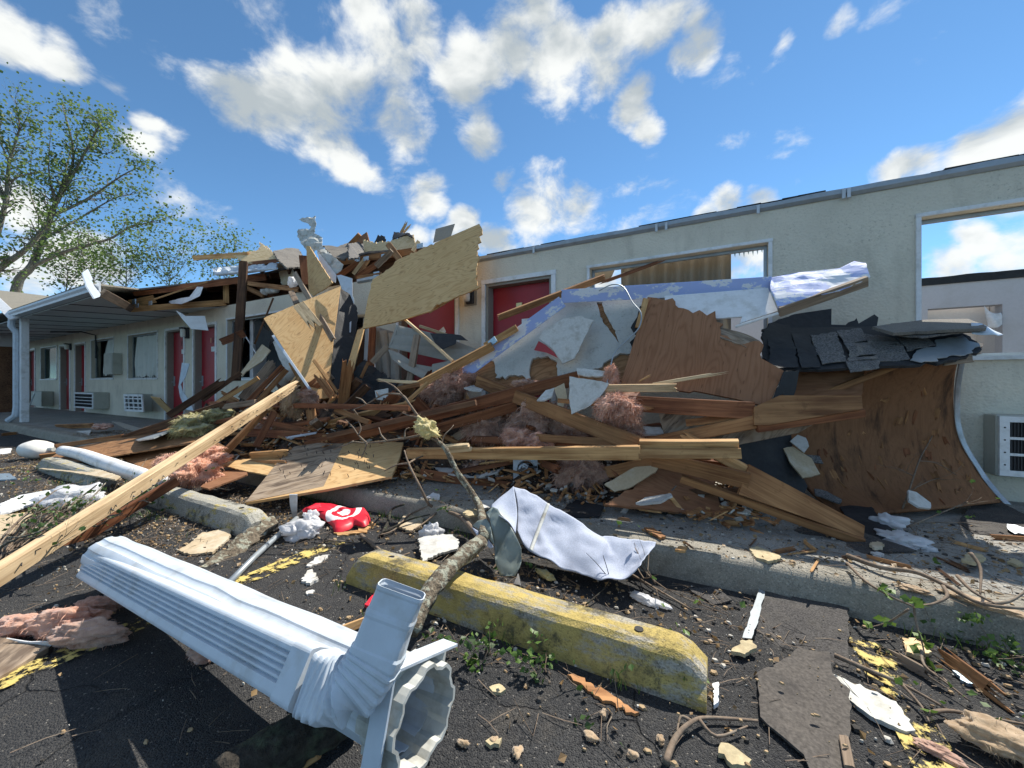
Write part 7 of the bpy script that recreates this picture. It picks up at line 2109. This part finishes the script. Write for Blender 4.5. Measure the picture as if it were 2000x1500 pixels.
    nn_ = (UP + tl).normalized(); e1 = nn_.cross(Vector((0, 1, 0))).normalized(); e2 = nn_.cross(e1)
    sheet('debris_scrap' if 'wood' not in m else 'wood_chip', lab, [q0, q0 + e1 * .1, q0 + e2 * .1], [(o_[0], o_[1], .007) for o_ in out], max(.006, min(.014, z)), mt, .003, random.uniform(0, 90), cat='scrap', bend=.006, bfreq=9, step=.012)

# ---- torn shingle sheet and others on the right
for lab, out, z, m in (
    ('granular dark shingle strip lying against the kerb', [(1472, 1230, .01), (1492, 1152, .006), (1510, 1160, .01), (1545, 1172, .012), (1590, 1152, .01), (1620, 1138, .008), (1655, 1155), (1657, 1300, .006), (1620, 1290, .008), (1560, 1262, .006), (1520, 1262, .01)], .02, 'shingle_dark'),
    ('smooth dark brown roofing sheet torn across the foreground', [(1478, 1310, .004), (1520, 1290, .01), (1560, 1262, .008), (1620, 1275, .01), (1625, 1312, .006), (1660, 1345, .006), (1662, 1420, .004), (1650, 1540, .0), (1590, 1540), (1570, 1475, .006), (1530, 1440, .008), (1485, 1400, .006)], .03, 'shingle_flat'),
    ('dark shingle flap lying on the walkway under the truss tip', [(1550, 1035, .003), (1640, 1020, .003), (1720, 1055, .004), (1790, 1075, .003), (1700, 1082, .003), (1620, 1078, .004)], .158, 'shingle_dark'),
    ('black shingle piece leaning at the foot of the curled deck', [(1640, 990, .003), (1700, 985, .003), (1720, 1015, .004), (1760, 1045, .004), (1700, 1050, .003), (1660, 1020, .003)], .19, 'felt_black'),
    ('dark felt flap on the walkway beside the vinyl sheet', [(1090, 1000, .006), (1120, 975, .006), (1180, 990, .006), (1170, 1008, .006), (1120, 1010, .006)], .165, 'felt_black'),
    ('granular shingle sheet at the foot of the wall by the air conditioner', [(1870, 1020, .004), (1920, 965, .004), (1960, 985, .004), (2040, 1020), (2040, 1050), (1960, 1050, .006), (1900, 1045, .005)], .17, 'shingle_dark'),
    ('flat grey shingle under the kerb behind the twigs', [(1345, 1150, .004), (1400, 1145, .004), (1430, 1172, .006), (1390, 1180, .006)], .012, 'shingle_dark')):
    if m == 'shingle_flat' and m not in MAT:
        mat_plain('shingle_flat', (0.085, 0.075, 0.066), 0.9, 0.45, (0.045, 0.04, 0.037), 0.75, 9.0, 0.6, 90, 0.003)
    c = (sum(o_[0] for o_ in out) / len(out), sum(o_[1] for o_ in out) / len(out)); q0 = G(c[0], c[1], z)
    sheet('shingle_sheet', lab, [q0, q0 + Vector((.1, 0, .004)), q0 + Vector((0, .1, .006))], out, .008, m, .004, 0, cat='shingles', bend=.016, bfreq=4, inner=18)
sheet('tape_strip', 'silver tape strip along the edge of the granular shingle', [G(1460, 1240, .036), G(1480, 1150, .036), G(1490, 1200, .036)], [(1450, 1245), (1470, 1188), (1482, 1150), (1494, 1155), (1485, 1195), (1468, 1247)], .002, 'metal_grey', .003, cat='tape')
for lab, a, b, w, m, rg in (
    ('splintered tan strip in the right car park', G(1832, 1270, .03), G(1990, 1388, .02), .05, 'wood_mid', (.05, .1)),
    ('grey wood strip beside the splintered tan strip', G(1725, 1268, .02), G(1855, 1340, .02), .035, 'wood_grey', (.08, .1)),
    ('small twig-like splinter across the torn roofing', G(1660, 1290, .03), G(1730, 1330, .02), .012, 'wood_dark', (.02, .05)),
    ('pale stick standing on the torn roofing at the frame edge', G(1648, 1440, .03), G(1660, 1500, .03), .022, 'wood_grey', (0, 0)),
    ('red brown slat lying at the walkway right edge', G(1935, 1050, .16), G(2040, 1056, .16), .035, 'wood_mid', (.02, 0)),
    ('tan chip strip at the far left walkway edge', G(0, 850, .02), G(36, 846, .02), .07, 'wood_mid', (.04, .04)),
    ('tan offcut lying beside the elbow of the downspout', G(665, 1232, .02), G(735, 1205, .03), .035, 'wood_tan', (0, .02)),
    ('blue grey offcut end below the fallen column', G(590, 1480, .02), G(618, 1462, .05), .05, 'wood_tan', (0, 0))):
    board('wood_strip', lab, a, b, w, .014, m, 10, rg, 'wood strip')
sheet('metal_can', 'crushed silver metal sheet at the right edge of the walkway', [G(1966, 1025, .17), G(2040, 1020, .17), D(1985, 1002, 2.6)], [(1965, 1015), (1985, 1003), (2040, 1000), (2040, 1045), (1990, 1044), (1968, 1034)], .004, 'galv', .003, bend=.03, bfreq=8, cat='metal sheet')
# ================================================================ twigs, weeds and litter


def twig_thing(name, label, paths, r, mat, group=None, leaves=0, leafmat='leaf_fresh', seed=1, side=0, lsize=.03):
    rng = random.Random(seed); V, F = [], []
    base = paths[0][0]; t = thing(name, label, 'twig', Vector((G(base[0], base[1], base[2]).x, G(base[0], base[1], base[2]).y, 0)), group)
    tips = []
    for i, p_ in enumerate(paths):
        pts = [G(*q) for q in p_]; S = catmull(pts, 4); n_ = len(S)
        rr = [(r if i == 0 else r * .6) * (1 - .6 * j / (n_ - 1)) for j in range(n_)]
        tube_vf(S, rr, 6, V, F, .08)
        for k in range(side):
            j = rng.randint(1, n_ - 1)
            d = (S[j] - S[j - 1]).normalized() + Vector((rng.uniform(-1, 1), rng.uniform(-1, 1), rng.uniform(-.2, .8))) * .8
            twigs(rng, S[j], d, rng.uniform(.08, .22), rr[j] * .5, 1, V, F, 4, .5, 0, (1, 3), tips)
        tips += [(S[j], (S[j] - S[j - 1]).normalized()) for j in range(n_ // 2, n_)]
    mkobj('stem', V, F, mat, t, None, True)
    if leaves:
        LV, LF = [], []
        for k in range(leaves):
            p, d = tips[rng.randrange(len(tips))]
            dd = (d + Vector((rng.uniform(-1, 1), rng.uniform(-1, 1), rng.uniform(-.3, .9)))).normalized()
            leaf_vf(p + Vector((rng.gauss(0, .015), rng.gauss(0, .015), abs(rng.gauss(0, .01)))), dd, lsize * rng.uniform(.6, 1.3), rng, LV, LF)
        mkobj('leaves', LV, LF, leafmat, t)
    return t


twig_thing('broken_branch', 'dark branch with side shoots lying across the kerb on the right', [[(1655, 1085, .17), (1720, 1108, .18), (1790, 1118, .2), (1860, 1150, .2), (1920, 1180, .2), (2030, 1190, .22)], [(1870, 1125, .22), (1900, 1155, .22), (1945, 1180, .21)], [(1895, 1080, .3), (1915, 1110, .26), (1914, 1165, .2)], [(1842, 1145, .2), (1850, 1165, .19), (1820, 1180, .17), (1785, 1182, .17)], [(1920, 1180, .2), (1970, 1175, .22), (2010, 1150, .26)]], .013, 'twig', None, 0, seed=3)
twig_thing('broken_branch', 'thin branch reaching up from the kerb beside green leaves', [[(1655, 1100, .18), (1690, 1135, .18), (1740, 1165, .17), (1785, 1185, .16)], [(1785, 1185, .16), (1790, 1220, .10), (1802, 1260, .05), (1808, 1295, .02)], [(1775, 1190, .16), (1735, 1215, .06), (1700, 1225, .03)]], .007, 'twig', None, 34, seed=4, lsize=.035)
twig_thing('broken_branch', 'bare upright twig standing at the foot of the curled deck', [[(1758, 1005, .17), (1775, 960, .32), (1795, 900, .5), (1812, 868, .6), (1828, 838, .68)], [(1775, 960, .32), (1830, 935, .36), (1870, 950, .3)], [(1795, 900, .5), (1830, 905, .48), (1868, 928, .4)], [(1785, 930, .4), (1755, 915, .46)]], .006, 'twig', None, 0, seed=6, side=3)
twig_thing('broken_branch', 'tangle of dark twigs lying by the curled deck foot', [[(1770, 1030, .17), (1830, 1005, .22), (1890, 980, .28)], [(1765, 1020, .17), (1850, 1020, .2), (1935, 1022, .2)], [(1760, 1010, .18), (1795, 1050, .17), (1798, 1075, .16)]], .006, 'twig', None, 12, seed=7, side=3)
twig_thing('broken_branch', 'pale stick lying between yellow foam and torn roofing', [[(1300, 1490, .015), (1320, 1440, .02), (1352, 1410, .03), (1385, 1402, .02), (1480, 1408, .015)], [(1352, 1410, .03), (1330, 1400, .03), (1322, 1432, .02)], [(1365, 1405, .03), (1400, 1438, .02), (1460, 1418, .02)]], .010, 'twig', None, 0, seed=8)
twig_thing('broken_branch', 'forked stick with peeling bark in the right car park', [[(1630, 1280, .03), (1700, 1310, .03), (1760, 1335, .03), (1850, 1385, .02)], [(1760, 1335, .03), (1800, 1380, .02), (1815, 1410, .02)], [(1800, 1270, .05), (1806, 1300, .04), (1850, 1335, .03), (1895, 1370, .02)]], .009, 'twig', None, 14, seed=9, lsize=.025)
twig_thing('broken_branch', 'thin stick lying across the right corner', [[(1810, 1395, .02), (1850, 1388, .02), (1920, 1400, .02), (2020, 1418, .02)]], .007, 'twig', None, 6, seed=10, lsize=.03)
twig_thing('broken_branch', 'sticks lying in the shadow below the kerb beside the vinyl sheet', [[(1230, 1120, .03), (1290, 1155, .02), (1350, 1190, .02)], [(1250, 1105, .05), (1300, 1150, .03), (1420, 1200, .02)], [(1240, 1100, .06), (1262, 1130, .05), (1268, 1060, .16)], [(1280, 1140, .03), (1260, 1105, .12), (1240, 1070, .17)]], .007, 'twig', None, 8, seed=11, side=3)
twig_thing('broken_branch', 'thin dark twigs in front of the vinyl sheet', [[(1145, 1180, .02), (1180, 1150, .04), (1190, 1130, .07), (1178, 1085, .18)], [(1190, 1130, .07), (1165, 1100, .14), (1145, 1080, .2)]], .004, 'bark_dark', None, 0, seed=12)
twig_thing('broken_branch', 'broken stick lying above the yellow wheel stop', [[(705, 1045, .02), (730, 1065, .02), (765, 1088, .02), (800, 1080, .02)], [(640, 1055, .02), (700, 1060, .02)]], .012, 'twig', None, 0, seed=13)
twig_thing('broken_branch', 'mossy stick curving from the kerb to the red bag', [[(745, 1045, .02), (758, 1020, .05), (765, 995, .10), (790, 985, .14)], [(750, 1040, .03), (800, 1015, .06), (840, 1005, .08)]], .015, 'bark_dark', None, 0, seed=14)
rngt = random.Random(91)
for i in range(60):      # brush pile on the left
    x0 = rngt.uniform(-20, 260); y0 = 1085 - x0 * .35 + rngt.uniform(-45, 10)
    p = [(x0, y0, .02)]; z = .02; dx = rngt.uniform(30, 80); dy = -rngt.uniform(5, 60)
    for k in range(3):
        z += rngt.uniform(.0, .09); p.append((p[-1][0] + dx * .5, p[-1][1] + dy * .5 + rngt.uniform(-12, 12), z))
    twig_thing('brush_twig', 'bare grey twig in the brush pile left of the sunlit beam', [p], rngt.uniform(.004, .011), rngt.choice(['twig', 'bark', 'twig']), 'twigs of the brush pile', rngt.choice([0, 0, 8, 14]), 'leaf', 100 + i, 2, .03)
for i, (px, py, nl) in enumerate(((905, 1275, 60), (960, 1290, 46), (1020, 1310, 40), (1090, 1335, 26), (1830, 1225, 40), (1960, 1290, 50), (1990, 1300, 40), (300, 985, 36), (320, 1000, 30), (850, 1010, 20), (880, 990, 20), (745, 935, 18), (1180, 1125, 30), (1010, 1125, 24), (1370, 1335, 20), (1190, 1380, 14), (60, 940, 30), (110, 1010, 40))):
    q = G(px, py, 0.01 if not (740 < px < 900 and py < 1000) else .16)
    rl = random.Random(300 + i); V, F = [], []; LV, LF = [], []; tips = []
    for k in range(4):
        twigs(rl, q + Vector((rl.uniform(-.06, .06), rl.uniform(-.03, .03), 0)), Vector((rl.uniform(-1, 1), rl.uniform(-1, 1), rl.uniform(.1, .8))), rl.uniform(.06, .13), .0022, 1, V, F, 4, .6, .1, (1, 2), tips)
    for k in range(nl):
        p, d = tips[rl.randrange(len(tips))]
        p2 = p + Vector((rl.gauss(0, .02), rl.gauss(0, .015), 0)); p2.z = max(p2.z, q.z + .002)
        leaf_vf(p2, Vector((rl.uniform(-1, 1), rl.uniform(-1, 1), rl.uniform(-.3, .5))).normalized(), rl.uniform(.015, .032), rl, LV, LF)
    t = thing('leafy_sprig', 'small green leafy sprig blown onto the ground', 'sprig', q, 'leafy sprigs on the ground')
    mkobj('stem', V, F, 'twig', t); mkobj('leaves', LV, LF, 'leaf_fresh' if i % 3 else 'leaf', t)

for i, (px, py) in enumerate(((855, 1430), (905, 1452), (965, 1447), (1155, 1440), (1180, 1395), (1010, 1470), (1290, 1445), (1235, 1475), (735, 1320))):
    fluff('insulation_tuft', 'small tan insulation tuft on the open asphalt', G(px, py, .008), random.uniform(.012, .024), random.uniform(.01, .018), .009, 'fluff_straw', 200 + i, 3, fib=120, cat='insulation', group='tan insulation tufts on the asphalt')
rw = random.Random(55)
for i in range(26):
    px = rw.uniform(1180, 2000); py = rw.uniform(1000, 1140); q = G(px, py, .16)
    if q.y < -2.05 or q.y > -1.0: continue
    a = rw.uniform(0, 6.28); d = Vector((math.cos(a), math.sin(a), 0)) * rw.uniform(.03, .12)
    m = rw.choice(['wood_mid', 'wood_tan', 'wood_dark'])
    board('wood_splinter', {'wood_mid': 'brown wood sliver on the walkway by the truss tip', 'wood_tan': 'tan wood sliver on the walkway by the truss tip', 'wood_dark': 'dark wood sliver on the walkway by the truss tip'}[m], q - d, q + d, rw.uniform(.008, .025), .008, m, 0, (.02, .03), 'splinter', 'wood slivers on the walkway')
# ---- uncountable litter
rngc = random.Random(17)


def chips(name, label, mat, spots, smin, smax, flat=.45):
    V, F = [], []
    for (x, y, z) in spots:
        s = smin * (smax / smin) ** (rngc.random() ** 2.2); a = rngc.uniform(0, 6.28); k = rngc.choice((5, 6, 7))
        e = rngc.uniform(.4, 1.0); i = len(V)
        for lv, sc in ((0, 1.0), (1, .7)):
            for q in range(k):
                an = a + 6.283 * q / k; rr = s * rngc.uniform(.7, 1.2) * sc
                dx, dy = rr * math.cos(an), rr * e * math.sin(an)
                V.append((x + dx, y + dy, z + (s * flat * rngc.uniform(.6, 1.1) if lv else -.003)))
        F.append(tuple(i + k + q for q in range(k)))
        for q in range(k): F.append((i + q, i + (q + 1) % k, i + k + (q + 1) % k, i + k + q))
    tag(mkobj(name, V, F, mat), label, kind='stuff')


def spot(n, dens):
    out = []
    while len(out) < n:
        x = rngc.uniform(-10, 2.0); y = rngc.uniform(-4.2, -0.9)
        dist = math.hypot(x, y + 4.31)
        if rngc.random() > dens(x, y): continue
        if -2.16 < y < -2.08: continue
        z = (mound_h(x, y) + .004 if y > yfront(x) and x < .3 else .152) if y > -2.08 else .006
        out.append((x, y, z))
    return out


def d_litter(x, y):
    n = noise.noise(Vector((x * 1.3, y * 1.3, 9))) * .5 + .5
    near = max(0, min(1, (y + 4.0) / 1.4))
    lane = .5 if (y < -3.05 and x > -2.3) else 1
    k_ = 2.2 if (x < -2.6 and y > -3.5) else 1.0
    return k_ * (0.08 + .92 * near) * n * n * lane * 1.6 if y < -2.1 else (.7 * n if y < -1.3 else .5)


chips('drywall_crumbs', 'white plaster crumbs scattered over asphalt and walkway', 'crumb_white', spot(6000, d_litter), .002, .015)
chips('wood_crumbs', 'tan wood and leaf crumbs scattered over asphalt and walkway', 'crumb_tan', spot(11000, d_litter), .002, .017, .3)
chips('dark_crumbs', 'dark grit and shingle crumbs scattered over asphalt and walkway', 'crumb_dark', spot(9000, d_litter), .002, .016, .5)
top = [(rngc.uniform(-.15, .5), rngc.uniform(-3.3, -2.2), .045) for _ in range(90)]
chips('roofing_crumbs', 'pale crumbs lying on the torn roofing sheet', 'crumb_tan', top, .002, .012, .3)
V, F = [], []
for (x, y, z) in spot(8000, d_litter):
    L = rngc.uniform(.02, .13); a = rngc.uniform(0, 6.28); p = Vector((x, y, z + .003))
    d = Vector((math.cos(a), math.sin(a), rngc.uniform(-.02, .2))) * L
    q = p + d * .5 + Vector((rngc.uniform(-.2, .2), rngc.uniform(-.2, .2), .1)) * L * .3
    tube_vf([p, q, p + d], [.0014, .0013, .0007], 3, V, F)
tag(mkobj('twig_litter', V, F, 'twig'), 'fine dry twig litter scattered over the ground', kind='stuff')
V, F = [], []
for (x, y, z) in spot(5000, d_litter):
    leaf_vf(Vector((x, y, z + .004)), Vector((rngc.uniform(-1, 1), rngc.uniform(-1, 1), rngc.uniform(-.05, .35))).normalized(), rngc.uniform(.010, .030), rngc, V, F)
tag(mkobj('leaf_litter', V, F, 'leaf_dry'), 'dry brown leaf litter scattered over the ground', kind='stuff')
# grass and weeds pushed against kerb and wheel stops
V, F = [], []
for k in range(1500):
    if rngc.random() < .5:
        x = rngc.uniform(-3.5, 1.8); y = -2.13 - abs(rngc.gauss(0, .05))
    else:
        x = rngc.choice([rngc.uniform(-1.7, 0), rngc.uniform(-4.4, -2.8), rngc.uniform(-7.2, -5.4)]); y = -2.98 - abs(rngc.gauss(0, .05))
    if noise.noise(Vector((x * 2.5, y, 3))) < .05: continue
    p = Vector((x, y, .003)); h = rngc.uniform(.015, .06); b = Vector((rngc.uniform(-1, 1), rngc.uniform(-1, 1), 0)) * h * .6
    s = Vector((rngc.uniform(-1, 1), rngc.uniform(-1, 1), 0)).normalized() * .002; i = len(V)
    V += [p - s, p + s, p + b * .5 + UP * h * .7 + s * .7, p + b * .5 + UP * h * .7 - s * .7, p + b + UP * h]; F += [(i, i + 1, i + 2, i + 3), (i + 3, i + 2, i + 4)]
tag(mkobj('grass', V, F, 'leaf_fresh'), 'thin green weeds and grass along kerb and wheel stops', kind='stuff')
